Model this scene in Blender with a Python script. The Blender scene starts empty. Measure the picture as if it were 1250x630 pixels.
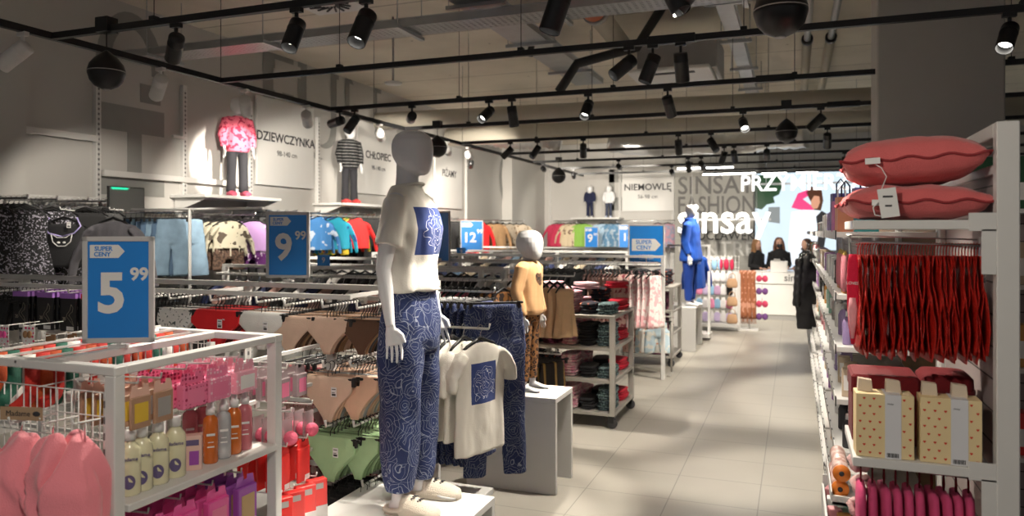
import bpy, math, random
from mathutils import Vector, Matrix, noise
random.seed(7)
R = math.radians
SC = bpy.context.scene
COL = SC.collection
PI = math.pi
# ------------------------------------------------------------------ where things stand
CAMZ = 1.75
def onY(px, Y):                       # X on the plane Y for a column of the photograph
    k = (px - 625) / 905.0
    return Y * (0.9344 * k - 0.3562) / (0.9344 + 0.3562 * k)
def onX(px, X):
    k = (px - 625) / 905.0
    return X * (0.9344 + 0.3562 * k) / (0.9344 * k - 0.3562)
def zat(py, X, Y):
    return CAMZ + (282 - py) / 905.0 * (0.9344 * Y - 0.3562 * X)

# ------------------------------------------------------------------ materials
MATS = {}
def mat(name, col=(.8, .8, .8), rough=.6, metal=0., emit=None, estr=0., var=.06, vs=8., trans=0., alpha=1., coat=0., bump=0., bs=60., sheen=0., ior=1.45):
    if name in MATS: return MATS[name]
    m = bpy.data.materials.new(name); m.use_nodes = True
    nt = m.node_tree; b = nt.nodes['Principled BSDF']
    b.inputs['Roughness'].default_value = rough
    b.inputs['Metallic'].default_value = metal
    b.inputs['IOR'].default_value = ior
    if trans: b.inputs['Transmission Weight'].default_value = trans
    if alpha < 1: b.inputs['Alpha'].default_value = alpha
    if coat: b.inputs['Coat Weight'].default_value = coat; b.inputs['Coat Roughness'].default_value = .15
    if sheen: b.inputs['Sheen Weight'].default_value = sheen
    if emit:
        b.inputs['Emission Color'].default_value = (*emit, 1); b.inputs['Emission Strength'].default_value = estr
    tc = nt.nodes.new('ShaderNodeTexCoord')
    n = nt.nodes.new('ShaderNodeTexNoise'); n.inputs['Scale'].default_value = vs; n.inputs['Detail'].default_value = 3
    nt.links.new(tc.outputs['Object'], n.inputs['Vector'])
    r = nt.nodes.new('ShaderNodeMix'); r.data_type = 'RGBA'
    r.inputs[6].default_value = (*[max(0, c * (1 - var)) for c in col], 1)
    r.inputs[7].default_value = (*[min(1, c * (1 + var)) for c in col], 1)
    nt.links.new(n.outputs['Fac'], r.inputs[0]); nt.links.new(r.outputs[2], b.inputs['Base Color'])
    if bump:
        n2 = nt.nodes.new('ShaderNodeTexNoise'); n2.inputs['Scale'].default_value = bs; n2.inputs['Detail'].default_value = 4
        nt.links.new(tc.outputs['Object'], n2.inputs['Vector'])
        bp = nt.nodes.new('ShaderNodeBump'); bp.inputs['Strength'].default_value = bump; bp.inputs['Distance'].default_value = .01
        nt.links.new(n2.outputs['Fac'], bp.inputs['Height']); nt.links.new(bp.outputs['Normal'], b.inputs['Normal'])
    MATS[name] = m; return m

def nodes_of(m):
    nt = m.node_tree
    return nt, nt.nodes['Principled BSDF']
def math_node(nt, op, a, b=None, c=None):
    n = nt.nodes.new('ShaderNodeMath'); n.operation = op
    for i, v in enumerate((a, b, c)):
        if v is None: continue
        if isinstance(v, (int, float)): n.inputs[i].default_value = v
        else: nt.links.new(v, n.inputs[i])
    return n.outputs[0]
def mixcol(nt, fac, c1, c2):
    r = nt.nodes.new('ShaderNodeMix'); r.data_type = 'RGBA'
    if isinstance(fac, (int, float)): r.inputs[0].default_value = fac
    else: nt.links.new(fac, r.inputs[0])
    for i, c in ((6, c1), (7, c2)):
        if isinstance(c, tuple): r.inputs[i].default_value = (*c, 1)
        else: nt.links.new(c, r.inputs[i])
    return r.outputs[2]
def objco(nt, scale=1., gen=False):
    tc = nt.nodes.new('ShaderNodeTexCoord')
    mp = nt.nodes.new('ShaderNodeMapping'); mp.inputs['Scale'].default_value = (scale,) * 3 if isinstance(scale, (int, float)) else scale
    nt.links.new(tc.outputs['Object'], mp.inputs['Vector']); return mp.outputs[0]

def f_roses(nt, co, scale=9., w=.06):
    """white line drawing of open roses: noisy petals ringed about scattered centres"""
    nz = nt.nodes.new('ShaderNodeTexNoise'); nz.inputs['Scale'].default_value = 14; nz.inputs['Detail'].default_value = 1
    nt.links.new(co, nz.inputs['Vector'])
    add = nt.nodes.new('ShaderNodeVectorMath'); add.operation = 'MULTIPLY_ADD'
    nt.links.new(nz.outputs['Color'], add.inputs[0]); add.inputs[1].default_value = (.055, .055, .055); nt.links.new(co, add.inputs[2])
    v = nt.nodes.new('ShaderNodeTexVoronoi'); v.inputs['Scale'].default_value = scale; nt.links.new(add.outputs[0], v.inputs['Vector'])
    s = math_node(nt, 'SINE', math_node(nt, 'MULTIPLY', v.outputs['Distance'], 30.))
    ring = math_node(nt, 'LESS_THAN', math_node(nt, 'ABSOLUTE', s), w * 10)
    v2 = nt.nodes.new('ShaderNodeTexVoronoi'); v2.feature = 'DISTANCE_TO_EDGE'; v2.inputs['Scale'].default_value = scale * 1.9; nt.links.new(add.outputs[0], v2.inputs['Vector'])
    edge = math_node(nt, 'LESS_THAN', v2.outputs['Distance'], w * .5)
    return math_node(nt, 'MAXIMUM', ring, edge)
def f_dots(nt, co, scale, r=.3):
    v = nt.nodes.new('ShaderNodeTexVoronoi'); v.inputs['Scale'].default_value = scale; v.inputs['Randomness'].default_value = .35
    nt.links.new(co, v.inputs['Vector']); return math_node(nt, 'LESS_THAN', v.outputs['Distance'], r)
def f_blobs(nt, co, scale, t=.5):
    n = nt.nodes.new('ShaderNodeTexNoise'); n.inputs['Scale'].default_value = scale; n.inputs['Detail'].default_value = 1
    nt.links.new(co, n.inputs['Vector']); return math_node(nt, 'GREATER_THAN', n.outputs['Fac'], t)
def f_leopard(nt, co, scale):
    v = nt.nodes.new('ShaderNodeTexVoronoi'); v.inputs['Scale'].default_value = scale; v.inputs['Randomness'].default_value = .9
    nt.links.new(co, v.inputs['Vector'])
    a = math_node(nt, 'LESS_THAN', v.outputs['Distance'], .5); b = math_node(nt, 'GREATER_THAN', v.outputs['Distance'], .17)
    n = nt.nodes.new('ShaderNodeTexNoise'); n.inputs['Scale'].default_value = scale * 1.3
    nt.links.new(co, n.inputs['Vector']); c = math_node(nt, 'GREATER_THAN', n.outputs['Fac'], .36)
    return math_node(nt, 'MULTIPLY', math_node(nt, 'MULTIPLY', a, b), c)
def f_stripes(nt, co, axis, scale, duty=.5):
    s = nt.nodes.new('ShaderNodeSeparateXYZ'); nt.links.new(co, s.inputs[0])
    return math_node(nt, 'LESS_THAN', math_node(nt, 'FRACT', math_node(nt, 'MULTIPLY', s.outputs[axis], scale)), duty)

def pmat(name, base, c2, kind, scale=10., par=.3, rough=.8, bump=.25, axis=2):
    if name in MATS: return MATS[name]
    m = mat(name, base, rough, bump=bump, bs=90); nt, b = nodes_of(m)
    co = objco(nt)
    f = {'roses': lambda: f_roses(nt, co, scale, par), 'dots': lambda: f_dots(nt, co, scale, par), 'blobs': lambda: f_blobs(nt, co, scale, par),
         'leopard': lambda: f_leopard(nt, co, scale), 'stripes': lambda: f_stripes(nt, co, axis, scale, par)}[kind]()
    nt.links.new(mixcol(nt, f, base, c2), b.inputs['Base Color']); return m

NAVY = (.030, .055, .20); CREAM = (.86, .82, .74)
M = dict(
 white=mat('white powder coated steel', (.72, .71, .69), .42, var=.02),
 steel=mat('grey painted steel', (.42, .41, .40), .45, .3),
 galv=mat('galvanised steel', (.46, .47, .48), .42, .75, var=.15),
 black=mat('black plastic', (.012, .012, .013), .38, var=.1),
 track=mat('black painted track', (.010, .010, .011), .45),
 chrome=mat('chrome wire', (.75, .75, .76), .2, 1.),
 wood=mat('white laminate', (.80, .79, .77), .38, var=.02),
 woodedge=mat('laminate edge', (.62, .60, .56), .5),
 beigemetal=mat('warm grey painted steel', (.40, .38, .345), .45, var=.03),
 mann=mat('mannequin white', (.80, .80, .81), .34, var=.01, coat=.2),
 paper=mat('white card', (.86, .85, .83), .6),
 blue=mat('blue sale card', (.012, .20, .62), .35, var=.03, coat=.3),
 pink=mat('pink card', (.86, .22, .38), .5),
 hot=mat('hot pink card', (.82, .10, .36), .45),
 purple=mat('purple card', (.35, .08, .42), .45),
 red=mat('red card', (.78, .035, .03), .4, coat=.2),
 rubber=mat('black rubber', (.02, .02, .02), .6),
 dark=mat('charcoal lettering', (.035, .035, .04), .6),
 greyp=mat('grey wall paint', (.30, .30, .285), .8),
 orange=mat('orange pipe', (.55, .12, .03), .5),
 pipe=mat('cream pipe', (.52, .48, .40), .5, bump=.1, bs=10),
)
def cloth(name, col, bump=.35, rough=.85, **k): return mat(name, col, rough, bump=bump * .6, bs=160, sheen=.04, var=.1, vs=14, **k)

# ------------------------------------------------------------------ mesh builder
class MB:
    def __init__(s): s.v = []; s.f = []; s.m = []; s.s = []
    def add(s, vs, fs, m=0, smooth=False):
        o = len(s.v); s.v += [tuple(v) for v in vs]
        for f in fs: s.f.append([i + o for i in f]); s.m.append(m); s.s.append(smooth)
        return s
    def box(s, c, d, m=0, rot=None, bev=0.):
        x, y, z = (k / 2 for k in d)
        if bev > 0:
            b = min(bev, x * .49, y * .49, z * .49); rings = []
            for zz, q in ((-z, b), (-z + b, 0), (z - b, 0), (z, b)):
                X, Y = x - q, y - q
                rings.append([Vector(p) for p in ((-X + b, -Y, zz), (X - b, -Y, zz), (X, -Y + b, zz), (X, Y - b, zz), (X - b, Y, zz), (-X + b, Y, zz), (-X, Y - b, zz), (-X, -Y + b, zz))])
            vs = [p for r in rings for p in r]; n = 8
            fs = [[i * n + j, i * n + (j + 1) % n, (i + 1) * n + (j + 1) % n, (i + 1) * n + j] for i in range(3) for j in range(n)]
            fs += [list(range(n))[::-1], [3 * n + j for j in range(n)]]
        else:
            vs = [Vector(p) for p in ((-x, -y, -z), (x, -y, -z), (x, y, -z), (-x, y, -z), (-x, -y, z), (x, -y, z), (x, y, z), (-x, y, z))]
            fs = [[3, 2, 1, 0], [4, 5, 6, 7], [0, 1, 5, 4], [1, 2, 6, 5], [2, 3, 7, 6], [3, 0, 4, 7]]
        if rot is not None: vs = [rot @ v for v in vs]
        c = Vector(c); return s.add([v + c for v in vs], fs, m)
    def b2(s, a, b, m=0, bev=0.):   # box from corner to corner
        return s.box([(p + q) / 2 for p, q in zip(a, b)], [abs(q - p) for p, q in zip(a, b)], m, bev=bev)
    def loft(s, rings, m=0, caps=True, smooth=True):
        n = len(rings[0]); vs = [p for r in rings for p in r]
        fs = [[i * n + j, i * n + (j + 1) % n, (i + 1) * n + (j + 1) % n, (i + 1) * n + j] for i in range(len(rings) - 1) for j in range(n)]
        s.add(vs, fs, m, smooth)
        if caps:
            o = len(s.v) - len(vs); k = (len(rings) - 1) * n
            s.f.append([o + j for j in range(n)][::-1]); s.m.append(m); s.s.append(False)
            s.f.append([o + k + j for j in range(n)]); s.m.append(m); s.s.append(False)
        return s
    def tube(s, pts, r, seg=8, m=0, caps=True, flat=1.):
        pts = [Vector(p) for p in pts]; rs = r if isinstance(r, (list, tuple)) else [r] * len(pts)
        rings = []; up = None
        for i, p in enumerate(pts):
            t = (pts[min(i + 1, len(pts) - 1)] - pts[max(i - 1, 0)]).normalized()
            if up is None:
                up = Vector((0, 0, 1)) if abs(t.z) < .9 else Vector((1, 0, 0))
            a = t.cross(up).normalized(); b = a.cross(t).normalized(); up = b
            rings.append([p + a * math.cos(q) * rs[i] + b * math.sin(q) * rs[i] * flat for q in (2 * PI * j / seg for j in range(seg))])
        return s.loft(rings, m, caps)
    def lathe(s, prof, c=(0, 0, 0), seg=20, m=0, ax='z', sy=1.):
        c = Vector(c); rings = []
        for r, h in prof:
            ring = []
            for j in range(seg):
                a = 2 * PI * j / seg; x, y = r * math.cos(a), r * math.sin(a) * sy
                ring.append(c + (Vector((x, y, h)) if ax == 'z' else Vector((h, x, y)) if ax == 'x' else Vector((x, -h, y))))
            rings.append(ring)
        return s.loft(rings, m)
    def ball(s, c, r, seg=16, rings=10, m=0):
        rx, ry, rz = r if isinstance(r, (list, tuple)) else (r,) * 3; c = Vector(c)
        rr = []
        for i in range(rings + 1):
            t = PI * i / rings; q = max(math.sin(t), .02)
            rr.append([c + Vector((rx * q * math.cos(2 * PI * j / seg), ry * q * math.sin(2 * PI * j / seg), -rz * math.cos(t))) for j in range(seg)])
        return s.loft(rr, m)
    def prism(s, pts, d, m=0, plane='xz', o=(0, 0, 0)):
        n = len(pts); o = Vector(o)
        def P(p, k):
            a, b = p
            return o + (Vector((a, k, b)) if plane == 'xz' else Vector((a, b, k)) if plane == 'xy' else Vector((k, a, b)))
        vs = [P(p, -d / 2) for p in pts] + [P(p, d / 2) for p in pts]
        fs = [list(range(n)), [n + i for i in range(n)][::-1]] + [[i, n + i, n + (i + 1) % n, (i + 1) % n] for i in range(n)]
        return s.add(vs, fs, m)
    def mesh(s, name, mats):
        me = bpy.data.meshes.new(name); me.from_pydata(s.v, [], s.f)
        for k in (mats if isinstance(mats, (list, tuple)) else [mats]): me.materials.append(k)
        me.polygons.foreach_set('material_index', s.m); me.polygons.foreach_set('use_smooth', s.s); me.update()
        return me
    def build(s, name, mats, parent=None, loc=None, rz=0.):
        return link(name, s.mesh(name, mats), parent, loc, rz)
def link(name, me, parent=None, loc=None, rz=0.):
    o = bpy.data.objects.new(name, me); COL.objects.link(o)
    if parent: o.parent = parent
    if loc is not None: o.location = loc
    if rz: o.rotation_euler.z = rz
    return o
def fix_normals(me):
    import bmesh
    b = bmesh.new(); b.from_mesh(me); bmesh.ops.recalc_face_normals(b, faces=b.faces); b.to_mesh(me); b.free()
def fuse(mb, name, mats, voxel=.01, smooth=4, wr=0., wscale=9., seed=0., fn=None):
    """melt lofts into one continuous skin (voxel remesh, smoothed), then crease it"""
    me = mb.mesh(name, mats); fix_normals(me)
    o = bpy.data.objects.new('tmp', me); COL.objects.link(o)
    a = o.modifiers.new('r', 'REMESH'); a.mode = 'VOXEL'; a.voxel_size = voxel; a.use_smooth_shade = True
    if smooth: b = o.modifiers.new('s', 'SMOOTH'); b.iterations = smooth; b.factor = .5
    dg = bpy.context.evaluated_depsgraph_get(); dg.update()
    out = bpy.data.meshes.new_from_object(o.evaluated_get(dg)); out.name = name
    bpy.data.objects.remove(o); bpy.data.meshes.remove(me)
    if not len(out.materials):
        for k in (mats if isinstance(mats, (list, tuple)) else [mats]): out.materials.append(k)
    if wr or fn:
        ns = [v.normal.copy() for v in out.vertices]
        for v, n in zip(out.vertices, ns):
            if wr:
                p = v.co; q = Vector((p.x * wscale * 1.5 + seed, p.y * wscale * 1.5, p.z * wscale * .6))
                v.co = p + n * wr * (noise.noise(q) + .5 * noise.noise(q * 2.3))
            if fn: v.co = fn(v.co)
    for p in out.polygons: p.use_smooth = True
    return out
def ring(c, rx, ry, n=24, amp=0., k=6, ph=0., ex=2., tilt=None):
    c = Vector(c); out = []
    for j in range(n):
        a = 2 * PI * j / n; ca, sa = math.cos(a), math.sin(a)
        x = rx * abs(ca) ** (2 / ex) * (1 if ca >= 0 else -1); y = ry * abs(sa) ** (2 / ex) * (1 if sa >= 0 else -1)
        if amp: y += amp * math.sin(k * a + ph); x += .3 * amp * math.cos(k * a + ph)
        p = Vector((x, y, 0))
        if tilt is not None: p = tilt @ p
        out.append(c + p)
    return out

# ------------------------------------------------------------------ things
def tag(o, label=None, cat=None, group=None, kind=None):
    if label: o['label'] = label
    if cat: o['category'] = cat
    if group: o['group'] = group
    if kind: o['kind'] = kind
    return o
def thing(name, label, cat, loc=(0, 0, 0), rz=0., group=None):
    o = bpy.data.objects.new(name, None); COL.objects.link(o); o.empty_display_size = .05
    o.location = loc; o.rotation_euler.z = rz; return tag(o, label, cat, group)
KIDS = {}
def kids(o):
    return list(o.children)
def dup(root, loc, rz=0., label=None, group=None, rx=None, sc=None, mat_=None, parent=None):
    c = root.copy(); COL.objects.link(c); c.location = loc; c.rotation_euler.z = rz
    if rx is not None: c.rotation_euler.x = rx
    if sc: c.scale = sc if isinstance(sc, (list, tuple)) else (sc,) * 3
    if label: c['label'] = label
    if group: c['group'] = group
    for ch in kids(root):
        d = ch.copy(); COL.objects.link(d); d.parent = c
        if mat_ and ch.get('_m'):
            d.material_slots[0].link = 'OBJECT'; d.material_slots[0].material = mat_
        for g in kids(ch):
            e = g.copy(); COL.objects.link(e); e.parent = d
    return c
def struct(name, mb, mats, **k): return tag(mb.build(name, mats, **k), kind='structure')
def fit(o, w):
    xs = [v.co.x for v in o.data.vertices]; k = w / (max(xs) - min(xs)); o.scale = (k, 1, 1); o.location.x -= (max(xs) + min(xs)) / 2 * k; return o
def text(name, body, size, material, parent=None, loc=(0, 0, 0), rot=(R(90), 0, 0), ext=.002, off=0., ax='CENTER', sp=1., sx=1.):
    cu = bpy.data.curves.new(name, 'FONT'); cu.body = body; cu.size = size; cu.extrude = ext; cu.offset = off
    cu.align_x = ax; cu.align_y = 'CENTER'; cu.space_character = sp; cu.resolution_u = 3
    cu.materials.append(material)
    q = bpy.data.objects.new('tmp', cu); COL.objects.link(q); dg = bpy.context.evaluated_depsgraph_get(); dg.update()
    me = bpy.data.meshes.new_from_object(q.evaluated_get(dg)); me.name = name; bpy.data.objects.remove(q)
    if not len(me.materials): me.materials.append(material)
    o = bpy.data.objects.new(name, me); COL.objects.link(o); o.location = loc; o.rotation_euler = rot
    if sx != 1: o.scale = (sx, 1, 1)
    if parent: o.parent = parent
    return o
# ================================================================== THE SETTING
XW, YB, ZC = -6.5, 19.6, 4.12
def floor_mat():
    m = mat('stone tiles', (.40, .375, .33), .36, var=.1, vs=1.4); nt, b = nodes_of(m)
    tc = nt.nodes.new('ShaderNodeTexCoord'); s = nt.nodes.new('ShaderNodeSeparateXYZ'); nt.links.new(tc.outputs['Object'], s.inputs[0])
    def joint(o, ph, sc):
        f = math_node(nt, 'FRACT', math_node(nt, 'ADD', math_node(nt, 'DIVIDE', math_node(nt, 'SUBTRACT', o, ph), sc), 40.))
        return math_node(nt, 'LESS_THAN', math_node(nt, 'MULTIPLY', math_node(nt, 'MINIMUM', f, math_node(nt, 'SUBTRACT', 1., f)), sc), .0035)
    j = math_node(nt, 'MAXIMUM', joint(s.outputs[0], -.216, .555), joint(s.outputs[1], 4.89, .50))
    n = nt.nodes.new('ShaderNodeTexNoise'); n.inputs['Scale'].default_value = 3.; n.inputs['Detail'].default_value = 6; nt.links.new(tc.outputs['Object'], n.inputs['Vector'])
    base = mixcol(nt, n.outputs['Fac'], (.36, .335, .29), (.46, .435, .385))
    nt.links.new(mixcol(nt, math_node(nt, 'MULTIPLY', j, .55), base, (.12, .11, .10)), b.inputs['Base Color'])
    r = math_node(nt, 'MULTIPLY_ADD', n.outputs['Fac'], .25, .27); nt.links.new(r, b.inputs['Roughness']); return m
def ceil_mat():
    m = mat('raw concrete', (.42, .39, .34), .9); nt, b = nodes_of(m)
    tc = nt.nodes.new('ShaderNodeTexCoord'); s = nt.nodes.new('ShaderNodeSeparateXYZ'); nt.links.new(tc.outputs['Object'], s.inputs[0])
    f = math_node(nt, 'FRACT', math_node(nt, 'DIVIDE', math_node(nt, 'ADD', s.outputs[1], 40.), 1.2))
    seam = math_node(nt, 'LESS_THAN', f, .018)
    n = nt.nodes.new('ShaderNodeTexNoise'); n.inputs['Scale'].default_value = 1.6; n.inputs['Detail'].default_value = 9; nt.links.new(tc.outputs['Object'], n.inputs['Vector'])
    base = mixcol(nt, n.outputs['Fac'], (.58, .52, .43), (.86, .80, .69))
    sp = nt.nodes.new('ShaderNodeTexVoronoi'); sp.inputs['Scale'].default_value = 3.; nt.links.new(tc.outputs['Object'], sp.inputs['Vector'])
    spot = math_node(nt, 'LESS_THAN', sp.outputs['Distance'], .05)
    nt.links.new(mixcol(nt, math_node(nt, 'MULTIPLY', math_node(nt, 'MAXIMUM', seam, spot), .6), base, (.12, .10, .085)), b.inputs['Base Color']); return m
wallm = mat('off white wall paint', (.56, .545, .52), .85, var=.03, vs=1.2)
def slab(name, a, b, m): return struct(name, MB().b2(a, b), m)
slab('floor', (-9, -5, -.1), (8, 24, 0), floor_mat())
slab('ceiling', (-9, -.5, ZC), (8, 24, ZC + .2), ceil_mat())
slab('wall_left', (XW - .2, -5, 0), (XW, YB, ZC), wallm)
slab('wall_back', (XW - .2, YB, 0), (8, YB + .2, ZC), wallm)
slab('wall_right', (5.0, 1.0, 0), (5.2, YB, ZC), wallm)
colm = mat('column paint', (.50, .48, .45), .8, var=.03)
struct('column', MB().b2((.59, 6.3, 0), (1.43, 6.78, ZC), bev=.01), colm)
slab('wall_left_pier', (XW, 16.4, 0), (XW + .25, 18.1, ZC), wallm)
# slanting bulkhead over the dark stretch of the left wall
slab('wall_left_casing', (XW, 4.3, 0), (XW + .12, 4.62, ZC), wallm)
struct('baseboard_left', MB().b2((XW, -5, 0), (XW + .02, YB, .1)), M['greyp'])

# painted graphics on the left wall
G = thing('wall_graphic', 'grey painted arch and bars on the left wall above the dark skirts', 'wall graphic', (XW + .004, 6.4, 0))
mb = MB(); arc = []
y0 = onX(116, XW) - 6.4; y1 = onX(200, XW) - 6.4
cy, ry, rz_, w = (y0 + y1) / 2, (y1 - y0) / 2, .62, .17
o_ = [(cy - ry * math.cos(PI * i / 16), 3.42 + rz_ * math.sin(PI * i / 16)) for i in range(17)]
i_ = [(cy - (ry - w) * math.cos(PI * i / 16), 3.42 + (rz_ - w) * math.sin(PI * i / 16)) for i in range(17)]
for k in range(16): mb.add([(0, *o_[k]), (0, *o_[k + 1]), (0, *i_[k + 1]), (0, *i_[k])], [[0, 1, 2, 3]])
mb.b2((-.002, y1 - .32, 3.12), (.002, y1 - .05, 3.32)); mb.build('painted_arch', M['greyp'], G)
mb = MB()
for a, b in (((y0, 2.78), (y1, 3.05)), ((y0, 2.12), (y1, 2.3)), ((y0 + .38, 2.3), (y0 + .56, 2.78))): mb.b2((-.002, *a), (.002, *b))
mb.build('painted_bars', M['greyp'], G)
lx = (R(90), 0, R(90))
def walltext(n, body, px, z, size, m, label, X=XW + .006, sx=1., off=0., ext=.001, cat='wall lettering'):
    return tag(text(n, body, size, m, None, (X, onX(px, X), z), lx, ext, off, sx=sx), label, cat)
walltext('wall_lettering', 'FUN', 402, 3.40, 1.9, M['greyp'], 'big grey FUN lettering shadow painted on the left wall', sx=.85, off=.03)
walltext('wall_lettering', 'FUN', 408, 3.36, 1.8, wallm, 'pale FUN letter faces standing on their grey painted shadow', X=XW + .012, sx=.84, off=.0)
walltext('wall_lettering', 'O', 618, 2.95, 1.7, M['greyp'], 'tall grey letter O on the far stretch of left wall', X=XW + .01, sx=.7, off=.02)
walltext('wall_lettering', 'D', 637, 1.95, 1.3, M['greyp'], 'grey letter low on the far left wall above camel jackets', X=XW + .01, sx=.7, off=.02)

# signboards on the wall
def board(nm, sub, pa, pb, za, zb, label):
    ya, yb = onX(pa, XW), onX(pb, XW)
    t = thing('wall_sign', label, 'wall sign', (XW, (ya + yb) / 2, za)); w = yb - ya; h = zb - za
    MB().b2((0.02, -w / 2, 0), (.06, w / 2, h), bev=.004).build('board', M['white'], t)
    text('lettering', nm, .17 if len(nm) > 6 else .19, M['dark'], t, (.063, 0, h * .55), lx, .001, .003)
    text('size_line', sub, .1, M['dark'], t, (.063, 0, h * .55 - .2), lx, .001)
board('DZIEWCZYNKA', '98-140 cm', 309, 379, 2.35, 3.5, 'white board reading DZIEWCZYNKA 98-140 cm on left wall')
board('CHŁOPIEC', '98-140 cm', 433, 481, 2.35, 3.5, 'white board reading CHŁOPIEC 98-140 cm on left wall')
board('PIŻAMY', '', 528, 561, 2.2, 3.45, 'white board reading PIŻAMY on left wall')
xa, xb = onY(760, YB), onY(823, YB)
t = thing('wall_sign', 'white board reading NIEMOWLĘ above the baby clothes on back wall', 'wall sign', ((xa + xb) / 2, YB, zat(258, xa, YB)))
w = xb - xa; h = zat(212, xa, YB) - zat(258, xa, YB)
MB().b2((-w / 2, -.06, 0), (w / 2, -.02, h)).build('board', M['white'], t)
text('lettering', 'NIEMOWLĘ', .24, M['dark'], t, (0, -.063, h * .62), (R(90), 0, 0), .001, .004); text('size_line', '56-98 cm', .14, M['dark'], t, (0, -.063, h * .62 - .25), (R(90), 0, 0), .001)

# slotted wall uprights with rails and shelf brackets
slotm = mat('slotted white steel', (.62, .61, .59), .45); nt, b = nodes_of(slotm); co = objco(nt)
nt.links.new(mixcol(nt, f_stripes(nt, co, 2, 20., .45), (.62, .61, .59), (.16, .16, .16)), b.inputs['Base Color'])
def upright(px, label, wall='left', ztop=3.4):
    t = thing('wall_upright', label, 'upright', (XW, onX(px, XW), 0) if wall == 'left' else (onY(px, YB), YB, 0), 0 if wall == 'left' else R(-90))
    MB().b2((0, -.03, 0), (.05, .03, ztop), bev=.003).build('post', M['white'], t)
    MB().b2((.05, -.010, .1), (.052, .010, ztop - .05)).build('slot_strip', slotm, t)
for px, l in ((116, 'slotted white upright beside the grey painted bars on left wall'), (222, 'slotted upright left of the girl mannequin niche'), (303, 'slotted upright between girl mannequin and DZIEWCZYNKA board'),
              (386, 'slotted upright right of the DZIEWCZYNKA board'), (428, 'slotted upright behind the boy mannequin'), (486, 'slotted upright right of the CHŁOPIEC board'), (568, 'slotted upright right of the PIŻAMY board')):
    upright(px, l)
for px, l in ((672, 'back wall upright left of the toddler mannequins'), (757, 'back wall upright between toddler mannequins and NIEMOWLĘ board'), (822, 'back wall upright right of the NIEMOWLĘ board')):
    upright(px, l, 'back', 3.5)
def wrail(px0, px1, z, label, name='wall_rail', d=.03, out=.05):
    a, b = onX(px0, XW), onX(px1, XW)
    tag(MB().b2((XW + out, a, z - d), (XW + out + .03, b, z + d)).build(name, M['white']), label, 'wall rail')
wrail(-60, 113, 2.66, 'long white rail on the dark left wall above the skirts')
wrail(120, 300, 2.33, 'white rail below the grey painted bars on left wall')
wrail(205, 222, 2.80, 'short white bracket rail beside the girl mannequin niche', d=.015)
for pa, pb, l in ((224, 320, 'white wall shelf carrying the girl mannequin'), (395, 470, 'white wall shelf carrying the boy mannequin')):
    a, b_ = onX(pa, XW + .2), onX(pb, XW + .2)
    t = thing('wall_shelf', l, 'shelf', (XW, (a + b_) / 2, 2.12)); w = b_ - a
    MB().b2((.01, -w / 2, 0), (.50, w / 2, .035), bev=.003).build('board', M['white'], t)
    for s in (-1, 1): MB().add([(0.02, s * w * .45 - .01, 0), (.5, s * w * .45 - .01, 0), (.02, s * w * .45 - .01, -.16), (.02, s * w * .45 + .01, 0), (.5, s * w * .45 + .01, 0), (.02, s * w * .45 + .01, -.16)], [[0, 1, 2], [5, 4, 3], [0, 3, 4, 1], [1, 4, 5, 2], [2, 5, 3, 0]]).build('bracket', M['white'], t)
xa, xb = onY(699, 19.2), onY(758, 19.2)
t = thing('wall_shelf', 'white wall shelf carrying two toddler mannequins', 'shelf', ((xa + xb) / 2, YB, zat(266, xa, 19.2) - .04)); w = xb - xa
MB().b2((-w / 2, -.6, 0), (w / 2, -.01, .04)).build('board', M['white'], t)
for s in (-1, 1): MB().b2((s * w * .42 - .015, -.4, -.12), (s * w * .42 + .015, -.02, 0)).build('bracket', M['white'], t)
TSH = (xa, xb, zat(266, xa, 19.2))
# grey graphic behind the toddlers
mb = MB(); zb = TSH[2]
for z0, z1 in ((zb + .95, zb + 1.3), (zb + .2, zb + .55)): mb.b2((xa + .9, YB - .006, z0), (xb - .05, YB - .001, z1))
mb.b2((xa + .9, YB - .006, zb + .2), (xa + 1.05, YB - .001, zb + 1.3))
tag(mb.build('wall_graphic', M['greyp']), 'grey painted bars on back wall behind toddler mannequins', 'wall graphic')

# ------------------------------------------------------------------ light tracks and lamps
TY = [3.4, 4.9, 6.45, 8.0, 9.6, 11.2, 12.7, 14.2, 15.7]; TZ = 3.0; TXL = -4.46
ORD = ['first', 'second', 'third', 'fourth', 'fifth', 'sixth', 'seventh', 'eighth', 'ninth']
for k, y in enumerate(TY):
    t = thing('lighting_track', f'black ceiling light track across the shop, {ORD[k]} from the front', 'lighting track', (0, y, TZ), 0, 'black cross tracks')
    MB().b2((TXL, -.018, -.02), (4.9, .018, .02)).build('rail', M['track'], t)
    for j in range(6):
        x = -3.6 + 1.5 * j + .3 * (k % 3)
        if x < 4.8: mb = MB(); mb.tube([(x, 0, .02), (x, 0, ZC - TZ)], .003, 5); mb.b2((x - .02, -.022, .015), (x + .02, .022, .04)); mb.build('suspension_wire', M['track'], t)
    if k < 5: MB().b2((-1.5 + .6 * k, -.024, -.026), (-1.2 + .6 * k, .024, .03)).build('joint_box', M['track'], t)
t = thing('lighting_track', 'long black light track running along the left wall', 'lighting track', (TXL, 9, TZ))
MB().b2((-.02, -8.5, -.022), (.02, 7.2, .022)).build('rail', M['track'], t)
for j in range(6):
    y = -6.5 + 2.4 * j
    MB().tube([(0, y, .02), (0, y, ZC - TZ)], .003, 5).build('suspension_wire', M['track'], t)

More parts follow.
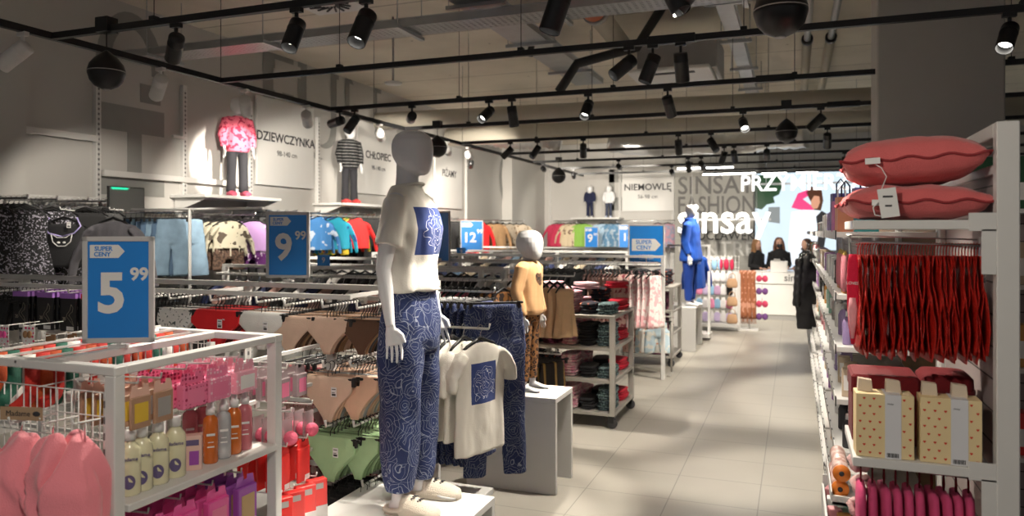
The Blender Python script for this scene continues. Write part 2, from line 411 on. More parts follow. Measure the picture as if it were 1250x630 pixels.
def lamp_proto(m, cap):
    # barrel along -Z, hinge at origin
    a = MB(); a.lathe([(.0, .0), (.044, 0), (.046, -.01), (.046, -.05), (.0475, -.052), (.0475, -.058), (.046, -.06), (.046, -.185), (.043, -.19), (.0435, -.185), (.0425, -.126), (.002, -.124)], (0, 0, 0), 20)
    return a.mesh('lamp_barrel', m)
BARB, BARW = lamp_proto(M['black'], 0), lamp_proto(M['white'], 0)
lensoff = mat('lamp lens', (.5, .5, .5), .1); lenson = mat('lit lamp lens', (.9, .9, .9), .3, emit=(1, .95, .86), estr=6.)
LENS = {0: MB().lathe([(.001, -.130), (.040, -.130), (.040, -.127), (.001, -.127)], (0, 0, 0), 16).mesh('lens', lensoff), 1: MB().lathe([(.001, -.130), (.040, -.130), (.040, -.127), (.001, -.127)], (0, 0, 0), 16).mesh('lens', lenson)}
def arm_mesh(m): a = MB(); a.b2((-.035, -.016, -.045), (.035, .016, -.02)); a.b2((-.008, -.008, -.10), (.008, .008, -.04)); a.b2((.0, -.01, -.13), (.008, .01, -.09)); return a.mesh('track_adapter', m)
ARMB, ARMW = arm_mesh(M['black']), arm_mesh(M['white'])
NL = [0]
def lamp(x, y, target, label, energy=0., white=False, cone=42, z=TZ, sc=1., col=(1., .91, .78), blend=.5, group=None):
    t = thing('track_spotlight', label, 'spotlight', (x, y, z), 0, group or ('white wall spotlights' if white else 'black track spotlights'))
    link('track_adapter', ARMW if white else ARMB, t)
    d = (Vector(target) - Vector((x, y, z - .12))).normalized()
    q = d.to_track_quat('-Z', 'Y')
    b = link('barrel', BARW if white else BARB, t); b.rotation_mode = 'QUATERNION'; b.rotation_quaternion = q
    b.location = Vector((0, 0, -.125)) - d * .035; b.scale = (sc, sc, sc)
    l = link('lens', LENS[1 if energy else 0], b)
    if energy:
        L = bpy.data.lights.new('lamp_light', 'SPOT'); L.energy = energy; L.spot_size = R(cone); L.spot_blend = blend; L.shadow_soft_size = .035; L.color = col
        lo = bpy.data.objects.new('lamp_light', L); COL.objects.link(lo); lo.parent = b; lo.location = (0, 0, -.20)
        NL[0] += 1
    return t
def tl(px, k, target, e, note, **kw):
    return lamp(onY(px, TY[k]), TY[k], target, f'black spotlight {note}', e, **kw)
E = 1.
tl(215, 0, (-5.9, 5.2, .9), 90 * E, 'alone on the first track, above the dark skirts')
tl(362, 0, (-2.5, 2.3, .9), 60 * E, 'on the first track, left of the lit lamp with visible bulb', cone=60)
tl(447, 0, (-2.2, 2.0, .6), 130 * E, 'on the first track with its bright lens turned to the camera', cone=55, sc=1.1)
tl(685, 0, (-1.55, 3.15, 1.2), 260 * E, 'on the first track over the adult mannequin', cone=34, sc=1.15)
tl(815, 0, (.35, 3.2, 1.0), 130 * E, 'on the first track, left of a pair near the round speaker', cone=50)
tl(852, 0, (-1.9, 3.3, 1.0), 230 * E, 'on the first track, right one of a pair beside the round speaker', cone=44)
tl(768, 1, (-3.0, 3.3, .8), 260 * E, 'leftmost of three close together on the second track', cone=48)
tl(797, 1, (-1.75, 4.6, .5), 260 * E, 'middle one of three close together on the second track', cone=46)
tl(831, 1, (-.6, 6.2, 0), 190 * E, 'rightmost of three close together on the second track', cone=60)
tl(1232, 1, (.3, 3.2, .8), 110 * E, 'in front of the column on the second track', cone=60)
tl(415, 2, (-6.2, 7.0, 2.6), 330 * E, 'tilted to the wall, left of a pair on third track', cone=26, blend=.3)
tl(433, 2, (-4.8, 5.2, .9), 140 * E, 'upright, right of a pair on third track', cone=60)
tl(503, 2, (-6.2, 10.4, 2.6), 330 * E, 'on the third track just above the adult mannequin head', cone=28, blend=.3)
tl(597, 2, (-3.4, 3.8, .9), 220 * E, 'on the third track, left of two near the middle', cone=50)
tl(625, 2, (-2.2, 6.6, .8), 230 * E, 'on the third track, right of two near the middle', cone=55)
tl(718, 2, (-1.9, 5.0, 1.2), 230 * E, 'hanging straight down on the third track', cone=36)
tl(815, 2, (-.5, 8.4, 0), 190 * E, 'tilted right on the third track', cone=60)
tl(907, 3, (.1, 5.6, 1.0), 240 * E, 'on the fourth track, left of the far round speaker', cone=52)
tl(1002, 3, (-1.9, 8.9, .9), 260 * E, 'tilted on the fourth track, beside the column', cone=60)
for px, k, tg, e, n in ((623, 4, (-5.9, 9.4, .9), 220, 'on the fifth track, leftmost of three in a line'), (656, 4, (-4.2, 8.4, .9), 220, 'on the fifth track, middle of three in a line'),
                        (712, 4, (-3.0, 11.0, .8), 220, 'on the fifth track, rightmost of three in a line'), (828, 4, (-1.4, 10.6, .8), 220, 'on the fifth track, upright above the PRZYMIERZALNIA lamps'),
                        (868, 4, (.15, 8.8, 1.0), 240, 'on the fifth track, tilted above the sinsay letters'), (1010, 4, (.4, 11.5, .6), 120, 'on the fifth track, just left of the column'),
                        (884, 5, (-1.5, 11.5, 1.2), 200, 'on the sixth track, left of two side by side'), (896, 5, (-.6, 13.8, 0), 170, 'on the sixth track, right of two side by side'),
                        (936, 5, (-.4, 15.0, .8), 170, 'on the sixth track, beside the bright cable tray'),
                        (575, 5, (-6.2, 13.5, 2.), 240, 'on the sixth track, near the left wall'),
                        (663, 6, (-5.4, 18.6, 2.4), 260, 'on the seventh track, aimed at the toddler mannequins'), (755, 6, (-3.4, 18.8, 2.4), 260, 'on the seventh track, left of the NIEMOWLĘ board'),
                        (840, 6, (-1.6, 14.6, .8), 180, 'on the seventh track, left of two above the sinsay letters'), (856, 6, (-.6, 17.0, .5), 200, 'on the seventh track, right of two above the sinsay letters'),
                        (1031, 6, (.2, 13.5, .6), 130, 'small lit one on the seventh track near the column'), (700, 7, (-5.2, 19.0, 1.5), 240, 'on the eighth track above the round speaker'),
                        (820, 7, (-2.6, 19., 2.2), 230, 'on the eighth track above the SINSAY FASHION wall')):
    tl(px, k, tg, e * E, n, cone=58)
for px, y, tg, e, n in ((28, 1.9, (-6.4, 2.4, 1.2), 0, 'over the dark corner by the long rail'), (196, 3.95, (-6.4, 5.4, 1.4), 70, 'before the grey painted bars'), (299, 5.3, (-6.4, 7.9, 1.4), 200, 'in front of the girl mannequin'),
                        (374, 6.9, (-6.4, 9.3, 1.5), 200, 'between the DZIEWCZYNKA board and the boy mannequin'), (463, 9.1, (-6.4, 12.2, 1.6), 160, 'in front of the CHŁOPIEC board'), (546, 12.2, (-6.4, 14.4, 1.8), 200, 'left of two at the PIŻAMY board'),
                        (572, 13.6, (-6.4, 15.8, 1.8), 200, 'right of two at the PIŻAMY board')):
    lamp(TXL, onX(px, TXL), tg, 'white spotlight on the wall track ' + n, e * E, white=True, cone=70, sc=1.1)

t = thing('lighting_track', 'unseen black light track added nearest the shop entrance', 'lighting track', (0, .35, TZ)); MB().b2((TXL + .03, -.018, -.02), (4.9, .018, .02)).build('rail', M['track'], t); MB().tube([(-1, 0, .02), (-1, 0, ZC - TZ)], .003, 5).build('suspension_wire', M['track'], t)  # unseen track and two lamps behind the camera, added to brighten the foreground
lamp(-1.0, .35, (.38, 2.9, 1.3), 'unseen black spotlight on the entrance track, added to brighten the cushions', 75, cone=50)
lamp(-.2, .35, (-2.1, 2.0, .95), 'unseen black spotlight on the entrance track, added to brighten the pink turbans', 75, cone=50)
# round black speakers on wires
def speaker(px, k, py, r, label):
    x = onY(px, TY[k]); z = zat(py, x, TY[k])
    t = thing('ceiling_speaker', label, 'speaker', (x, TY[k], TZ), 0, 'round black pendant speakers')
    MB().b2((-.05, -.04, -.02), (.05, .04, .07)).build('mount_box', M['black'], t)
    MB().tube([(0, 0, 0), (0, 0, z - TZ + r)], .004, 6).build('cable', M['black'], t)
    prof = [(.004, r * 1.25), (r * .25, r * 1.08), (r * .6, r * .78), (r * .88, r * .42), (r * .985, r * .08)]
    MB().lathe(prof + [(r * .985, r * .045)], (0, 0, z - TZ), 24).build('dome', M['black'], t)
    MB().lathe([(r * .99, r * .045), (r * 1.0, .03 * r), (r * .99, 0)], (0, 0, z - TZ), 24).build('seam_ring', M['steel'], t)
    MB().lathe([(r * .985, 0), (r * .98, -r * .1), (r * .86, -r * .5), (r * .6, -r * .8), (r * .25, -r * .97), (.002, -r)], (0, 0, z - TZ), 24).build('body', M['black'], t)
    MB().lathe([(r * .2, -r * .97), (r * .2, -r * 1.02), (.002, -r * 1.02)], (0, 0, z - TZ), 12).build('bass_port', M['steel'], t)
speaker(130, 0, 88, .11, 'round black speaker hanging before the grey arch, nearest to the left wall')
speaker(953, 0, 13, .115, 'large round black speaker at the ceiling edge beside the two grey pipes')
speaker(960, 3, 161, .11, 'round black speaker hanging left of the column')
speaker(534, 3, 180, .12, 'round black speaker partly behind the adult mannequin head')
speaker(682, 6, 215, .13, 'small far round black speaker above the toddler mannequins')

# cable trays, pipes, ducts
perf = mat('perforated galvanised tray', (.42, .43, .43), .4, .7); nt, b = nodes_of(perf); co = objco(nt)
hole = math_node(nt, 'MULTIPLY', f_stripes(nt, co, 0, 18., .55), f_stripes(nt, co, 1, 26., .45)); nt.links.new(math_node(nt, 'SUBTRACT', 1., hole), b.inputs['Alpha'])
def tray(name, L, w, h, loc, rz, label, solid=False, rungs=0):
    t = thing(name, label, 'cable tray', loc, rz)
    MB().b2((0, -w / 2, 0), (L, w / 2, .003)).build('tray_floor', M['galv'] if solid else perf, t)
    for s in (-1, 1):
        mb = MB(); mb.b2((0, s * w / 2 - .002, 0), (L, s * w / 2 + .002, h)); mb.b2((0, s * (w / 2 + .008) - .008, h - .004), (L, s * (w / 2 + .008) + .008, h)); mb.build('side_rail', M['galv'], t)
    n = int(L / 1.4)
    for i in range(n):
        x = .5 + i * 1.4; mb = MB(); mb.b2((x - .02, -w / 2 - .09, -.03), (x + .02, w / 2 + .09, 0))
        for s in (-1, 1): mb.tube([(x, s * (w / 2 + .07), 0), (x, s * (w / 2 + .07), ZC - loc[2])], .005, 5)
        mb.build('hanger_bracket', M['galv'], t)
    mb = MB()
    for j in range(5): mb.tube([(0, -w * .3 + j * w * .14, .018), (L * .5, -w * .25 + j * w * .13, .02), (L, -w * .3 + j * w * .14, .018)], .011, 6)
    mb.build('cable_bundle', M['black'], t)
tray('cable_tray', 11.4, .3, .07, (-6.45, 5.75, 3.5), 0, 'perforated galvanised cable tray crossing the whole ceiling')
tray('cable_tray', 8.4, .36, .06, (-2.5, 1.0, 3.66), R(90), 'wide cable tray running away over the adult mannequin', True)
tray('cable_tray', 13., .15, .05, (-.58, 2.0, 3.75), R(90), 'narrow bright cable tray running away above the aisle', True)
t = thing('drain_pipe', 'thick ceiling pipe, orange near section joined to cream section', 'pipe', (-1.78, 0, 3.85))
MB().tube([(0, 3, 0), (0, 6.9, 0)], .115, 16).build('orange_section', M['orange'], t); mb = MB(); mb.tube([(0, 6.9, 0), (0, 9.6, -.12)], .105, 16); mb.build('cream_section', M['pipe'], t)
mb = MB(); [mb.lathe([(.13, -.04), (.13, .04)], (0, y, 0), 16, ax='y') for y in (5.2, 6.9)]; mb.build('pipe_collar', M['steel'], t)
tag(MB().tube([(1.1, 9.9, 3.95), (1.1, 9.7, 3.3 + .1), (1.0, 9.6, 3.3), (-5.8, 9.6, 3.38)], .13, 16).build('ceiling_pipe', M['pipe']), 'thick cream pipe crossing behind the air conditioner, near the third track', 'pipe')
tag(MB().tube([(4, 12., 3.5), (-5.8, 12., 3.42)], .16, 16).build('ceiling_pipe', M['pipe']), 'thick cream pipe crossing farther back above the toddler wall', 'pipe')
foil = mat('crinkled foil duct', (.62, .62, .62), .28, .85, bump=.9, bs=9)
def duct(pts, r, label):
    P = []; n = 40; pts = [Vector(p) for p in pts]
    rs = []
    for i in range(n + 1):
        u = i / n * (len(pts) - 1); a = min(int(u), len(pts) - 2); P.append(pts[a].lerp(pts[a + 1], u - a) + Vector((0, 0, -.07 * abs(math.sin(u * 4))))); rs.append(r * (1 + .08 * math.sin(i * 2.4) + .05 * noise.noise(Vector((i * .7, r, 0)))))
    o = tag(MB().tube(P, rs, 16).build('foil_duct', foil), label, 'duct')
    for q in (P[8], P[32]): MB().tube([q + Vector((0, 0, r * .8)), Vector((q.x, q.y, ZC))], .006, 5).build('hanging_strap', M['galv'], o)
duct([(-3.4, 14.2, 3.5), (-1.2, 14.6, 3.42), (.2, 14.2, 3.5)], .2, 'crinkled silver duct above the SINSAY FASHION wall')
duct([(-5.6, 13., 3.62), (-4.1, 13.4, 3.5)], .2, 'short crinkled silver duct near the far left wall')
duct([(1.1, 3.95, 3.42), (2.9, 4.4, 3.42)], .14, 'crinkled silver duct at the ceiling over the column')
for x, l in ((.13, 'left one of two thin pipes running away along the ceiling'), (.37, 'right one of two thin pipes running away along the ceiling')):
    t = thing('ceiling_pipe', l, 'pipe', (x, 0, 3.86))
    MB().tube([(0, 4.5, 0), (0, 8.8, 0)], .036, 10).build('grey_section', M['steel'], t); MB().tube([(0, 8.8, 0), (0, 15.5, 0)], .052, 10).build('cream_section', M['pipe'], t)
    MB().lathe([(.06, -.05), (.06, .05)], (0, 8.8, 0), 12, ax='y').build('pipe_collar', M['black'], t)
xa = onY(786, 8.2); xb = onY(880, 8.2)
t = thing('air_conditioner', 'grey ceiling air conditioner box above the three lamps', 'air conditioner', (xa, 7.8, 3.42))
MB().b2((0, 0, 0), (xb - xa, .8, .36), bev=.01).build('casing', M['steel'], t)
mb = MB(); mb.b2((-.05, -.3, -.06), (.78, .5, -.02), bev=.01); mb.build('cassette_panel', M['white'], t); MB().b2((.1, -.2, -.065), (.62, -.12, -.058)).build('air_slot', M['dark'], t)
tag(MB().tube([(-2.3, 7.4, 3.2), (-2.1, 7.4, 3.48), (-1.5, 7.5, 3.62), (-1.2, 7.6, ZC)], .05, 10).build('insulated_hose', M['rubber']), 'black insulated hose looping up to the air conditioner', 'hose')
tag(MB().tube([(-2.55, 7.2, 3.55), (-2.5, 7.2, 3.8), (-2.3, 7.25, 3.85), (-2.25, 7.3, ZC)], .035, 10).build('insulated_hose', M['rubber']), 'black angled hose over the third track', 'hose')
t = thing('air_diffuser', 'square white ceiling diffuser with swirl vanes above first track', 'air diffuser', (-4.4, 6.3, 4.04))
mb = MB(); mb.box((0, 0, 0), (.62, .62, .02), bev=.005); mb.build('plate', M['white'], t)
mb = MB(); [mb.box((.16 * math.cos(a), .16 * math.sin(a), -.015), (.17, .02, .012), rot=Matrix.Rotation(a + .5, 3, 'Z')) for a in [PI * i / 8 for i in range(16)]]; mb.build('vane', M['dark'], t)
t = thing('smoke_detector', 'white detector on a thin stem left of the wide tray', 'smoke detector', (onY(480, 7.2), 7.2, zat(103, onY(480, 7.2), 7.2)))
MB().lathe([(.002, 0), (.09, 0), (.1, .02), (.06, .03), (.002, .03)]).build('detector_head', M['white'], t); MB().tube([(0, 0, .03), (0, 0, ZC - t.location.z)], .012, 8).build('stem', M['steel'], t)
ledm = mat('led lamp diffuser', (1, 1, 1), .4, emit=(1, .97, .9), estr=9.)
for i, (px0, px1, py, Y) in enumerate(((827, 895, 206, 16.2), (858, 922, 213, 15.6), (930, 960, 212, 15.8), (972, 998, 211, 15.8))):
    xa, xb = onY(px0, Y), onY(px1, Y); z = zat(py, xa, Y)
    t = thing('linear_lamp', ['lit linear lamp over the sinsay letters, topmost', 'lit linear lamp over the word SINSAY on the wall', 'lit linear lamp above the letters PRZ', 'lit linear lamp above the letters YM'][i], 'linear lamp', (xa, Y, z), 0, 'lit linear lamps')
    L = xb - xa; MB().b2((0, -.03, .01), (L, .03, .05)).build('housing', M['black'], t); MB().b2((0, -.028, -.015), (L, .028, .012)).build('diffuser', ledm, t)
    mb = MB(); [mb.tube([(x, 0, .05), (x, 0, ZC - z)], .004, 5) for x in (L * .15, L * .85)]; mb.build('suspension_wire', M['black'], t)
# ================================================================== GARMENTS (hook point at the origin, front towards -Y)
CACHE = {}
def cached(key, fn):
    if key not in CACHE: CACHE[key] = fn()
    return CACHE[key]
def hanger_me(w=.38, thin=False):
    def mk():
        mb = MB()
        mb.tube([(-.018, 0, -.012), (-.016, 0, .004), (0, 0, .012), (.016, 0, .004), (.014, 0, -.02), (0, 0, -.04), (0, 0, -.065)], .0022, 6, 1)
        if thin:
            mb.box((0, 0, -.072), (w, .012, .014), 0, bev=.003)
            for s in (-1, 1): mb.box((s * w * .42, 0, -.085), (.022, .02, .045), 0, bev=.003)
        else:
            mb.tube([(-w / 2, 0, -.15), (-w * .3, 0, -.105), (0, 0, -.065), (w * .3, 0, -.105), (w / 2, 0, -.15)], [.006, .010, .012, .010, .006], 8, 0)
        return mb.mesh('hanger', [M['black'], M['black'] if thin else M['chrome']])
    return cached(('h', w, thin), mk)
def tee_me(w=.44, h=.62, sl=.2, slen=.22, th=.035, seed=0., vox=.011, hood=False, neck=.085, hung=True, flare=0.):
    def mk():
        mb = MB(); rr = []
        for z, rx, ry in ((-.092, neck * .75, .014), (-.10, neck, .02), (-.115, w * .33, th * .6), (-.135, w * .43, th * .8), (-.165, w * .475, th), (-.22, w * .485, th * 1.1), (-.35, w * .48, th * 1.15), (-.5, w * .485 + flare * .5, th * 1.2), (-h - .08, w * .5 + flare, th * 1.3)):
            rr.append(ring((0, 0, z), rx, ry, 28, amp=.006 * min(1, max(0, (-z - .15) * 3)), k=7, ph=seed))
        mb.loft(rr)
        for s in (-1, 1):
            P = [Vector((s * w * .36, 0, -.15)), Vector((s * (w * .46), 0, -.19)), Vector((s * (w * .5 + slen * .22), -.005, -.17 - slen * .55)), Vector((s * (w * .5 + slen * .30), -.005, -.17 - slen))]
            rs = [.055, .07, .062, .058] if slen < .3 else [.055, .068, .052, .038]
            mb.tube(P, rs, 14, flat=.45)
        if hood: mb.loft([ring((0, .02, z), rx, ry, 18) for z, rx, ry in ((-.06, .05, .02), (-.075, .09, .035), (-.11, .12, .045), (-.17, .10, .04), (-.20, .05, .03))])
        return fuse(mb, 'shirt', [M['paper']], vox, 3, .006, 9, seed)
    return cached(('t', w, h, sl, slen, th, seed, vox, hood, neck, flare), mk)
def dress_me(w=.3, h=.7, bot=.45, seed=0., straps=True, k=9, amp=.012):
    def mk():
        mb = MB(); rr = []
        for i in range(15):
            u = i / 14; z = -.12 - u * h; rx = (w / 2) * (1 - .12 * math.sin(u * PI * .9)) if u < .35 else (w / 2) * .9 + (bot / 2 - w * .45) * (u - .35) / .65
            rr.append(ring((0, 0, z), rx * (.8 if i == 0 else 1), .02 + .025 * u, 40, amp=amp * u, k=k, ph=seed + u))
        mb.loft(rr)
        if straps:
            for s in (-1, 1): mb.tube([(s * w * .28, 0, -.10), (s * w * .36, -.005, -.07), (s * w * .3, -.01, -.13)], .006, 6)
        return mb.mesh('dress', [M['paper']])
    return cached(('d', w, h, bot, seed, straps, k, amp), mk)
def skirt_me(w=.28, h=.5, bot=.4, seed=0.): return dress_me(w, h, bot, seed, False)
def pants_me(w=.3, h=.9, leg=.17, th=.03, seed=0., cuff=.13, vox=.011):
    def mk():
        mb = MB(); c = .27 * min(1, h / .8)
        mb.loft([ring((0, 0, z), rx, ry, 24, amp=.004, k=6, ph=seed) for z, rx, ry in ((-.08, w * .47, th * .7), (-.10, w * .48, th * .8), (-.2, w * .52, th), (-.08 - c, w * .56, th * 1.15), (-.12 - c, w * .52, th))])
        for s in (-1, 1):
            rr = []
            for i in range(9):
                u = i / 8; z = -.04 - c - u * (h - c - .0); rr.append(ring((s * (w * .27 + .03 * u), .004 * math.sin(u * 6 + seed), z), (leg + (cuff - leg) * u) / 2, th * (1 - .15 * u), 20, amp=.003, k=4, ph=seed + u * 4))
            mb.loft(rr)
        return fuse(mb, 'trousers', [M['paper']], vox, 2, .006, 8, seed)
    return cached(('p', w, h, leg, th, seed, cuff), mk)
def brief_me(w=.29, h=.2, high=.05, seed=0.):
    def mk():
        mb = MB(); rr = []; n = 12
        for i in range(n + 1):
            u = i / n; z = -.062 - u * h
            hw = w / 2 * (1 - .03 * u) if u < .25 else w / 2 * (.97 * (1 - ((u - .25) / .75)) ** 1.45 + .17)
            rr.append(ring((0, -.012 * math.sin(PI * u), z), min(hw, w / 2), .007 + .006 * math.sin(PI * u), 30, ex=2.6, amp=.0016, k=9, ph=seed + u * 3))
        mb.loft(rr); 
        return mb.mesh('briefs', [M['paper']])
    return cached(('b', w, h, high, seed), mk)
def bra_me(w=.3):
    def mk():
        mb = MB()
        for s in (-1, 1):
            mb.ball((s * w * .24, -.01, -.15), (w * .25, .035, .06), 16, 8); mb.tube([(s * w * .3, 0, -.075), (s * w * .34, -.01, -.11)], .005, 6)
        mb.box((0, 0, -.17), (w, .012, .03), bev=.004)
        return mb.mesh('bra', [M['paper']])
    return cached(('bra', w), mk)
def garment(kind, material, label, cat, loc, rz=0., group=None, hw=.36, extra=None, tagit=False, body='body', tagcol=None, hang=True, **k):
    me = {'tee': tee_me, 'dress': dress_me, 'skirt': skirt_me, 'trousers': pants_me, 'briefs': brief_me, 'bra': bra_me}[kind](**k)
    names = {'tee': 't_shirt', 'dress': 'dress', 'skirt': 'skirt', 'trousers': 'trousers', 'briefs': 'briefs', 'bra': 'bra'}
    t = thing(extra or names[kind], label, cat, loc, rz, group)
    b = link(body if body != 'body' else {'tee': 'shirt_body', 'dress': 'dress_body', 'skirt': 'skirt_body', 'trousers': 'trouser_body', 'briefs': 'fabric', 'bra': 'cups'}[kind], me, t)
    b.material_slots[0].link = 'OBJECT'; b.material_slots[0].material = material; b['_m'] = 1
    if hang: link('hanger', hanger_me(hw, kind in ('skirt', 'trousers', 'briefs')), t)
    if tagit: price_tag(t)
    return t
tagm = mat('price tag card', (.85, .84, .84), .5)
def tag_me():
    mb = MB(); mb.box((0, 0, 0), (.032, .001, .048)); return mb.mesh('price_tag', tagm)
def price_tag(t, at=(.06, -.04, -.13)):
    o = link('price_tag', cached('tag', tag_me), t, at)
    tx = cached('tagtext', lambda: MB().b2((-.011, -.0012, .012), (.011, -.0006, .016)).b2((-.011, -.0012, -.004), (.006, -.0006, -.001)).b2((-.011, -.0012, -.018), (.011, -.0006, -.008)).mesh('print', M['dark']))
    link('print', tx, o)
def row(proto, pts, rz=0., mats=None, jz=0., scs=None, label=None, group=None):
    """copies of one garment along a rail; the prototype takes the first place"""
    for i, p in enumerate(pts):
        a = rz + random.uniform(-jz, jz); m_ = mats[i % len(mats)] if mats else None
        if i == 0:
            proto.location = p; proto.rotation_euler.z = a
            if m_:
                for ch in kids(proto):
                    if ch.get('_m'): ch.material_slots[0].material = m_
        else:
            dup(proto, p, a, mat_=m_, sc=scs[i % len(scs)] if scs else None, label=label, group=group)
def line(a, b, n): return [Vector(a).lerp(Vector(b), (i / (n - 1)) if n > 1 else 0) for i in range(n)]

# ================================================================== MANNEQUINS (front towards -Y, feet at 0)
def hand_into(mb, w, d, side, s=1., curl=.3, fwd=Vector((0, -1, 0))):
    """palm and five separate fingers: w wrist, d direction of the fingers, fwd the way the thumb points"""
    d = d.normalized(); fwd = (fwd - d * fwd.dot(d)).normalized(); nrm = d.cross(fwd).normalized() * side
    mb.tube([w, w + d * .035 * s, w + d * .085 * s], [.022 * s, .032 * s, .037 * s], 12, flat=.48)
    Q = [(.034, .076, .0078), (.0125, .088, .0080), (-.0095, .083, .0078), (-.031, .064, .0070)]
    for off, ln, r in Q:
        a = w + d * .082 * s + fwd * off * s; b = a + (d * (ln * .5) + fwd * off * .12 - nrm * ln * .5 * curl * .4) * s; c = b + (d * (ln * .45) - nrm * ln * .5 * curl) * s
        mb.tube([a - d * .02 * s, a, b, c], [r * s, r * s, r * .95 * s, r * .72 * s], 8)
    a = w + d * .025 * s + fwd * .024 * s
    mb.tube([a, a + (fwd * .024 + d * .022) * s, a + (fwd * .032 + d * .058) * s], [.012 * s, .0105 * s, .008 * s], 8)
def head_rings(z, s=1., dy=0.):
    P = [(0, 0, .022, .028), (-.006, 0, .044, .055), (-.022, -.002, .064, .080), (-.05, -.004, .078, .096), (-.085, -.004, .082, .101), (-.12, -.006, .080, .098), (-.15, -.012, .074, .088), (-.175, -.022, .064, .072), (-.195, -.032, .052, .054), (-.208, -.04, .036, .034), (-.212, -.042, .02, .02)]
    return [ring((0, dy + b * s, z + a * s), rx * s, ry * s, 24, ex=2.25) for a, b, rx, ry in P]
def figure(name, label, loc, rz, H=1.776, arms=None, stance=.10, material=None, child=False, group=None, sh=.185, hipw=.155, legs=True, seed=0):
    """a faceless shop mannequin, one continuous skin. arms: list of (side, [shoulder, elbow, wrist], hand direction)"""
    s = H / 1.776; mb = MB(); hs = 1. if not child else 1.776 / H * .97
    t = thing(name, label, 'mannequin', loc, rz, group)
    mb.loft(head_rings(H, s * hs))
    zc = H - .215 * s * hs
    mb.loft([ring((0, .022 * s, z), r * s, r * s * 1.02, 18) for z, r in ((zc + .07 * s * hs, .05), (zc, .052), (zc - .06 * s, .056), (zc - .10 * s, .075))])
    T = [(zc - .07 * s, .06, .06), (zc - .10 * s, .12, .075), (zc - .13 * s, sh - .02, .085), (zc - .2 * s, sh - .025, .10), (zc - .3 * s, .145, .105), (zc - .42 * s, .12, .088), (.95 * s, .148, .10), (.86 * s, hipw + .01, .112), (.79 * s, .14, .10)]
    mb.loft([ring((0, .01 * s, z), rx * s, ry * s, 28, ex=2.2) for z, rx, ry in T])
    for sd in (-1, 1):
        x = sd * stance * s
        mb.loft([ring((xx, yy, z), r * s, r * s * 1.05, 18) for xx, yy, z, r in ((x * .85, .01 * s, .86 * s, .085), (x, .01 * s, .7 * s, .078), (x * 1.05, 0, .5 * s, .058), (x * 1.08, .012 * s, .36 * s, .056), (x * 1.1, .01 * s, .2 * s, .042), (x * 1.12, .01 * s, .085 * s, .034), (x * 1.12, .01 * s, .03 * s, .036))])
        mb.loft([ring((x * 1.12 + sd * .004, yy * s, z * s), rx * s, rz2 * s, 14, tilt=Matrix.Rotation(R(90), 3, 'X')) for yy, z, rx, rz2 in ((.055, .03, .02, .022), (.04, .034, .032, .033), (0, .04, .034, .038), (-.06, .032, .038, .028), (-.12, .022, .042, .019), (-.165, .016, .034, .013), (-.185, .013, .018, .009))])
    for sd, P, hd in arms:
        P = [Vector(p) for p in P]
        pts = [P[0], P[0].lerp(P[1], .5), P[1], P[1].lerp(P[2], .35), P[2]]
        mb.tube(pts, [.046 * s, .042 * s, .034 * s, .034 * s, .021 * s], 14)
        mb.ball(P[0] + Vector((0, 0, .0)), .046 * s, 12, 8)
        hand_into(mb, P[2], Vector(hd), sd, s * (1. if not child else 1.05), .4)
    me = fuse(mb, 'body', [material or M['mann']], .0044 * max(s, .8) if H > 1.6 or s < .75 and H < 1.13 and H > 1. else .0062, 2)
    link('body', me, t)
    return t
navyrose = pmat('navy rose print', (.017, .030, .105), (.25, .28, .36), 'roses', 8., .018, .85, .2)
leop = pmat('leopard print', (.26, .115, .04), (.018, .010, .008), 'leopard', 40., rough=.85)
def tee_print_mat():
    m = mat('cream jersey with navy rose square', (.83, .80, .74), .85, bump=.3, bs=150, sheen=.15); nt, b = nodes_of(m)
    tc = nt.nodes.new('ShaderNodeTexCoord'); s = nt.nodes.new('ShaderNodeSeparateXYZ'); nt.links.new(tc.outputs['Object'], s.inputs[0])
    def rng(o, a, b_): return math_node(nt, 'MULTIPLY', math_node(nt, 'GREATER_THAN', o, a), math_node(nt, 'LESS_THAN', o, b_))
    return m, nt, b, s, tc, rng
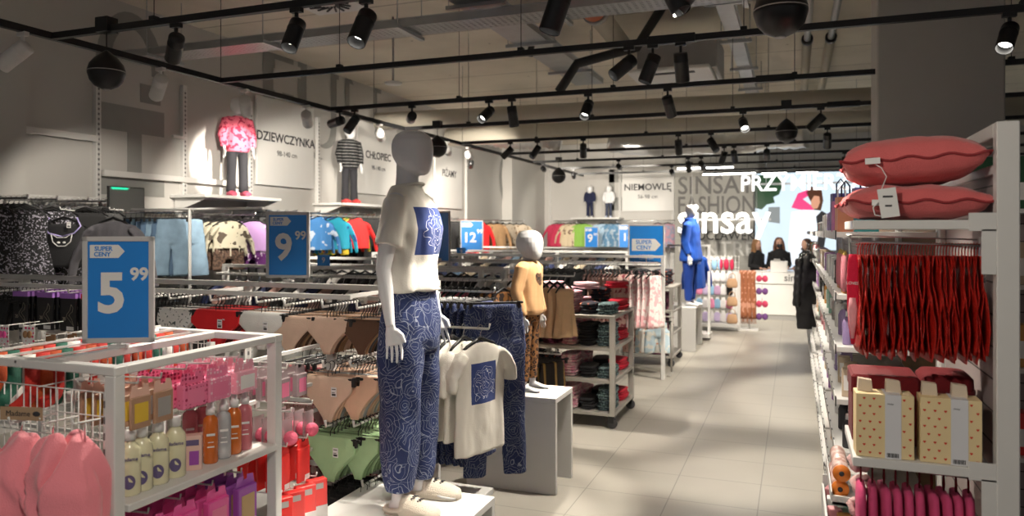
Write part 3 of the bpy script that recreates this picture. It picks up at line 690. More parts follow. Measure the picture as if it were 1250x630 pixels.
def printed(name, base, x0, x1, z0, z1, ink=NAVY, line_=(.75, .78, .88), sc=9., shape='box', lw=.03, my=None):
    m = mat(name, base, .85, bump=.1, bs=150, sheen=.05); nt, b = nodes_of(m)
    tc = nt.nodes.new('ShaderNodeTexCoord'); s = nt.nodes.new('ShaderNodeSeparateXYZ'); nt.links.new(tc.outputs['Object'], s.inputs[0])
    def rng(o, a, c): return math_node(nt, 'MULTIPLY', math_node(nt, 'GREATER_THAN', o, a), math_node(nt, 'LESS_THAN', o, c))
    k = math_node(nt, 'MULTIPLY', math_node(nt, 'MULTIPLY', rng(s.outputs[0], x0, x1), rng(s.outputs[2], z0, z1)), math_node(nt, 'LESS_THAN', s.outputs[1], 0. if my is None else my))
    if shape == 'heart':   # (x^2+z^2-1)^3 - x^2 z^3 < 0
        u = math_node(nt, 'DIVIDE', math_node(nt, 'SUBTRACT', s.outputs[0], (x0 + x1) / 2), (x1 - x0) / 2 / 1.15)
        v = math_node(nt, 'DIVIDE', math_node(nt, 'SUBTRACT', s.outputs[2], (z0 + z1) / 2 - .02 * (z1 - z0)), (z1 - z0) / 2 / 1.2)
        u2 = math_node(nt, 'MULTIPLY', u, u); v2 = math_node(nt, 'MULTIPLY', v, v)
        q = math_node(nt, 'SUBTRACT', math_node(nt, 'ADD', u2, v2), 1.); q3 = math_node(nt, 'MULTIPLY', math_node(nt, 'MULTIPLY', q, q), q)
        k = math_node(nt, 'MULTIPLY', k, math_node(nt, 'LESS_THAN', q3, math_node(nt, 'MULTIPLY', u2, math_node(nt, 'MULTIPLY', v2, v))))
        p = mixcol(nt, f_leopard(nt, tc.outputs['Object'], 60.), ink, line_)
    else:
        # one big open rose: wobbling rings about the middle of the square
        sub = nt.nodes.new('ShaderNodeVectorMath'); sub.operation = 'SUBTRACT'; nt.links.new(tc.outputs['Object'], sub.inputs[0]); sub.inputs[1].default_value = ((x0 + x1) / 2, 0, (z0 + z1) / 2)
        nz = nt.nodes.new('ShaderNodeTexNoise'); nz.inputs['Scale'].default_value = 22; nz.inputs['Detail'].default_value = 1; nt.links.new(sub.outputs[0], nz.inputs['Vector'])
        flat = nt.nodes.new('ShaderNodeVectorMath'); flat.operation = 'MULTIPLY'; nt.links.new(sub.outputs[0], flat.inputs[0]); flat.inputs[1].default_value = (1, 0, 1)
        ln = nt.nodes.new('ShaderNodeVectorMath'); ln.operation = 'LENGTH'; nt.links.new(flat.outputs[0], ln.inputs[0])
        d = math_node(nt, 'ADD', ln.outputs['Value'], math_node(nt, 'MULTIPLY', math_node(nt, 'SUBTRACT', nz.outputs['Fac'], .5), .11))
        rg = math_node(nt, 'LESS_THAN', math_node(nt, 'ABSOLUTE', math_node(nt, 'SINE', math_node(nt, 'MULTIPLY', d, 150.))), .17)
        rg = math_node(nt, 'MULTIPLY', rg, math_node(nt, 'LESS_THAN', d, .085))
        p = mixcol(nt, rg, ink, line_)
    nt.links.new(mixcol(nt, k, base, p), b.inputs['Base Color']); return m

# ---- adult mannequin
AX, AY, AZ = -1.70, 3.12, .45
A = figure('mannequin', 'tall faceless white mannequin in cream T-shirt and navy rose pyjama trousers', (AX, AY, AZ), R(94), 1.776,
           arms=[(-1, [(-.172, .0, 1.43), (-.235, .03, 1.13), (-.245, -.01, .88)], (.05, -.16, -1)), (1, [(.172, .0, 1.43), (.235, .03, 1.14), (.23, -.035, .89)], (-.03, -.16, -1))], stance=.098)
mb = MB()
mb.loft([ring((0, cy, z), rx, ry, 32, ex=2.2, amp=am, k=5) for z, cy, rx, ry, am in ((1.02, .0, .165, .128, .004), (1.08, .0, .163, .125, .003), (1.15, 0, .157, .118, .002), (1.24, -.004, .165, .124, 0), (1.31, -.008, .175, .130, 0), (1.38, 0, .18, .118, 0), (1.43, .008, .175, .10, 0), (1.465, .014, .135, .085, 0), (1.495, .02, .088, .078, 0), (1.512, .02, .07, .072, 0))])
for sd in (-1, 1):
    mb.tube([(sd * .12, .005, 1.43), (sd * .168, .005, 1.425), (sd * .198, .008, 1.32), (sd * .215, .016, 1.235)], [.056, .060, .060, .062], 16)
me = fuse(mb, 'tee', [printed('cream jersey with rose square', CREAM, -.13, .12, 1.19, 1.41)], .0085, 4, .011, 7, 3.)
link('t_shirt', me, A)
MB().tube([(.074 * math.cos(a), .02 + .076 * math.sin(a), 1.512 - .012 * math.sin(a + PI) * -1) for a in [2 * PI * i / 24 for i in range(25)]], .007, 8).build('collar_rib', cloth('cream rib', (.80, .77, .70)), A)
mb = MB()
mb.loft([ring((0, .005, z), rx, ry, 32, ex=2.2, amp=.002, k=9) for z, rx, ry in ((1.03, .145, .108), (.98, .155, .115), (.88, .178, .13), (.80, .185, .132), (.74, .17, .12))])
for sd in (-1, 1):
    mb.loft([ring((sd * x, .008, z), rx, ry, 24, amp=am, k=5, ph=z * 14) for x, z, rx, ry, am in ((.085, .82, .098, .115, 0), (.096, .70, .1, .112, .002), (.105, .5, .092, .1, .004), (.11, .3, .086, .092, .005), (.113, .16, .076, .082, .004), (.114, .10, .062, .068, .003))])
link('pyjama_trousers', fuse(mb, 'pj', [navyrose], .009, 3, .012, 6, 9.), A)
fluff = mat('cream fluffy slipper', (.78, .70, .58), .95, bump=.8, bs=300, sheen=.4)
def slipper(sd, label):
    t = thing('slipper', label, 'slipper', (0, 0, 0), 0, None)
    mb = MB(); x = 0
    O = [(.0, .075), (.03, .07), (.043, .035), (.044, -.03), (.052, -.10), (.05, -.15), (.032, -.19), (0, -.203), (-.032, -.19), (-.05, -.15), (-.052, -.10), (-.044, -.03), (-.043, .035), (-.03, .07)]
    mb.prism([(a, b) for a, b in O], .018, plane='xy', o=(0, 0, .009)); mb.build('sole', mat('slipper sole', (.55, .5, .42), .8), t)
    mb = MB(); mb.loft([ring((0, y, .018), 0.002 + w, h, 18, tilt=Matrix.Rotation(R(90), 3, 'X')) for y, w, h in ((-.200, .012, .014), (-.19, .034, .028), (-.16, .05, .042), (-.12, .054, .055), (-.07, .052, .068), (-.03, .049, .076), (-.015, .047, .076))])
    mb.tube([(.045, -.03, .03), (.045, .03, .022), (.03, .07, .02), (0, .078, .02), (-.03, .07, .02), (-.045, .03, .022), (-.045, -.03, .03)], .012, 8)
    up = fuse(mb, 'upper', [fluff], .005, 2); up_o = link('upper', up, t)
    for v in up.vertices:
        if v.co.z < .006: v.co.z = .006
    mb = MB()
    for j, (y0, n_, a0) in enumerate(((-.075, 9, .026), (-.105, 8, .022))):
        pts = []
        for i in range(n_ * 4):
            u = i / (n_ * 4 - 1); xx = -a0 + 2 * a0 * u; yy = y0 + .009 * math.sin(u * n_ * 2.4) ; hgt = .018 + (.068 if j == 0 else .058) * math.sqrt(max(0, 1 - (xx / .055) ** 2)) + .002
            pts.append((xx, yy, hgt))
        mb.tube(pts, .0018, 5)
    mb.build('embroidery', M['dark'], t)
    return t
for sd, l in ((-1, 'cream fluffy slipper on the foot nearest the camera'), (1, 'cream fluffy slipper on the mannequin foot farther from the camera')):
    s_ = slipper(sd, l); s_.parent = None
    m_ = Matrix.Translation((AX, AY, AZ + .003)) @ Matrix.Rotation(R(94), 4, 'Z') @ Matrix.Translation((sd * .118, 0, 0)) @ Matrix.Rotation(R(sd * 6), 4, 'Z')
    s_.location = m_.translation; s_.rotation_euler.z = m_.to_euler().z

def plinth(name, label, x0, x1, y0, y1, z, th=.035):
    t = thing(name, label, 'display plinth', ((x0 + x1) / 2, (y0 + y1) / 2, 0)); hx, hy = (x1 - x0) / 2, (y1 - y0) / 2
    MB().b2((-hx, -hy, z - th), (hx, hy, z), bev=.002).build('top', M['wood'], t)
    for s in (-1, 1): MB().b2((-hx, s * (hy - th / 2) - th / 2, 0), (hx, s * (hy - th / 2) + th / 2, z - th - .0005), bev=.002).build('leg_panel', M['wood'], t)
    MB().b2((-hx + .02, -.012, .0), (hx - .22, .012, z - th - .001)).build('inner_panel', M['woodedge'], t)
    return t
plinth('display_plinth', 'low white plinth under the tall mannequin in pyjamas', -2.06, -1.37, 2.55, 3.36, AZ)
plinth('display_plinth', 'white plinth under the child mannequin in camel sweatshirt', -2.12, -1.475, 4.68, 5.08, .64)
plinth('display_plinth', 'far white plinth under the mannequin in blue hoodie', -1.85, onY(852, 11.2), 10.95, 11.75, .64)

# ---- child mannequin in camel
camel = cloth('camel fleece', (.62, .36, .17))
C_ = figure('mannequin', 'small faceless white mannequin in camel sweatshirt and leopard leggings', (-1.74, 4.90, .64), R(84), 1.115,
            arms=[(-1, [(-.118, .0, .86), (-.155, .02, .68), (-.150, -.03, .52)], (.02, -.1, -1)), (1, [(.118, .0, .86), (.155, .02, .68), (.150, -.02, .52)], (0, -.1, -1))], child=True, stance=.10)
mb = MB(); mb.loft([ring((0, 0, z), rx, ry, 26, ex=2.2, amp=.002, k=6) for z, rx, ry in ((.53, .118, .09), (.56, .125, .098), (.65, .12, .09), (.75, .12, .088), (.82, .122, .08), (.86, .118, .07), (.89, .08, .055), (.905, .056, .05))])
for sd in (-1, 1): mb.tube([(sd * .08, 0, .86), (sd * .122, 0, .85), (sd * .165, .018, .69), (sd * .158, -.025, .55), (sd * .156, -.03, .53)], [.045, .05, .044, .036, .03], 14)
link('sweatshirt', fuse(mb, 'sweat', [printed('camel jersey with leopard heart', (.62, .36, .17), -.055, .045, .72, .82, (.16, .07, .03), (.01, .006, .005), shape='heart')], .007, 3, .006, 10, 1.), C_)
mb = MB(); mb.loft([ring((0, .005, z), rx, ry, 24) for z, rx, ry in ((.60, .098, .075), (.53, .108, .08), (.48, .10, .075))])
for sd in (-1, 1): mb.loft([ring((sd * x, .006, z), r, r * 1.05, 18) for x, z, r in ((.058, .52, .055), (.063, .42, .052), (.066, .3, .044), (.068, .2, .041), (.070, .09, .034), (.070, .07, .031))])
link('leggings', fuse(mb, 'leg', [leop], .007, 2, .004, 10), C_)

# ---- mannequin in blue hoodie
royal = cloth('royal blue fleece', (.012, .085, .46))
B_ = figure('mannequin', 'far faceless mannequin in royal blue hoodie beside the aisle', (onY(843, 11.3), 11.3, .64), R(80), 1.50,
            arms=[(-1, [(-.155, 0, 1.19), (-.21, .02, .95), (-.2, -.04, .74)], (0, -.1, -1)), (1, [(.155, 0, 1.19), (.21, .02, .95), (.2, -.04, .74)], (0, -.1, -1))], stance=.1)
mb = MB(); mb.loft([ring((0, 0, z), rx, ry, 26, ex=2.2, amp=.003, k=6) for z, rx, ry in ((.66, .2, .15), (.7, .21, .16), (.9, .185, .14), (1.1, .17, .13), (1.19, .165, .11), (1.25, .11, .09), (1.30, .09, .085))])
mb.loft([ring((0, .06, z), rx, ry, 20) for z, rx, ry in ((1.16, .05, .03), (1.19, .09, .05), (1.23, .10, .06), (1.25, .09, .05), (1.265, .05, .03))])
for sd in (-1, 1): mb.tube([(sd * .11, 0, 1.2), (sd * .165, 0, 1.18), (sd * .22, .018, .95), (sd * .205, -.03, .77)], [.06, .068, .06, .045], 14)
link('hoodie', fuse(mb, 'hd', [royal], .011, 3, .01, 7), B_)
mb = MB(); mb.loft([ring((0, .005, z), rx, ry, 24) for z, rx, ry in ((.8, .14, .11), (.7, .155, .12), (.62, .14, .11))])
for sd in (-1, 1): mb.loft([ring((sd * x, .006, z), r, r * 1.05, 18) for x, z, r in ((.085, .68, .085), (.09, .4, .07), (.095, .12, .055), (.095, .08, .045))])
link('tracksuit_trousers', fuse(mb, 'tr', [cloth('deep blue fleece', (.01, .05, .30))], .011, 2, .008, 8), B_)

# ---- children on the wall shelves
def small(name, label, px, X=None, Y=None, z=2.155, H=1.16, rz=0., top=(.8, .1, .2), bottom=(.02, .02, .025), topm=None, shoes=(.7, .12, .2)):
    loc = (X, onX(px, X), z) if X is not None else (onY(px, Y), Y, z)
    s = H / 1.115
    f = figure('mannequin', label, loc, rz, H, arms=[(sd, [(sd * .118 * s, 0, .86 * s), (sd * .16 * s, .01, .68 * s), (sd * .16 * s, -.04, .53 * s)], (0, -.1, -1)) for sd in (-1, 1)], child=True, stance=.10)
    mb = MB(); mb.loft([ring((0, 0, zz * s), rx * s, ry * s, 22, ex=2.2, amp=.004, k=6) for zz, rx, ry in ((.50, .12, .095), (.56, .14, .11), (.7, .13, .10), (.82, .13, .085), (.87, .12, .07), (.895, .07, .055), (.905, .056, .05))])
    for sd in (-1, 1): mb.tube([(sd * .08 * s, 0, .86 * s), (sd * .126 * s, 0, .85 * s), (sd * .172 * s, .012, .69 * s), (sd * .165 * s, -.035, .56 * s)], [.048 * s, .055 * s, .05 * s, .038 * s], 12)
    link('jumper', fuse(mb, 'j', [topm or cloth(label, top)], .010, 2, .006, 10), f)
    mb = MB(); mb.loft([ring((0, .005, zz * s), rx * s, ry * s, 20) for zz, rx, ry in ((.60, .10, .08), (.53, .11, .085), (.48, .10, .075))])
    for sd in (-1, 1): mb.loft([ring((sd * x * s, .006, zz * s), r * s, r * 1.05 * s, 16) for x, zz, r in ((.058, .52, .058), (.063, .42, .055), (.066, .3, .05), (.068, .2, .05), (.070, .09, .054), (.070, .05, .055))])
    link('trousers', fuse(mb, 'tt', [cloth('trouser ' + label, bottom)], .010, 2), f)
    for sd in (-1, 1):
        m2 = MB(); m2.loft([ring((sd * .078 * s, yy, zz * s), w * s, h * s, 14, tilt=Matrix.Rotation(R(90), 3, 'X')) for yy, zz, w, h in ((.06, .03, .02, .02), (.045, .034, .035, .034), (-.02, .036, .036, .036), (-.09, .03, .042, .028), (-.13, .024, .03, .02))]); m2.build('shoe', cloth('shoe ' + label, shoes), f)
    return f
pinkcow = pmat('pink jumper with dark red spots', (.85, .16, .24), (.42, .02, .06), 'blobs', 22, .56)
small('m', 'girl mannequin in pink spotted jumper and black flared trousers on wall shelf', 290, X=-6.15, rz=R(62), H=1.17, topm=pinkcow)
bw = pmat('black jumper with white sleeve lines', (.008, .008, .009), (.5, .5, .5), 'stripes', 22., .09)
small('m', 'boy mannequin in black jumper with white lines on wall shelf', 427, X=-6.15, rz=R(62), H=1.17, topm=bw, shoes=(.6, .05, .05))
small('m', 'toddler mannequin in navy tracksuit on back wall shelf', 720, Y=19.25, z=TSH[2], H=.86, rz=R(5), top=(.015, .02, .06), bottom=(.015, .02, .06), shoes=(.7, .7, .7))
small('m', 'toddler mannequin in white hoodie and dark shorts on back wall shelf', 743, Y=19.25, z=TSH[2], H=.86, rz=R(5), top=(.82, .83, .85), bottom=(.05, .06, .1), shoes=(.6, .65, .8))
# ================================================================== SALE SIGNS
signframe = mat('pale grey sign frame', (.50, .49, .49), .4)
def sale_sign(label, loc, rz, w, h, big, small_='', stem=.08, title=True, group=None, art='price', base=True):
    """framed blue price card on a stem; loc is the foot of the stem"""
    t = thing('sale_sign', label, 'price sign', loc, rz, group)
    z0 = stem; f = .018
    mb = MB()
    for a, b in (((-w / 2, -.008, z0), (w / 2, .008, z0 + f)), ((-w / 2, -.008, z0 + h - f), (w / 2, .008, z0 + h)), ((-w / 2, -.008, z0), (-w / 2 + f, .008, z0 + h)), ((w / 2 - f, -.008, z0), (w / 2, .008, z0 + h))): mb.b2(a, b, bev=.002)
    mb.build('frame', signframe, t)
    MB().b2((-w / 2 + f, -.003, z0 + f), (w / 2 - f, .003, z0 + h - f)).build('card', M['blue'], t)
    if base: mb = MB(); mb.tube([(0, 0, 0), (0, 0, z0)], .008, 8); mb.b2((-.03, -.02, -.002), (.03, .02, .008)); mb.build('stem', signframe, t)
    s = w / .29
    def tx(n, b, sz, x, z, m=M['white'], off=.0): text(n, b, sz * s, m, t, (x * s, -.0045, z0 + h * z), (R(90), 0, 0), .0006, off)
    if art == 'price':
        mb = MB(); a = w / 2 - f - .008; zt = z0 + h * .86; mb.prism([(-a, -.028 * s), (-a + .115 * s, -.028 * s), (-a + .14 * s, 0), (-a + .115 * s, .028 * s), (-a, .028 * s)], .002, o=(0, -.0045, zt)); mb.build('arrow_badge', M['white'], t)
        text('badge_lettering', 'SUPER', .026 * s, M['blue'], t, (-a + .055 * s, -.006, zt + .011 * s), (R(90), 0, 0), .0004, .0006); text('badge_lettering', 'CENY', .026 * s, M['blue'], t, (-a + .05 * s, -.006, zt - .013 * s), (R(90), 0, 0), .0004, .0006)
        if big: tx('price', big, .235 if len(big) < 2 else .17, -.028 if small_ else 0, .45, off=.006)
        if small_: tx('price_cents', small_, .075, .085 if len(big) < 2 else .1, .64, off=.002)
    else:
        mb = MB(); zt = z0 + h * .52; mb.prism([(-.115 * s, -.048 * s), (.07 * s, -.048 * s), (.115 * s, 0), (.07 * s, .048 * s), (-.115 * s, .048 * s)], .002, o=(0, -.0045, zt)); mb.build('arrow_badge', M['white'], t)
        text('badge_lettering', 'SUPER', .046 * s, M['blue'], t, (-.02 * s, -.006, zt + .021 * s), (R(90), 0, 0), .0004, .0012); text('badge_lettering', 'CENY', .046 * s, M['blue'], t, (-.02 * s, -.006, zt - .023 * s), (R(90), 0, 0), .0004, .0012)
        MB().prism([(-.006, -.006), (.008, 0), (-.006, .006)], .001, o=(.093 * s, -.006, zt)).build('arrow_tip', mat('gold print', (.7, .5, .1), .5), t)
        for j, zz in enumerate((.27, .19)): tx('small_print', 'SUPER CENY', .02, 0, zz)
    return t

# ================================================================== NEAR LEFT GONDOLA
gx0, gx1, gy0, gy1, gz = -1.96, -2.62, 1.70, 2.46, 1.30
p = .045
Gn = thing('display_gondola', 'white steel display rack nearest the camera with toiletries shelf', 'display rack', (gx0, gy0, 0))
def rel(pts): return [tuple(a - b for a, b in zip(q, (gx0, gy0, 0))) for q in pts]
def gbox(name, boxes, m=None, bev=.003, par=None):
    mb = MB()
    for a, b in boxes: mb.b2(*rel((a, b)), bev=bev)
    return mb.build(name, m or M['white'], par or Gn)
for x, y in ((gx0 - p, gy0), (gx0 - p, gy1), (gx1, gy0), (gx1, gy1)):
    gbox('post', [((x, y, 0), (x + p, y + p * .9, gz))])
gbox('top_rail', [((gx1, gy0, gz), (gx0, gy0 + p, gz + .028))]); gbox('top_rail', [((gx1, gy1, gz), (gx0, gy1 + p, gz + .028))])
gbox('top_rail', [((gx0 - p, gy0 + p, gz), (gx0, gy1, gz + .028))]); gbox('top_rail', [((-2.31, gy0 + p, gz), (-2.27, gy1, gz + .028))])
gbox('slot_strip', [((gx0 - p - .001, gy0 - .001, .1), (gx0 - p + .006, gy0 + .02, gz - .05))], slotm, 0)
mb = MB()
for i in range(20): mb.tube([(gx1 + .03 + i * .031, gy0 + .01, .1), (gx1 + .03 + i * .031, gy0 + .01, gz - .06)], .0022, 5)
for i in range(16): mb.tube([(gx1, gy0 + .008, .12 + i * .075), (gx0 - p, gy0 + .008, .12 + i * .075)], .0022, 5)
mb.v = rel(mb.v); mb.build('end_grid', M['white'], Gn)
mb = MB()
for i in range(22): mb.tube([(-2.29, gy0 + .06 + i * .033, .1), (-2.29, gy0 + .06 + i * .033, gz)], .0022, 5)
for i in range(16): mb.tube([(-2.29, gy0, .12 + i * .075), (-2.29, gy1, .12 + i * .075)], .0022, 5)
mb.v = rel(mb.v); mb.build('centre_grid', M['white'], Gn)
gbox('shelf', [((-2.27, gy0 + p, .865), (gx0 + .01, gy1, .89))]); gbox('base_shelf', [((gx1, gy0, .06), (gx0, gy1, .12))])
def hook(x, y, z, L, dx=1, dy=0, par=Gn, org=(gx0, gy0, 0), name='display_hook'):
    mb = MB(); o = Vector(org); d = Vector((dx, dy, 0)); q = Vector((x, y, z)) - o
    mb.tube([q, q + d * L * .5 + Vector((0, 0, .005)), q + d * L + Vector((0, 0, .012)), q + d * (L + .004) + Vector((0, 0, .03))], .0035, 6); mb.box(q + Vector((0, 0, -.01)), (.012, .03, .04) if dx else (.03, .012, .04), bev=.002)
    return mb.build(name, M['white'], par)

# bottles
def bottle_me(kind, body, capm, lab=None):
    def mk(): return None
    return kind
lotion = mat('pale yellow lotion', (.78, .74, .50), .22, coat=.5); ink = mat('violet label print', (.13, .10, .22), .6)
plast = mat('white pump plastic', (.82, .82, .82), .35)
def bottle(label, loc, kind='lotion', liquid=None, rz=0., sc=1., group=None, capm=None):
    t = thing('bottle', label, 'bottle', loc, rz, group)
    if kind == 'lotion':
        MB().lathe([(.002, 0), (.028, .0), (.031, .004), (.031, .115), (.029, .135), (.016, .152), (.013, .155), (.013, .16), (.002, .16)], (0, 0, 0), 20, sy=.8).build('bottle_body', liquid or lotion, t)
        MB().lathe([(.002, .158), (.0165, .158), (.0165, .186), (.0155, .189), (.002, .189)], (0, 0, 0), 18).build('cap', plast, t)
        text('label_print', 'Madame', .014, ink, t, (0, -.0262, .108), (R(90), 0, 0), .0008, .0002)
        mb = MB(); mb.lathe([(.002, -.0262), (.016, -.0262), (.016, -.024), (.002, -.024)], (0, 0, .04), 18, ax='z'); mb = MB(); mb.add([(.017 * math.cos(a), -.0265 + .004 * math.cos(a) ** 2, .042 + .021 * math.sin(a)) for a in [2 * PI * i / 20 for i in range(20)]], [list(range(20))]); mb.build('round_mark', ink, t)
    else:
        MB().lathe([(.002, 0), (.021, .0), (.0225, .004), (.0225, .12), (.020, .135), (.011, .143), (.011, .148), (.002, .148)], (0, 0, 0), 18).build('bottle_body', liquid, t)
        mb = MB(); mb.lathe([(.002, .146), (.0135, .146), (.0135, .166), (.009, .17), (.009, .182), (.0065, .184), (.0065, .19), (.012, .192), (.012, .203), (.002, .205)], (0, 0, 0), 16); mb.box((.0, -.011, .198), (.008, .014, .008), bev=.002); mb.build('spray_pump', capm or plast, t)
        mb = MB(); mb.lathe([(.0228, .04), (.0228, .10)], (0, 0, 0), 18); 
        for j in range(5): pass
        MB().b2((-.01, -.0232, .05), (.01, -.0222, .054)).b2((-.012, -.0232, .085), (.012, -.0222, .092)).b2((-.008, -.0232, .065), (.008, -.0222, .067)).build('label_print', M['paper'], t)
    t.scale = (sc,) * 3
    return t
SX = -2.03
for px, l in ((158, 'first pale yellow lotion bottle, half hidden by the rack post'), (173, 'second pale yellow lotion bottle from the rack post'), (193, 'third pale yellow lotion bottle from the rack post'), (214, 'pale yellow lotion bottle next to the pink carton')):
    bottle(l, (SX, onX(px, SX), .89), 'lotion', rz=R(45), sc=1.12, group='lotion bottles on the near shelf')
orange_l = mat('orange liquid', (.80, .20, .03), .12, trans=.25, coat=.6); clear_l = mat('clear liquid', (.62, .64, .66), .1, trans=.4, coat=.5); pink_l = mat('pink liquid', (.72, .22, .26), .12, trans=.25, coat=.5)
for px, X, lq, l in ((257, -2.03, orange_l, 'orange spray bottle with white pump, left one'), (273, -2.03, clear_l, 'clear spray bottle between two orange bottles'), (286, -2.03, orange_l, 'orange spray bottle, between clear and pink bottles'), (299, -2.03, pink_l, 'pink spray bottle at the end of the near shelf'),
                     (232, -2.16, pink_l, 'pink spray bottle behind the pink carton, left one'), (247, -2.16, pink_l, 'pink spray bottle behind the orange bottle')):
    bottle(l, (X, onX(px, X), .89), 'spray', lq, rz=R(45), sc=1.22)
t = thing('carton', 'pale pink toiletry carton standing after the lotion bottles', 'carton', (SX, onX(236, SX), .89), R(40))
MB().b2((-.03, -.02, 0), (.03, .02, .125), bev=.002).build('box', mat('blush card', (.78, .52, .45), .5), t)
MB().b2((-.012, -.0215, .02), (.02, -.0205, .07)).build('label_print', M['purple'], t); MB().b2((-.022, -.0215, .09), (.02, -.0205, .11)).build('label_print', ink, t)

# hanging packs on hooks along +X
def pack(label, loc, w, h, d, body, face=None, rz=R(90), group=None, header=None, name='gift_box', cat='package', barcode=True, tilt=0.):
    """flat pack hung from its top by a header card; the front faces -Y before turning"""
    t = thing(name, label, cat, loc, rz, group)
    b = MB().b2((-w / 2, -d / 2, -.03 - h), (w / 2, d / 2, -.03), bev=min(.004, d * .3)).build('box', body, t); b['_m'] = 1
    hd = MB(); hd.prism([(-w * .5, -.03), (w * .5, -.03), (w * .42, .006), (.012, .01), (.010, -.006), (-.010, -.006), (-.012, .01), (-w * .42, .006)], .0015); hd.build('hang_tab', header or body, t)
    if face: MB().b2((-w * .34, -d / 2 - .0012, -.03 - h * .8), (w * .34, -d / 2 - .0004, -.03 - h * .2)).build('front_panel', face, t)
    if barcode: MB().b2((w * .05, -d / 2 - .0018, -.03 - h * .97), (w * .42, -d / 2 - .0004, -.03 - h * .82)).build('barcode_sticker', M['paper'], t)
    if tilt: t.rotation_euler.x = tilt
    return t
def packrow(pr, a, b, n, jz=.03):
    P = line(a, b, n)
    for i, q in enumerate(P):
        if i == 0: pr.location = q
        else: dup(pr, q, pr.rotation_euler.z + random.uniform(-jz, jz))
dotpink = pmat('pink box with dark dots', (.86, .20, .36), (.40, .01, .08), 'dots', 60, .33, .5, 0); dotpale = pmat('pink box with pale dots', (.86, .26, .42), (.93, .62, .70), 'dots', 60, .3, .5, 0); starp = pmat('light pink box with white stars', (.88, .42, .52), (.95, .8, .84), 'blobs', 70, .62, .5, 0)
for i, (px, m, l, w) in enumerate(((235, dotpink, 'pink box with dark dots hanging above the spray bottles', .1), (265, dotpale, 'pink box with pale dots hanging above the spray bottles', .1), (298, starp, 'light pink speckled box hanging above the orange bottles', .1))):
    X = -2.0; y = onX(px, X); hook(-2.28, y, 1.245, .25)
    pr = pack(l, (X, y, 1.24), .115, .085, .035, m, M['pink'] if i != 2 else M['paper'], group=l.split(' hang')[0] + 'es', barcode=False); pr.children[2].scale = (1, 1, 1)
    packrow(pr, (X, y, 1.24), (X - .2, y, 1.24), 5)
brownc = mat('brown kraft pack', (.42, .25, .16), .5)
for px, l, f in ((171, 'brown cosmetic sachet with yellow corner hanging above the lotions', mat('yellow print', (.75, .5, .05), .5)), (199, 'brown cosmetic sachet with grey window hanging above the lotions', M['steel'])):
    X = -2.0; y = onX(px, X); hook(-2.28, y, 1.24, .27)
    pr = pack(l, (X, y, 1.235), .08, .105, .012, brownc, f, header=mat('blush header', (.8, .5, .4), .5), name='cosmetic_sachet', group=l.split(' hang')[0] + 's', barcode=False)
    packrow(pr, (X, y, 1.24), (X - .22, y, 1.24), 5)
for px, m, f, l in ((186, M['hot'], M['paper'], 'hot pink hanging box under the shelf, nearest the post'), (225, M['hot'], M['pink'], 'hot pink hanging box under the shelf, second'), (264, M['hot'], M['pink'], 'hot pink hanging box under the shelf, beside the purple box'), (299, M['purple'], mat('gold brown panel', (.5, .33, .14), .5), 'purple hanging box with gold window under the shelf')):
    X = -1.99; y = onX(px, X); hook(-2.28, y, .80, .27)
    pr = pack(l, (X, y, .795), .105, .16, .03, m, f, group=l.split(' under')[0] + 'es')
    packrow(pr, (X, y, .795), (X - .2, y, .795), 5)
# clear packs on the next bay, hung farther along the same side
Gb = thing('display_gondola', 'white display rack bay holding the red and pink hanging packs', 'display rack', (-2.3, 2.52, 0))
mb = MB(); mb.b2((-.02, 0, 0), (.02, .04, 1.20), bev=.003); mb.build('post', M['white'], Gb); mb = MB(); mb.b2((-.02, .8, 0), (.02, .84, 1.20), bev=.003); mb.build('post', M['white'], Gb)
for z in (.64, .83, .97, 1.16): MB().b2((-.008, .04, z - .008), (.008, .80, z + .008)).build('cross_bar', M['white'], Gb)
MB().b2((-.3, 0, .06), (.3, .84, .12)).build('base_shelf', M['white'], Gb)
clearp = mat('clear plastic blister', (.75, .62, .64), .12, trans=.55, coat=.6)
def brow(px0, X, z, n, mk, L=.3):
    y = onX(px0, X); hook(-2.3, y, z, -2.3 * -1 + X + .02, org=(-2.3, 2.52, 0), par=Gb); pr = mk((X, y, z)); packrow(pr, (X, y, z), (X - .05 * (n - 1), y, z), n)
for px in (345, 366): brow(px, -2.02, 1.16, 5, lambda q, px=px: pack(f'clear pack with pink filling, {"left" if px == 345 else "right"} hook of the upper pair', q, .07, .1, .03, clearp, M['pink'], name='blister_pack', group=f'pink blister packs {px}', barcode=False))
def pompom(q, l, g):
    t = thing('hair_clip_pack', l, 'package', q, R(90), g)
    MB().b2((-.035, -.003, -.13), (.035, .003, -.02)).build('card', clearp, t); MB().ball((0, -.02, -.10), .03, 14, 8).build('pompom', cloth('pink pompom', (.86, .16, .26), bump=.8), t); return t
for px, w_ in ((350, 'left'), (376, 'right')): brow(px, -2.02, .97, 4, lambda q, w_=w_: pompom(q, f'pack with pink pompom on the {w_} middle hook', 'pompom packs ' + w_))
for px, w_ in ((345, 'left'), (370, 'right')): brow(px, -2.02, .83, 5, lambda q, w_=w_: pack(f'glossy red hanging pack with white sticker, {w_} one', q, .085, .15, .012, M['red'], None, name='red_pack', group='red packs ' + w_))
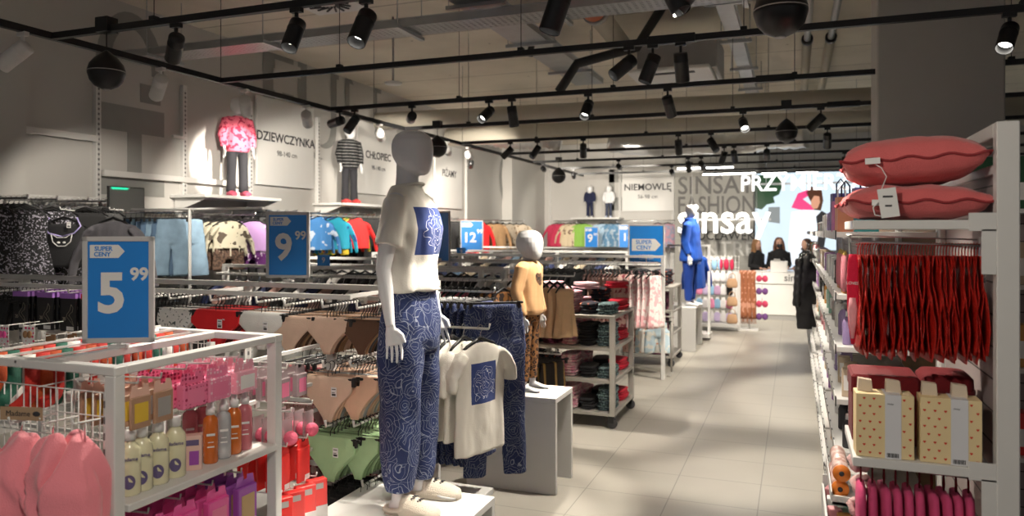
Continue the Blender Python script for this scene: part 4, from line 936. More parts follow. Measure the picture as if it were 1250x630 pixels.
for i, px in enumerate((343, 358, 372, 386)):
    X = -2.0 + .0 * i; y = onX(px, X)
    t = thing('sock_box', 'red hanging box with white lower band, ' + ['nearest the rack post', 'second from the post', 'third from the post', 'farthest from the post'][i], 'box', (X, y, .64 - .0 * i), R(60), 'red boxes with white band')
    MB().b2((-.045, -.02, -.19), (.045, .02, 0), bev=.003).build('box', M['red'], t); MB().b2((-.046, -.022, -.19), (.046, .018, -.115), bev=.002).build('white_band', M['paper'], t); MB().b2((-.012, -.0215, -.04), (.025, -.0205, -.015)).build('barcode_sticker', M['steel'], t)
    hook(-2.3, y, .64, .3, org=(-2.3, 2.52, 0), par=Gb)

# pink satin turbans on the end of the near rack
satin = mat('dusty pink towelling', (.90, .27, .32), .8, bump=.3, bs=220, sheen=.5)
def drape(label, loc, w, h, seed, rz=0.):
    t = thing('pink_turban', label, 'hair towel', loc, rz, 'pink towelling turbans')
    mb = MB(); rr = []
    for i in range(13):
        u = i / 12; z = -.03 - u * h; rx = w * (.16 + .34 * min(1, u * 2.2)) * (1 - .05 * max(0, u - .7)); ry = .02 + .045 * min(1, u * 3)
        rr.append(ring((.02 * math.sin(seed + u * 3), -.01, z), rx, ry, 34, amp=.026 * math.sin(PI * min(u * .9 + .1, 1)), k=4, ph=seed * 2 + u * .8))
    mb.loft(rr); link('towel', fuse(mb, 'towel', [satin], .0075, 1, .012, 6, seed, fn=lambda c: Vector((c.x + .008 * math.sin(c.z * 26 + seed), c.y - .034 * (1 - abs(math.sin(c.x * 46 + c.z * 7 + seed * 2))) * min(1, max(0, -c.z * 9 - .3)), c.z - .02 * math.sin(c.x * 17 + seed * 3)))), t)
    mb = MB(); mb.tube([(0, 0, -.05), (-.01, 0, -.02), (0, 0, .006), (.012, 0, -.02), (0, 0, -.05)], .003, 6); mb.build('loop', satin, t); return t
ey = gy0 - .02
for i, (px, l) in enumerate(((-20, 'pink towelling turban hanging at the frame edge'), (28, 'pink towelling turban, second from the frame edge'), (66, 'pink towelling turban with a deep fold in the middle'), (104, 'pink towelling turban beside the rack post'))):
    y = 1.56 + .03 * i; x = onY(px, y); drape(l, (x, y, 1.155), .20, .30, 1.3 * i + .5, R(10 - 14 * i))
    mb = MB(); q = Vector((x, y, 1.165)) - Vector((gx0, gy0, 0)); mb.tube([q + Vector((0, gy0 - y, .0)), q + Vector((0, -.04, .005)), q + Vector((0, -.045, .025))], .0035, 6); mb.build('display_hook', M['white'], Gn)
t = thing('name_card', 'brown kraft card reading Madame above the pink turbans', 'card', (onY(34, 1.58), 1.56, 1.20), R(14)); MB().b2((-.07, -.001, -.02), (.07, .001, .02), bev=.0008).build('card', mat('kraft card', (.42, .28, .17), .7), t); text('lettering', 'Madame', .024, M['dark'], t, (-.01, -.002, 0), (R(90), 0, 0), .0003); MB().ball((.05, -.001, 0), (.013, .0015, .008), 12, 6).build('printed_oval', M['dark'], t)
MB  # garland socks between the rails
fest = [cloth('festive red', (.55, .03, .02)), cloth('festive green', (.015, .11, .07)), cloth('festive orange', (.48, .07, .015)), cloth('festive white', (.8, .78, .74))]
def sock_me():
    mb = MB(); mb.tube([(0, 0, 0), (0, 0, -.09), (0, -.012, -.12), (0, -.05, -.14), (0, -.085, -.143)], [.03, .029, .032, .028, .018], 12, flat=.5); return mb.mesh('sock', [fest[0]])
for k in range(3):
    for i in range(15):
        X = -2.40 - .085 * k; y = gy0 + .06 + .047 * i
        t = thing('sock', f'bright festive sock hanging behind the near rack rail, row {["nearest the rail","middle","farthest from the rail"][k]}', 'sock', (X, y, 1.31 + .01 * k), R(random.uniform(-15, 15)) , 'festive socks ' + str(k))
        o = link('knit', cached('sock', sock_me), t); o.material_slots[0].link = 'OBJECT'; o.material_slots[0].material = fest[(0, 2, 0, 1, 3, 0, 2, 1)[(i + k * 3) % 8]]
for k in range(3): gbox('sock_rail', [((-2.405 - .085 * k, gy0, 1.315 + .01 * k), (-2.395 - .085 * k, gy1, 1.322 + .01 * k))], bev=0)
sale_sign('blue price sign reading 5.99 on the near rack', (-2.29, onX(145, -2.29), gz + .03), R(28), .245, .385, '5', '99', .015)
# ================================================================== UNDERWEAR GONDOLA (faces the camera)
GY = 3.62
def rack_frame(label, x0, x1, y, z, depth=.5, posts=3, face=-1, rails=(), name='display_gondola', base=True, slots=True, grid=False):
    """free standing rack along X: slotted posts, top rails front and back, cross bars"""
    t = thing(name, label, 'display rack', ((x0 + x1) / 2, y, 0)); hw = (x1 - x0) / 2
    for i in range(posts):
        x = -hw + .025 + (2 * hw - .05) * i / (posts - 1); q = MB().b2((x - .02, -.03, 0), (x + .02, .03, z), bev=.002).build('post', M['white'], t)
        if slots: MB().b2((x - .008, -.0312, .05), (x + .008, -.0304, z - .04)).build('slot_strip', slotm, q)
        if slots: MB().b2((x + .0202, -.008, .05), (x + .021, .008, z - .04)).build('slot_strip', slotm, q)
    MB().b2((-hw, -.02, z), (hw, .02, z + .03), bev=.002).build('top_rail', M['white'], t)
    for r in rails: MB().b2((-hw, -.012, r - .012), (hw, .012, r + .012), bev=.002).build('cross_bar', M['white'], t)
    if base: MB().b2((-hw, -depth / 2, .05), (hw, depth / 2, .11), bev=.003).build('base_shelf', M['white'], t)
    if grid:
        mb = MB(); n = int(hw * 2 / .06)
        for i in range(n): mb.tube([(-hw + .06 * i, 0, .12), (-hw + .06 * i, 0, z)], .002, 4)
        for i in range(14): mb.tube([(-hw, 0, .16 + (z - .2) * i / 13), (hw, 0, .16 + (z - .2) * i / 13)], .002, 4)
        mb.build('grid_panel', M['white'], t)
    return t
def rod(par, x, y, z, L, d=(0, -1, 0), lip=True, m=None, r=.007):
    o = par.location; a = Vector((x, y, z)) - o; d = Vector(d); mb = MB(); b = a + d * L
    pts = [a, b] + ([b + d * .006 + Vector((0, 0, .03))] if lip else []); mb.tube(pts, r, 8)
    if lip: mb.box(a + Vector((0, 0, 0)), (.03, .03, .04), bev=.003)
    return mb.build('hanging_rod', m or M['white'], par)
UG = rack_frame('long white underwear rack facing the camera, behind the near rack', -6.0, onY(473, GY), GY, 1.415, posts=5, rails=(1.37, 1.1, .76, .4))
# top outrigger frame over the rods
MB().b2((-2.05, -.36, 1.395), (1.93, -.335, 1.42), bev=.003).build('front_bar', M['white'], UG)
for x in (-2.0, -1.0, 0, 1.0, 1.9): MB().b2((x - .01, -.35, 1.4), (x + .01, 0, 1.42)).build('bracket_arm', M['white'], UG)
lace = cloth('black lace', (.015, .015, .017)); wprint = pmat('white cotton with small dark print', (.78, .76, .73), (.1, .12, .12), 'blobs', 60, .62)
redc = cloth('bright red cotton', (.72, .015, .02)); burg = cloth('burgundy cotton', (.12, .008, .012)); whitec = cloth('white cotton', (.82, .80, .76)); nude = cloth('nude cotton', (.70, .50, .38)); choc = cloth('chocolate cotton', (.12, .06, .035)); tan = cloth('tan cotton', (.36, .20, .10)); blk = cloth('black cotton', (.015, .015, .016)); greyk = cloth('charcoal cotton', (.07, .07, .072))
mint = cloth('mint green cotton', (.42, .62, .34)); peach = cloth('peach lace', (.78, .50, .35)); gry = cloth('pale grey cotton', (.4, .41, .42)); olive = cloth('dull green cotton', (.22, .34, .17))
def briefs_rod(px, z, mats, n, label, y0=3.23, x=None, w=.29, h=.2, sp=.028, group=None, tagit=False, jz=.06):
    x = onY(px, y0) if x is None else x
    pr = garment('briefs', mats[0], label, 'underwear', (x, y0, z), 0, group or label, w=w, h=h, tagit=tagit)
    rod(UG, x, GY - .03, z - .004, GY - y0 + .03 - .03)
    row(pr, [(x, y0 + .01 + i * sp, z) for i in range(n)], 0, mats, jz)
R1 = 1.375
briefs_rod(212, R1, [wprint, wprint, greyk, lace], 11, 'white printed briefs hanging left of the red briefs, top rods', tagit=False)
briefs_rod(262, R1, [redc, redc, burg, burg], 11, 'red and burgundy briefs on the top rods of the underwear rack', w=.33, h=.21, tagit=True)
briefs_rod(318, R1, [whitec, whitec, nude, choc], 11, 'white and brown briefs right of the red briefs, top rods', w=.3, tagit=True)
briefs_rod(352, R1 - .01, [nude, choc, choc, tan, choc], 11, 'brown briefs on the top rods behind the sign stem', w=.26)
briefs_rod(398, R1 - .01, [nude, nude, choc, tan, tan], 11, 'nude and tan briefs at the right of the top rods', w=.26, h=.19)
briefs_rod(440, R1 - .01, [choc, tan, greyk, choc, blk], 10, 'dark brown briefs beside the slotted end post', w=.22, h=.18)
for i in range(3): briefs_rod((150, 168, 186)[i], R1, [blk, lace], 10, f'black lace thongs on the {["first","second","third"][i]} rod right of the tights packs', w=.14, h=.19)
briefs_rod(399, 1.075, [nude, peach, peach, gry, nude], 12, 'nude lace briefs on the second row of the underwear rack', y0=3.17, w=.29, h=.23, sp=.034, tagit=True)
briefs_rod(432, 1.075, [peach, nude, gry], 10, 'peach briefs beside the end post, second row', y0=3.22, w=.26, h=.22, sp=.034)
briefs_rod(402, .775, [mint, mint, olive, mint], 12, 'mint green briefs on the third row of the underwear rack', y0=3.17, w=.31, h=.23, sp=.034, tagit=True)
briefs_rod(436, .775, [mint, olive, olive], 9, 'green briefs beside the end post, third row', y0=3.22, w=.24, h=.22, sp=.034)
tagr = mat('round size disc white', (.8, .8, .8), .5); tagg = mat('round size disc green', (.02, .4, .22), .5); tagp = mat('round size disc purple', (.35, .05, .3), .5)
for px, l in ((405, 'black briefs with round size tags low on the rack, left rod'), (440, 'black briefs with round size tags low on the rack, right rod')):
    x = onY(px, 3.2); pr = garment('briefs', blk, l, 'underwear', (x, 3.2, .47), 0, l, w=.3, h=.26)
    rod(UG, x, GY - .03, .466, .37)
    MB().lathe([(.002, 0), (.02, 0), (.02, .003), (.002, .003)], (.03, -.02, -.13), 14, ax='y').build('size_disc', tagr if px > 420 else tagg, pr)
    row(pr, [(x + .012 * (i % 2), 3.18 + .04 * i, .47) for i in range(9)], 0, None, .08)
# tights packs
vio = mat('violet header card', (.42, .18, .62), .5); tblack = mat('black printed pack', (.018, .018, .02), .35, coat=.3); legl = mat('thin beige line print', (.38, .34, .26), .5)
def legprint():
    mb = MB(); P = [(.03, -.01), (.045, -.03), (.04, -.055), (.01, -.075), (.035, -.10), (.05, -.14), (.02, -.11), (-.01, -.085), (-.005, -.07), (.02, -.045), (.03, -.01)]
    mb.tube([(a, -.0085, b - .06) for a, b in P], .0012, 4); return mb.mesh('leg_drawing', legl)
def tights(px, l, red=False):
    y = 3.25; x = onY(px, y)
    t = thing('tights_pack', l, 'tights pack', (x, y, R1), 0, l)
    MB().b2((-.065, -.007, -.235), (.065, .007, -.035), bev=.002).build('pack', tblack, t); MB().b2((-.066, -.009, -.035), (.066, .009, -.004), bev=.001).build('header_card', M['red'] if red else vio, t)
    link('leg_drawing', cached('legp', legprint), t); MB().b2((-.01, -.0085, -.228), (.05, -.0075, -.205)).build('barcode_sticker', M['paper'], t)
    text('denier_number', '20', .03, legl, t, (-.03, -.0085, -.16), (R(90), 0, 0), .0004)
    rod(UG, x, GY - .03, R1 - .004, .34)
    for i in range(1, 9): dup(t, (x, y + .032 * i, R1), R(random.uniform(-2, 2)))
for i, px in enumerate((26, 56, 84)): tights(px, 'black tights pack with violet header, ' + ['left rod', 'middle rod', 'right rod'][i])
tights(110, 'black tights pack with red header behind the 5.99 sign', True)
for i, px in enumerate((-24, 2)):
    briefs_rod(px, R1, [blk], 9, f'plain black hanging briefs at the frame edge, {["outer","inner"][i]} rod', w=.14)
# hair accessories on the far side hooks of the near gondola
acc = thing('accessory_rack', 'low wire rack of hair accessories below the tights packs', 'display rack', (-3.2, 2.95, 0))
mb = MB(); [mb.b2((x - .015, -.015, 0), (x + .015, .015, 1.19)) for x in (-.75, .45)]; mb.build('frame', M['white'], acc)
mb = MB(); [mb.tube([(-.75 + .06 * i, 0, .3), (-.75 + .06 * i, 0, 1.18)], .002, 4) for i in range(21)]; [mb.tube([(-.75, 0, .3 + .08 * i), (.45, 0, .3 + .08 * i)], .002, 4) for i in range(12)]; mb.build('wire_grid', M['white'], acc)
MB().b2((-.8, -.2, .03), (.5, .2, .07)).build('base_shelf', M['white'], acc)
reddot = pmat('white card with pink dots', (.84, .82, .82), (.75, .05, .18), 'dots', 45, .3, .5, 0); grndot = pmat('white card with green dots', (.84, .82, .82), (.05, .45, .2), 'dots', 40, .3, .5, 0)
AC = [(5, 408, reddot, 'card with pink dots hung at the frame edge'), (35, 408, reddot, 'white card with pink dots hung left of the toy clips'), (5, 432, grndot, 'card with green dots hung at the frame edge'), (22, 430, whitec, 'white folded hair band with stripes'), (47, 438, M['hot'], 'magenta hair accessory card on the low wire rack'), (62, 420, tan, 'brown toy hair clip on the low wire rack'), (72, 436, M['paper'], 'white card under the brown toy clip'),
      (80, 428, nude, 'cream ribbon card on the low wire rack'), (88, 418, tan, 'second brown toy clip by the blue sign'), (98, 424, whitec, 'white ribbon card left of the 5.99 sign'), (53, 428, whitec, 'white striped hair accessory card'), (105, 430, whitec, 'white card tucked behind the 5.99 sign frame')]
for i, (px, py, m, l) in enumerate(AC):
    y = 2.76 + .02 * (i % 3); x = onY(px, y); z = zat(py, x, y) + .05
    t = thing('hair_accessory_card', l, 'accessory card', (x, y, z), R(random.uniform(-12, 12)), 'hair accessory cards')
    MB().b2((-.036, -.001, -.105), (.036, .001, 0), bev=.0006).build('card', m, t)
    mb = MB(); mb.ball((-.012, -.01, -.05), (.014, .008, .02), 10, 6); mb.ball((.014, -.01, -.05), (.014, .008, .02), 10, 6); mb.ball((0, -.01, -.055), .007, 8, 5); mb.build('bow', [M['hot'], tan, whitec, M['red']][i % 4], t)
    mb = MB(); q = Vector((x, y, z)) - acc.location; mb.tube([q + Vector((0, .2, -.004)), q + Vector((0, -.03, -.004)), q + Vector((0, -.032, .012))], .003, 5); mb.build('display_hook', M['white'], acc)
sale_sign('blue price sign reading 9.99 standing on the underwear rack', (onY(349, 3.7), 3.72, 1.445), R(14), .275, .40, '9', '99', .02)

# floral garments on the other side of the rack, seen through it
flor = pmat('pink floral viscose', (.62, .42, .38), (.30, .06, .08), 'blobs', 26, .56)
pr = garment('trousers', flor, 'pink floral trousers on the rear of the underwear rack', 'trousers', (-2.3, 3.9, 1.0), R(90), 'rear floral trousers', h=.75)
row(pr, line((-2.22, 3.9, 1.02), (-2.9, 3.9, 1.02), 14), R(90), [flor], .1)
rod(UG, -3.4, 3.9, 1.01, 1.25, (1, 0, 0), False)
for xx in (-2.3, -3.3): MB().b2((xx - UG.location.x - .01, 0, 1.0), (xx - UG.location.x + .01, .3, 1.02)).build('bracket_arm', M['white'], UG)

# ================================================================== LEFT WALL CLOTHES
WX = -6.05
def wallrod(x, ya, yb, z, label):
    t = thing('wall_hanging_rail', label, 'hanging rail', (XW, (ya + yb) / 2, z)); L = (yb - ya) / 2
    MB().tube([(x - XW, -L, 0), (x - XW, L, 0)], .012, 10).build('tube', M['chrome'], t)
    for s in (-1, 1): MB().b2((0.05, s * L * .92 - .01, -.02), (x - XW, s * L * .92 + .01, .012)).build('bracket_arm', M['white'], t)
    return t
blackfl = pmat('black viscose with pale flowers', (.018, .018, .02), (.42, .40, .48), 'blobs', 75, .58)
denim = mat('light blue denim', (.24, .36, .48), .9, bump=.4, bs=120, var=.35, vs=9); denimd = mat('mid blue denim', (.10, .17, .27), .9, bump=.4, bs=120, var=.35, vs=9)
heart = pmat('sand fleece with dark hearts', (.56, .52, .40), (.10, .08, .06), 'blobs', 13, .60); lil = pmat('lilac fleece', (.50, .30, .60), (.75, .6, .8), 'blobs', 9, .66); plum = pmat('plum velvet with white patches', (.11, .02, .14), (.62, .5, .66), 'blobs', 24, .6); cocoa = pmat('brown mottled plush', (.12, .07, .05), (.05, .03, .02), 'blobs', 40, .5)
def warm(kind, mats, px, z, n, label, cat, rz=R(62), X=-5.78, L=.62, thing_label=None, arm=True, jz=.08, **k):
    """waterfall arm straight out of the wall with its garments one behind the other"""
    y = onX(px, X)
    if arm:
        t = thing('waterfall_arm', 'chrome wall arm holding: ' + ' '.join(label.split()[:11]), 'hanging arm', (XW, y, z - .012)); MB().tube([(0, 0, 0), (X - XW + .03, 0, 0), (X - XW + .036, 0, .03)], .009, 8).build('tube', M['chrome'], t); MB().b2((0, -.04, -.03), (.05, .04, .03)).build('wall_clip', M['white'], t)
    pr = garment(kind, mats[0], label, cat, (X, y, z), rz, label, **k)
    row(pr, line((X, y, z), (X - L, y, z), n), rz, mats, jz)
wrail(-40, 113, 2.05, 'white cross rail behind the dark floral dresses on left wall'); wrail(120, 300, 1.97, 'white cross rail behind the jeans on left wall'); wrail(320, 480, 2.0, 'white cross rail behind the boys sweatshirts on left wall')
for px, l, m in ((-12, 'flowered black dress at the frame edge on the left wall', blackfl), (30, 'flowered black dress, second arm on the left wall', blackfl), (66, 'flowered black dress, third arm beside the cat camisole', blackfl)): warm('dress', [m], px, 2.03, 11, l, 'dress', w=.34, h=.68, bot=.5, amp=.018, k=7)
warm('dress', [blk, greyk], 104, 2.03, 11, 'plain black dress on the left wall, right of the floral ones', 'dress', w=.34, h=.6, bot=.40)
warm('dress', [greyk, blk], 126, 2.03, 9, 'plain charcoal dress on the left wall beside the mirror', 'dress', w=.34, h=.6, bot=.40)
warm('trousers', [denim, denimd, denim, denimd, denim], 232, 1.95, 12, 'blue wide leg jeans, right arm on the left wall', 'jeans', h=.62, leg=.15, cuff=.185, w=.27, extra='jeans')
warm('trousers', [denim, denimd, denim, denimd, denim], 209, 1.95, 10, 'blue wide leg jeans, left arm on the left wall', 'jeans', h=.60, leg=.15, cuff=.175, w=.27, extra='jeans')
warm('tee', [heart], 280, 1.95, 7, 'sand fleece top with dark hearts on the left wall', 'sweatshirt', w=.36, h=.30, slen=.30, extra='sweatshirt', th=.05)
warm('trousers', [cocoa], 279, 1.66, 5, 'brown mottled plush trousers under the heart tops', 'trousers', w=.32, h=.3, hang=False, arm=False)
warm('tee', [lil], 309, 1.95, 7, 'lilac fleece top hanging beside the heart tops', 'sweatshirt', w=.36, h=.34, slen=.34, extra='sweatshirt', th=.05)
warm('trousers', [plum], 308, 1.64, 5, 'plum trousers with white patches under the lilac tops', 'trousers', w=.32, h=.28, hang=False, arm=False)
turq = pmat('turquoise sweatshirt', (.02, .34, .50), (.03, .10, .3), 'blobs', 9, .62); skyb = pmat('blue and white sweatshirt', (.06, .22, .52), (.5, .58, .7), 'blobs', 11, .6); yel = pmat('yellow green sweatshirt', (.72, .52, .04), (.1, .3, .05), 'blobs', 12, .6); redh = pmat('red sweatshirt with print', (.62, .02, .02), (.08, .02, .02), 'blobs', 8, .64)
for mats, px, n, l in (([skyb], 388, 7, 'blue and white boys sweatshirt on the left wall'), ([turq], 411, 7, 'turquoise boys sweatshirt on the left wall'), ([redh, yel], 435, 7, 'red or yellow boys sweatshirt on the left wall')):
    warm('tee', mats, px, 2.0, n, l, 'sweatshirt', w=.4, h=.42, slen=.38, th=.05, hood=True, extra='sweatshirt')
warm('trousers', [yel], 412, 1.68, 4, 'yellow green trousers under the turquoise sweatshirts', 'trousers', w=.3, h=.22, hang=False, arm=False)
warm('trousers', [blk, greyk], 455, 2.0, 8, 'black boys trousers right of the red sweatshirts', 'trousers', w=.3, h=.75)
warm('trousers', [blk, greyk], 360, 2.0, 6, 'black boys trousers behind the 9.99 sign', 'trousers', w=.3, h=.75)
for px in (200, 250, 300, 350, 400, 450): warm('trousers', [blk, greyk, denimd], px, 1.14, 6, f'dark trousers low below the {["jeans, left","jeans, right","lilac tops","9.99 sign","turquoise tops","black trousers"][(px-200)//50]}', 'trousers', h=.6)
camj = cloth('camel jacket', (.50, .30, .15)); beigej = pmat('cream jacket with pattern', (.66, .55, .42), (.3, .18, .1), 'blobs', 11, .6)
for px, m, l in ((607, camj, 'camel jacket, left arm far along the left wall'), (622, beigej, 'cream patterned jacket, middle arm far along the left wall'), (638, beigej, 'cream patterned jacket, right arm far along the left wall')): warm('tee', [m], px, 1.99, 5, l, 'jacket', w=.46, h=.55, slen=.45, th=.05, extra='jacket')
warm('trousers', [burg, redc], 615, 1.2, 5, 'dark red trousers low on the far left wall', 'trousers', h=.5)
warm('tee', [redc], 588, 1.99, 4, 'red hooded top right of the 12 sign', 'top', w=.4, h=.6, slen=.42, extra='sweatshirt', hood=True)
warm('trousers', [blk], 558, 1.99, 6, 'black trousers left of the 12 sign', 'trousers', h=.7)
# single garments hung out to the front of the left wall
bl = garment('dress', pmat('black camisole', (.02, .02, .022), (.02, .02, .022), 'dots', 5, .1), 'black camisole with white cat face and lilac straps', 'camisole', (onY(78, 4.4), 4.4, 1.93), R(24), None, w=.34, h=.36, bot=.34, k=3, amp=.004, extra='camisole', tagit=True)
mb = MB(); P = [(-.09, 0), (-.075, .02), (-.07, -.06), (-.05, -.08), (0, -.09), (.05, -.08), (.07, -.06), (.075, .02), (.09, 0), (.08, -.10), (.05, -.125), (0, -.135), (-.05, -.125), (-.08, -.10)]
mb.tube([(-.085, -.035, -.20), (-.07, -.036, -.27), (-.03, -.038, -.305), (.03, -.038, -.305), (.07, -.036, -.27), (.085, -.035, -.20), (.035, -.036, -.235), (-.035, -.036, -.235), (-.085, -.035, -.20)], .004, 6)
for s in (-1, 1): mb.ball((s * .022, -.038, -.275), (.013, .004, .009), 10, 6)
mb.build('cat_face_print', M['paper'], bl)
mb = MB(); [mb.tube([(s * .11, -.01, -.07), (s * .15, -.03, -.14), (s * .10, -.035, -.20), (0, -.035, -.225 if s > 0 else -.225)], .006, 6) for s in (-1, 1)]; mb.build('lilac_trim', cloth('lilac satin', (.40, .34, .66)), bl)
gt = garment('tee', cloth('washed grey jersey', (.12, .115, .13)), 'washed grey long sleeved top hanging behind the 5.99 sign', 'top', (onY(138, 4.4), 4.4, 1.92), R(14), None, w=.46, h=.55, slen=.45, extra='long_sleeved_top')
stand = thing('garment_stand', 'white stand holding the cat camisole and grey top', 'garment stand', (-4.4, 4.5, 0))
mb = MB(); mb.tube([(0, 0, 0), (0, 0, 1.92)], .012, 8); mb.tube([(-.6, 0, 1.92), (.7, 0, 1.92)], .01, 8); mb.b2((-.25, -.2, 0), (.25, .2, .03)); mb.build('frame', M['white'], stand)
for g in (bl, gt):
    q = g.location - stand.location; mb = MB(); mb.tube([(q.x, .0, 1.92), (q.x, q.y - .03, q.z), (q.x, q.y - .035, q.z + .02)], .005, 6); mb.build('hook_arm', M['white'], stand)
mi = thing('wall_mirror', 'tall narrow wall mirror left of the blue jeans', 'mirror', (-6.08, (onX(133, -6.08) + onX(177, -6.08)) / 2, 1.0)); w = onX(177, -6.08) - onX(133, -6.08)
MB().b2((-.03, -w / 2, 0), (-.005, w / 2, 1.18), bev=.003).build('frame', M['black'], mi); MB().b2((-.004, -w / 2 + .01, .01), (-.001, w / 2 - .01, 1.17)).build('mirror_glass', mat('mirror silver', (.9, .9, .9), .02, 1., var=0), mi)
mb = MB(); [mb.b2((-.42, s * w * .3 - .02, .3), (-.03, s * w * .3 + .02, .34)) for s in (-1, 1)]; mb.build('wall_bracket', M['white'], mi)
ex = thing('exit_sign', 'green exit sign hanging behind the column', 'exit sign', (2.2, 12.6, 2.7), R(90)); MB().b2((-.2, -.03, 0), (.2, .03, .2), bev=.004).build('housing', mat('green exit light', (.02, .4, .2), .5, emit=(.02, .6, .3), estr=1.5), ex)
mb = MB(); mb.prism([(.02, .09), (.10, .09), (.10, .06), (.16, .1), (.10, .14), (.10, .11), (.02, .11)], .002, o=(0, -.032, 0)); mb.b2((-.14, -.033, .04), (-.05, -.031, .16)); mb.prism([(.02, .09), (.10, .09), (.10, .06), (.16, .1), (.10, .14), (.10, .11), (.02, .11)], .002, o=(0, .032, 0)); mb.build('arrow_symbol', mat('white exit light', (1, 1, 1), .5, emit=(1, 1, 1), estr=2.), ex); MB().tube([(0, 0, .2), (0, 0, 1.4)], .006, 6).build('stem', M['white'], ex)
# ================================================================== PYJAMA RACK BEHIND THE TALL MANNEQUIN
PR = thing('display_rack', 'white rack end holding the navy rose pyjamas and cream T-shirts', 'display rack', (-2.22, 4.1, 0))
for y in (-.32, .32): MB().b2((-.02, y - .02, 0), (.02, y + .02, 1.42), bev=.002).build('post', M['white'], PR)
mb = MB(); [mb.b2((-.012, -.32, z - .01), (.012, .32, z + .01)) for z in (.3, .75, 1.16, 1.4)]; mb.build('cross_bar', M['white'], PR)
MB().b2((-.02, -.34, .05), (.4, .34, .09), bev=.003).build('base_shelf', M['white'], PR)
rod(PR, -2.2, 4.25, 1.372, .46, (1, 0, 0)); rod(PR, -2.2, 3.93, 1.188, .56, (1, 0, 0))
pr = garment('trousers', navyrose, 'navy rose pyjama trousers hanging on the rod behind the cream T-shirts', 'trousers', (0, 0, 0), R(80), 'navy pyjama trousers on the rod', w=.34, h=1.02, leg=.19, cuff=.16, seed=2., extra='pyjama_trousers')
row(pr, line((-2.16, 4.25, 1.385), (-1.84, 4.25, 1.385), 8), R(82), None, .1)
garment('trousers', navyrose, 'front pair of navy rose pyjama trousers turned towards the camera', 'trousers', (-1.70, 4.17, 1.385), R(38), None, w=.36, h=1.08, leg=.19, cuff=.15, seed=5., extra='pyjama_trousers')
teeprint = printed('cream jersey with rose square, hung', CREAM, -.105, .095, -.43, -.20)
cream_ = cloth('cream jersey', CREAM)
pr = garment('tee', cream_, 'cream T-shirt hanging behind the front printed one on the lower rod', 't-shirt', (0, 0, 0), R(76), 'cream T-shirts on the lower rod', w=.42, h=.56, slen=.2, seed=1.)
row(pr, line((-2.02, 3.93, 1.20), (-1.80, 3.93, 1.20), 4), R(82), None, .06)
garment('tee', teeprint, 'front cream T-shirt with navy rose square hanging on the rod', 't-shirt', (-1.69, 3.92, 1.20), R(70), None, w=.42, h=.64, slen=.17, seed=3., tagit=False)
pl = thing('plush_toy', 'green grey fluffy thing on the floor beside the low plinth', 'plush toy', (onY(612, 3.5), 3.5, 0)); mb = MB(); mb.loft([ring((0, 0, z), r, r * .9, 18, amp=.01, k=5) for z, r in ((0, .05), (.04, .10), (.12, .12), (.2, .09), (.24, .03))]); link('plush_body', fuse(mb, 'plush', [pmat('grey green plush', (.20, .22, .16), (.40, .40, .36), 'blobs', 20, .55, .95, .8)], .012, 1, .025, 14), pl)

# ================================================================== CROSSWISE RACKS BETWEEN THE WALL AND THE AISLE
palette = dict(blk=blk, grey=greyk, pinkr=pmat('pink red patterned jersey', (.60, .10, .16), (.5, .4, .42), 'blobs', 18, .56), leo=pmat('brown leopard jersey', (.38, .16, .04), (.04, .02, .015), 'blobs', 26, .55), white=whitec, denim=denim, denimd=denimd, rose=cloth('dusty rose cotton', (.48, .28, .24)), sand=cloth('sand knit', (.50, .42, .30)), navy=cloth('navy cotton', (.02, .03, .09)), green=cloth('grass green cotton', (.05, .32, .10)), teal=cloth('teal cotton', (.03, .25, .28)))
P_ = palette
def xrow(kind, mats, x0, x1, y, z, n, label, cat, rz=R(78), **k):
    pr = garment(kind, mats[0], label, cat, (x0, y, z), rz, label, **k); row(pr, line((x0, y, z), (x1, y, z), n), rz, mats, .12)
def crack(y, x0, x1, z, label, rodz=None, rodx=None):
    r = rack_frame(label, x0, x1, y, z, .5, 4, rails=(z - .06, .7), slots=False, base=False)
    if rodx:
        a = r.location; mb = MB(); mb.tube([(rodx[0] - a.x, -.2, rodz - .004), (rodx[1] - a.x, -.2, rodz - .004)], .01, 8); [mb.b2((x - a.x - .01, -.2, rodz - .01), (x - a.x + .01, 0, rodz + .01)) for x in rodx]; mb.build('hanging_rod', M['white'], r)
    return r
crack(5.75, -5.2, onY(618, 5.75), 1.40, 'white rack of pink and leopard tops behind the pyjamas', 1.35, (-5.1, -2.2))
xrow('tee', [P_['pinkr'], P_['grey'], P_['pinkr']], onY(528, 5.55), onY(590, 5.55), 5.55, 1.352, 9, 'pink red patterned top on the rack behind the pyjamas', 'top', w=.36, h=.5, slen=.2, extra='top')
xrow('tee', [P_['leo']], onY(594, 5.55), onY(614, 5.55), 5.55, 1.352, 3, 'brown leopard top at the end of the rack behind the pyjamas', 'top', w=.36, h=.55, slen=.45, extra='top')
xrow('tee', [P_['navy'], P_['rose'], P_['grey'], P_['white']], -5.0, onY(505, 5.55) - .3, 5.55, 1.352, 14, 'top on the crosswise rack hidden by the underwear rack', 'top', w=.36, h=.5, slen=.2, extra='top')
crack(7.3, -5.4, -2.55, 1.42, 'white rack of dark clothes behind the child mannequin', 1.37, (-5.3, -2.6))
xrow('tee', [P_['blk'], P_['grey'], P_['blk'], P_['white']], -5.2, -2.65, 7.1, 1.372, 18, 'dark top on the second crosswise rack', 'top', w=.36, h=.5, slen=.2, extra='top')
crack(8.8, -5.4, onY(812, 8.8), 1.43, 'white rack of pink dresses under the SUPER CENY sign', 1.36, (-5.2, onY(806, 8.8)))
xrow('tee', [P_['denim'], P_['navy'], P_['denimd'], P_['sand']], -5.1, onY(640, 8.6), 8.6, 1.362, 12, 'blue or sand top on the rack left of the black jackets', 'top', w=.36, h=.5, slen=.2, extra='top')
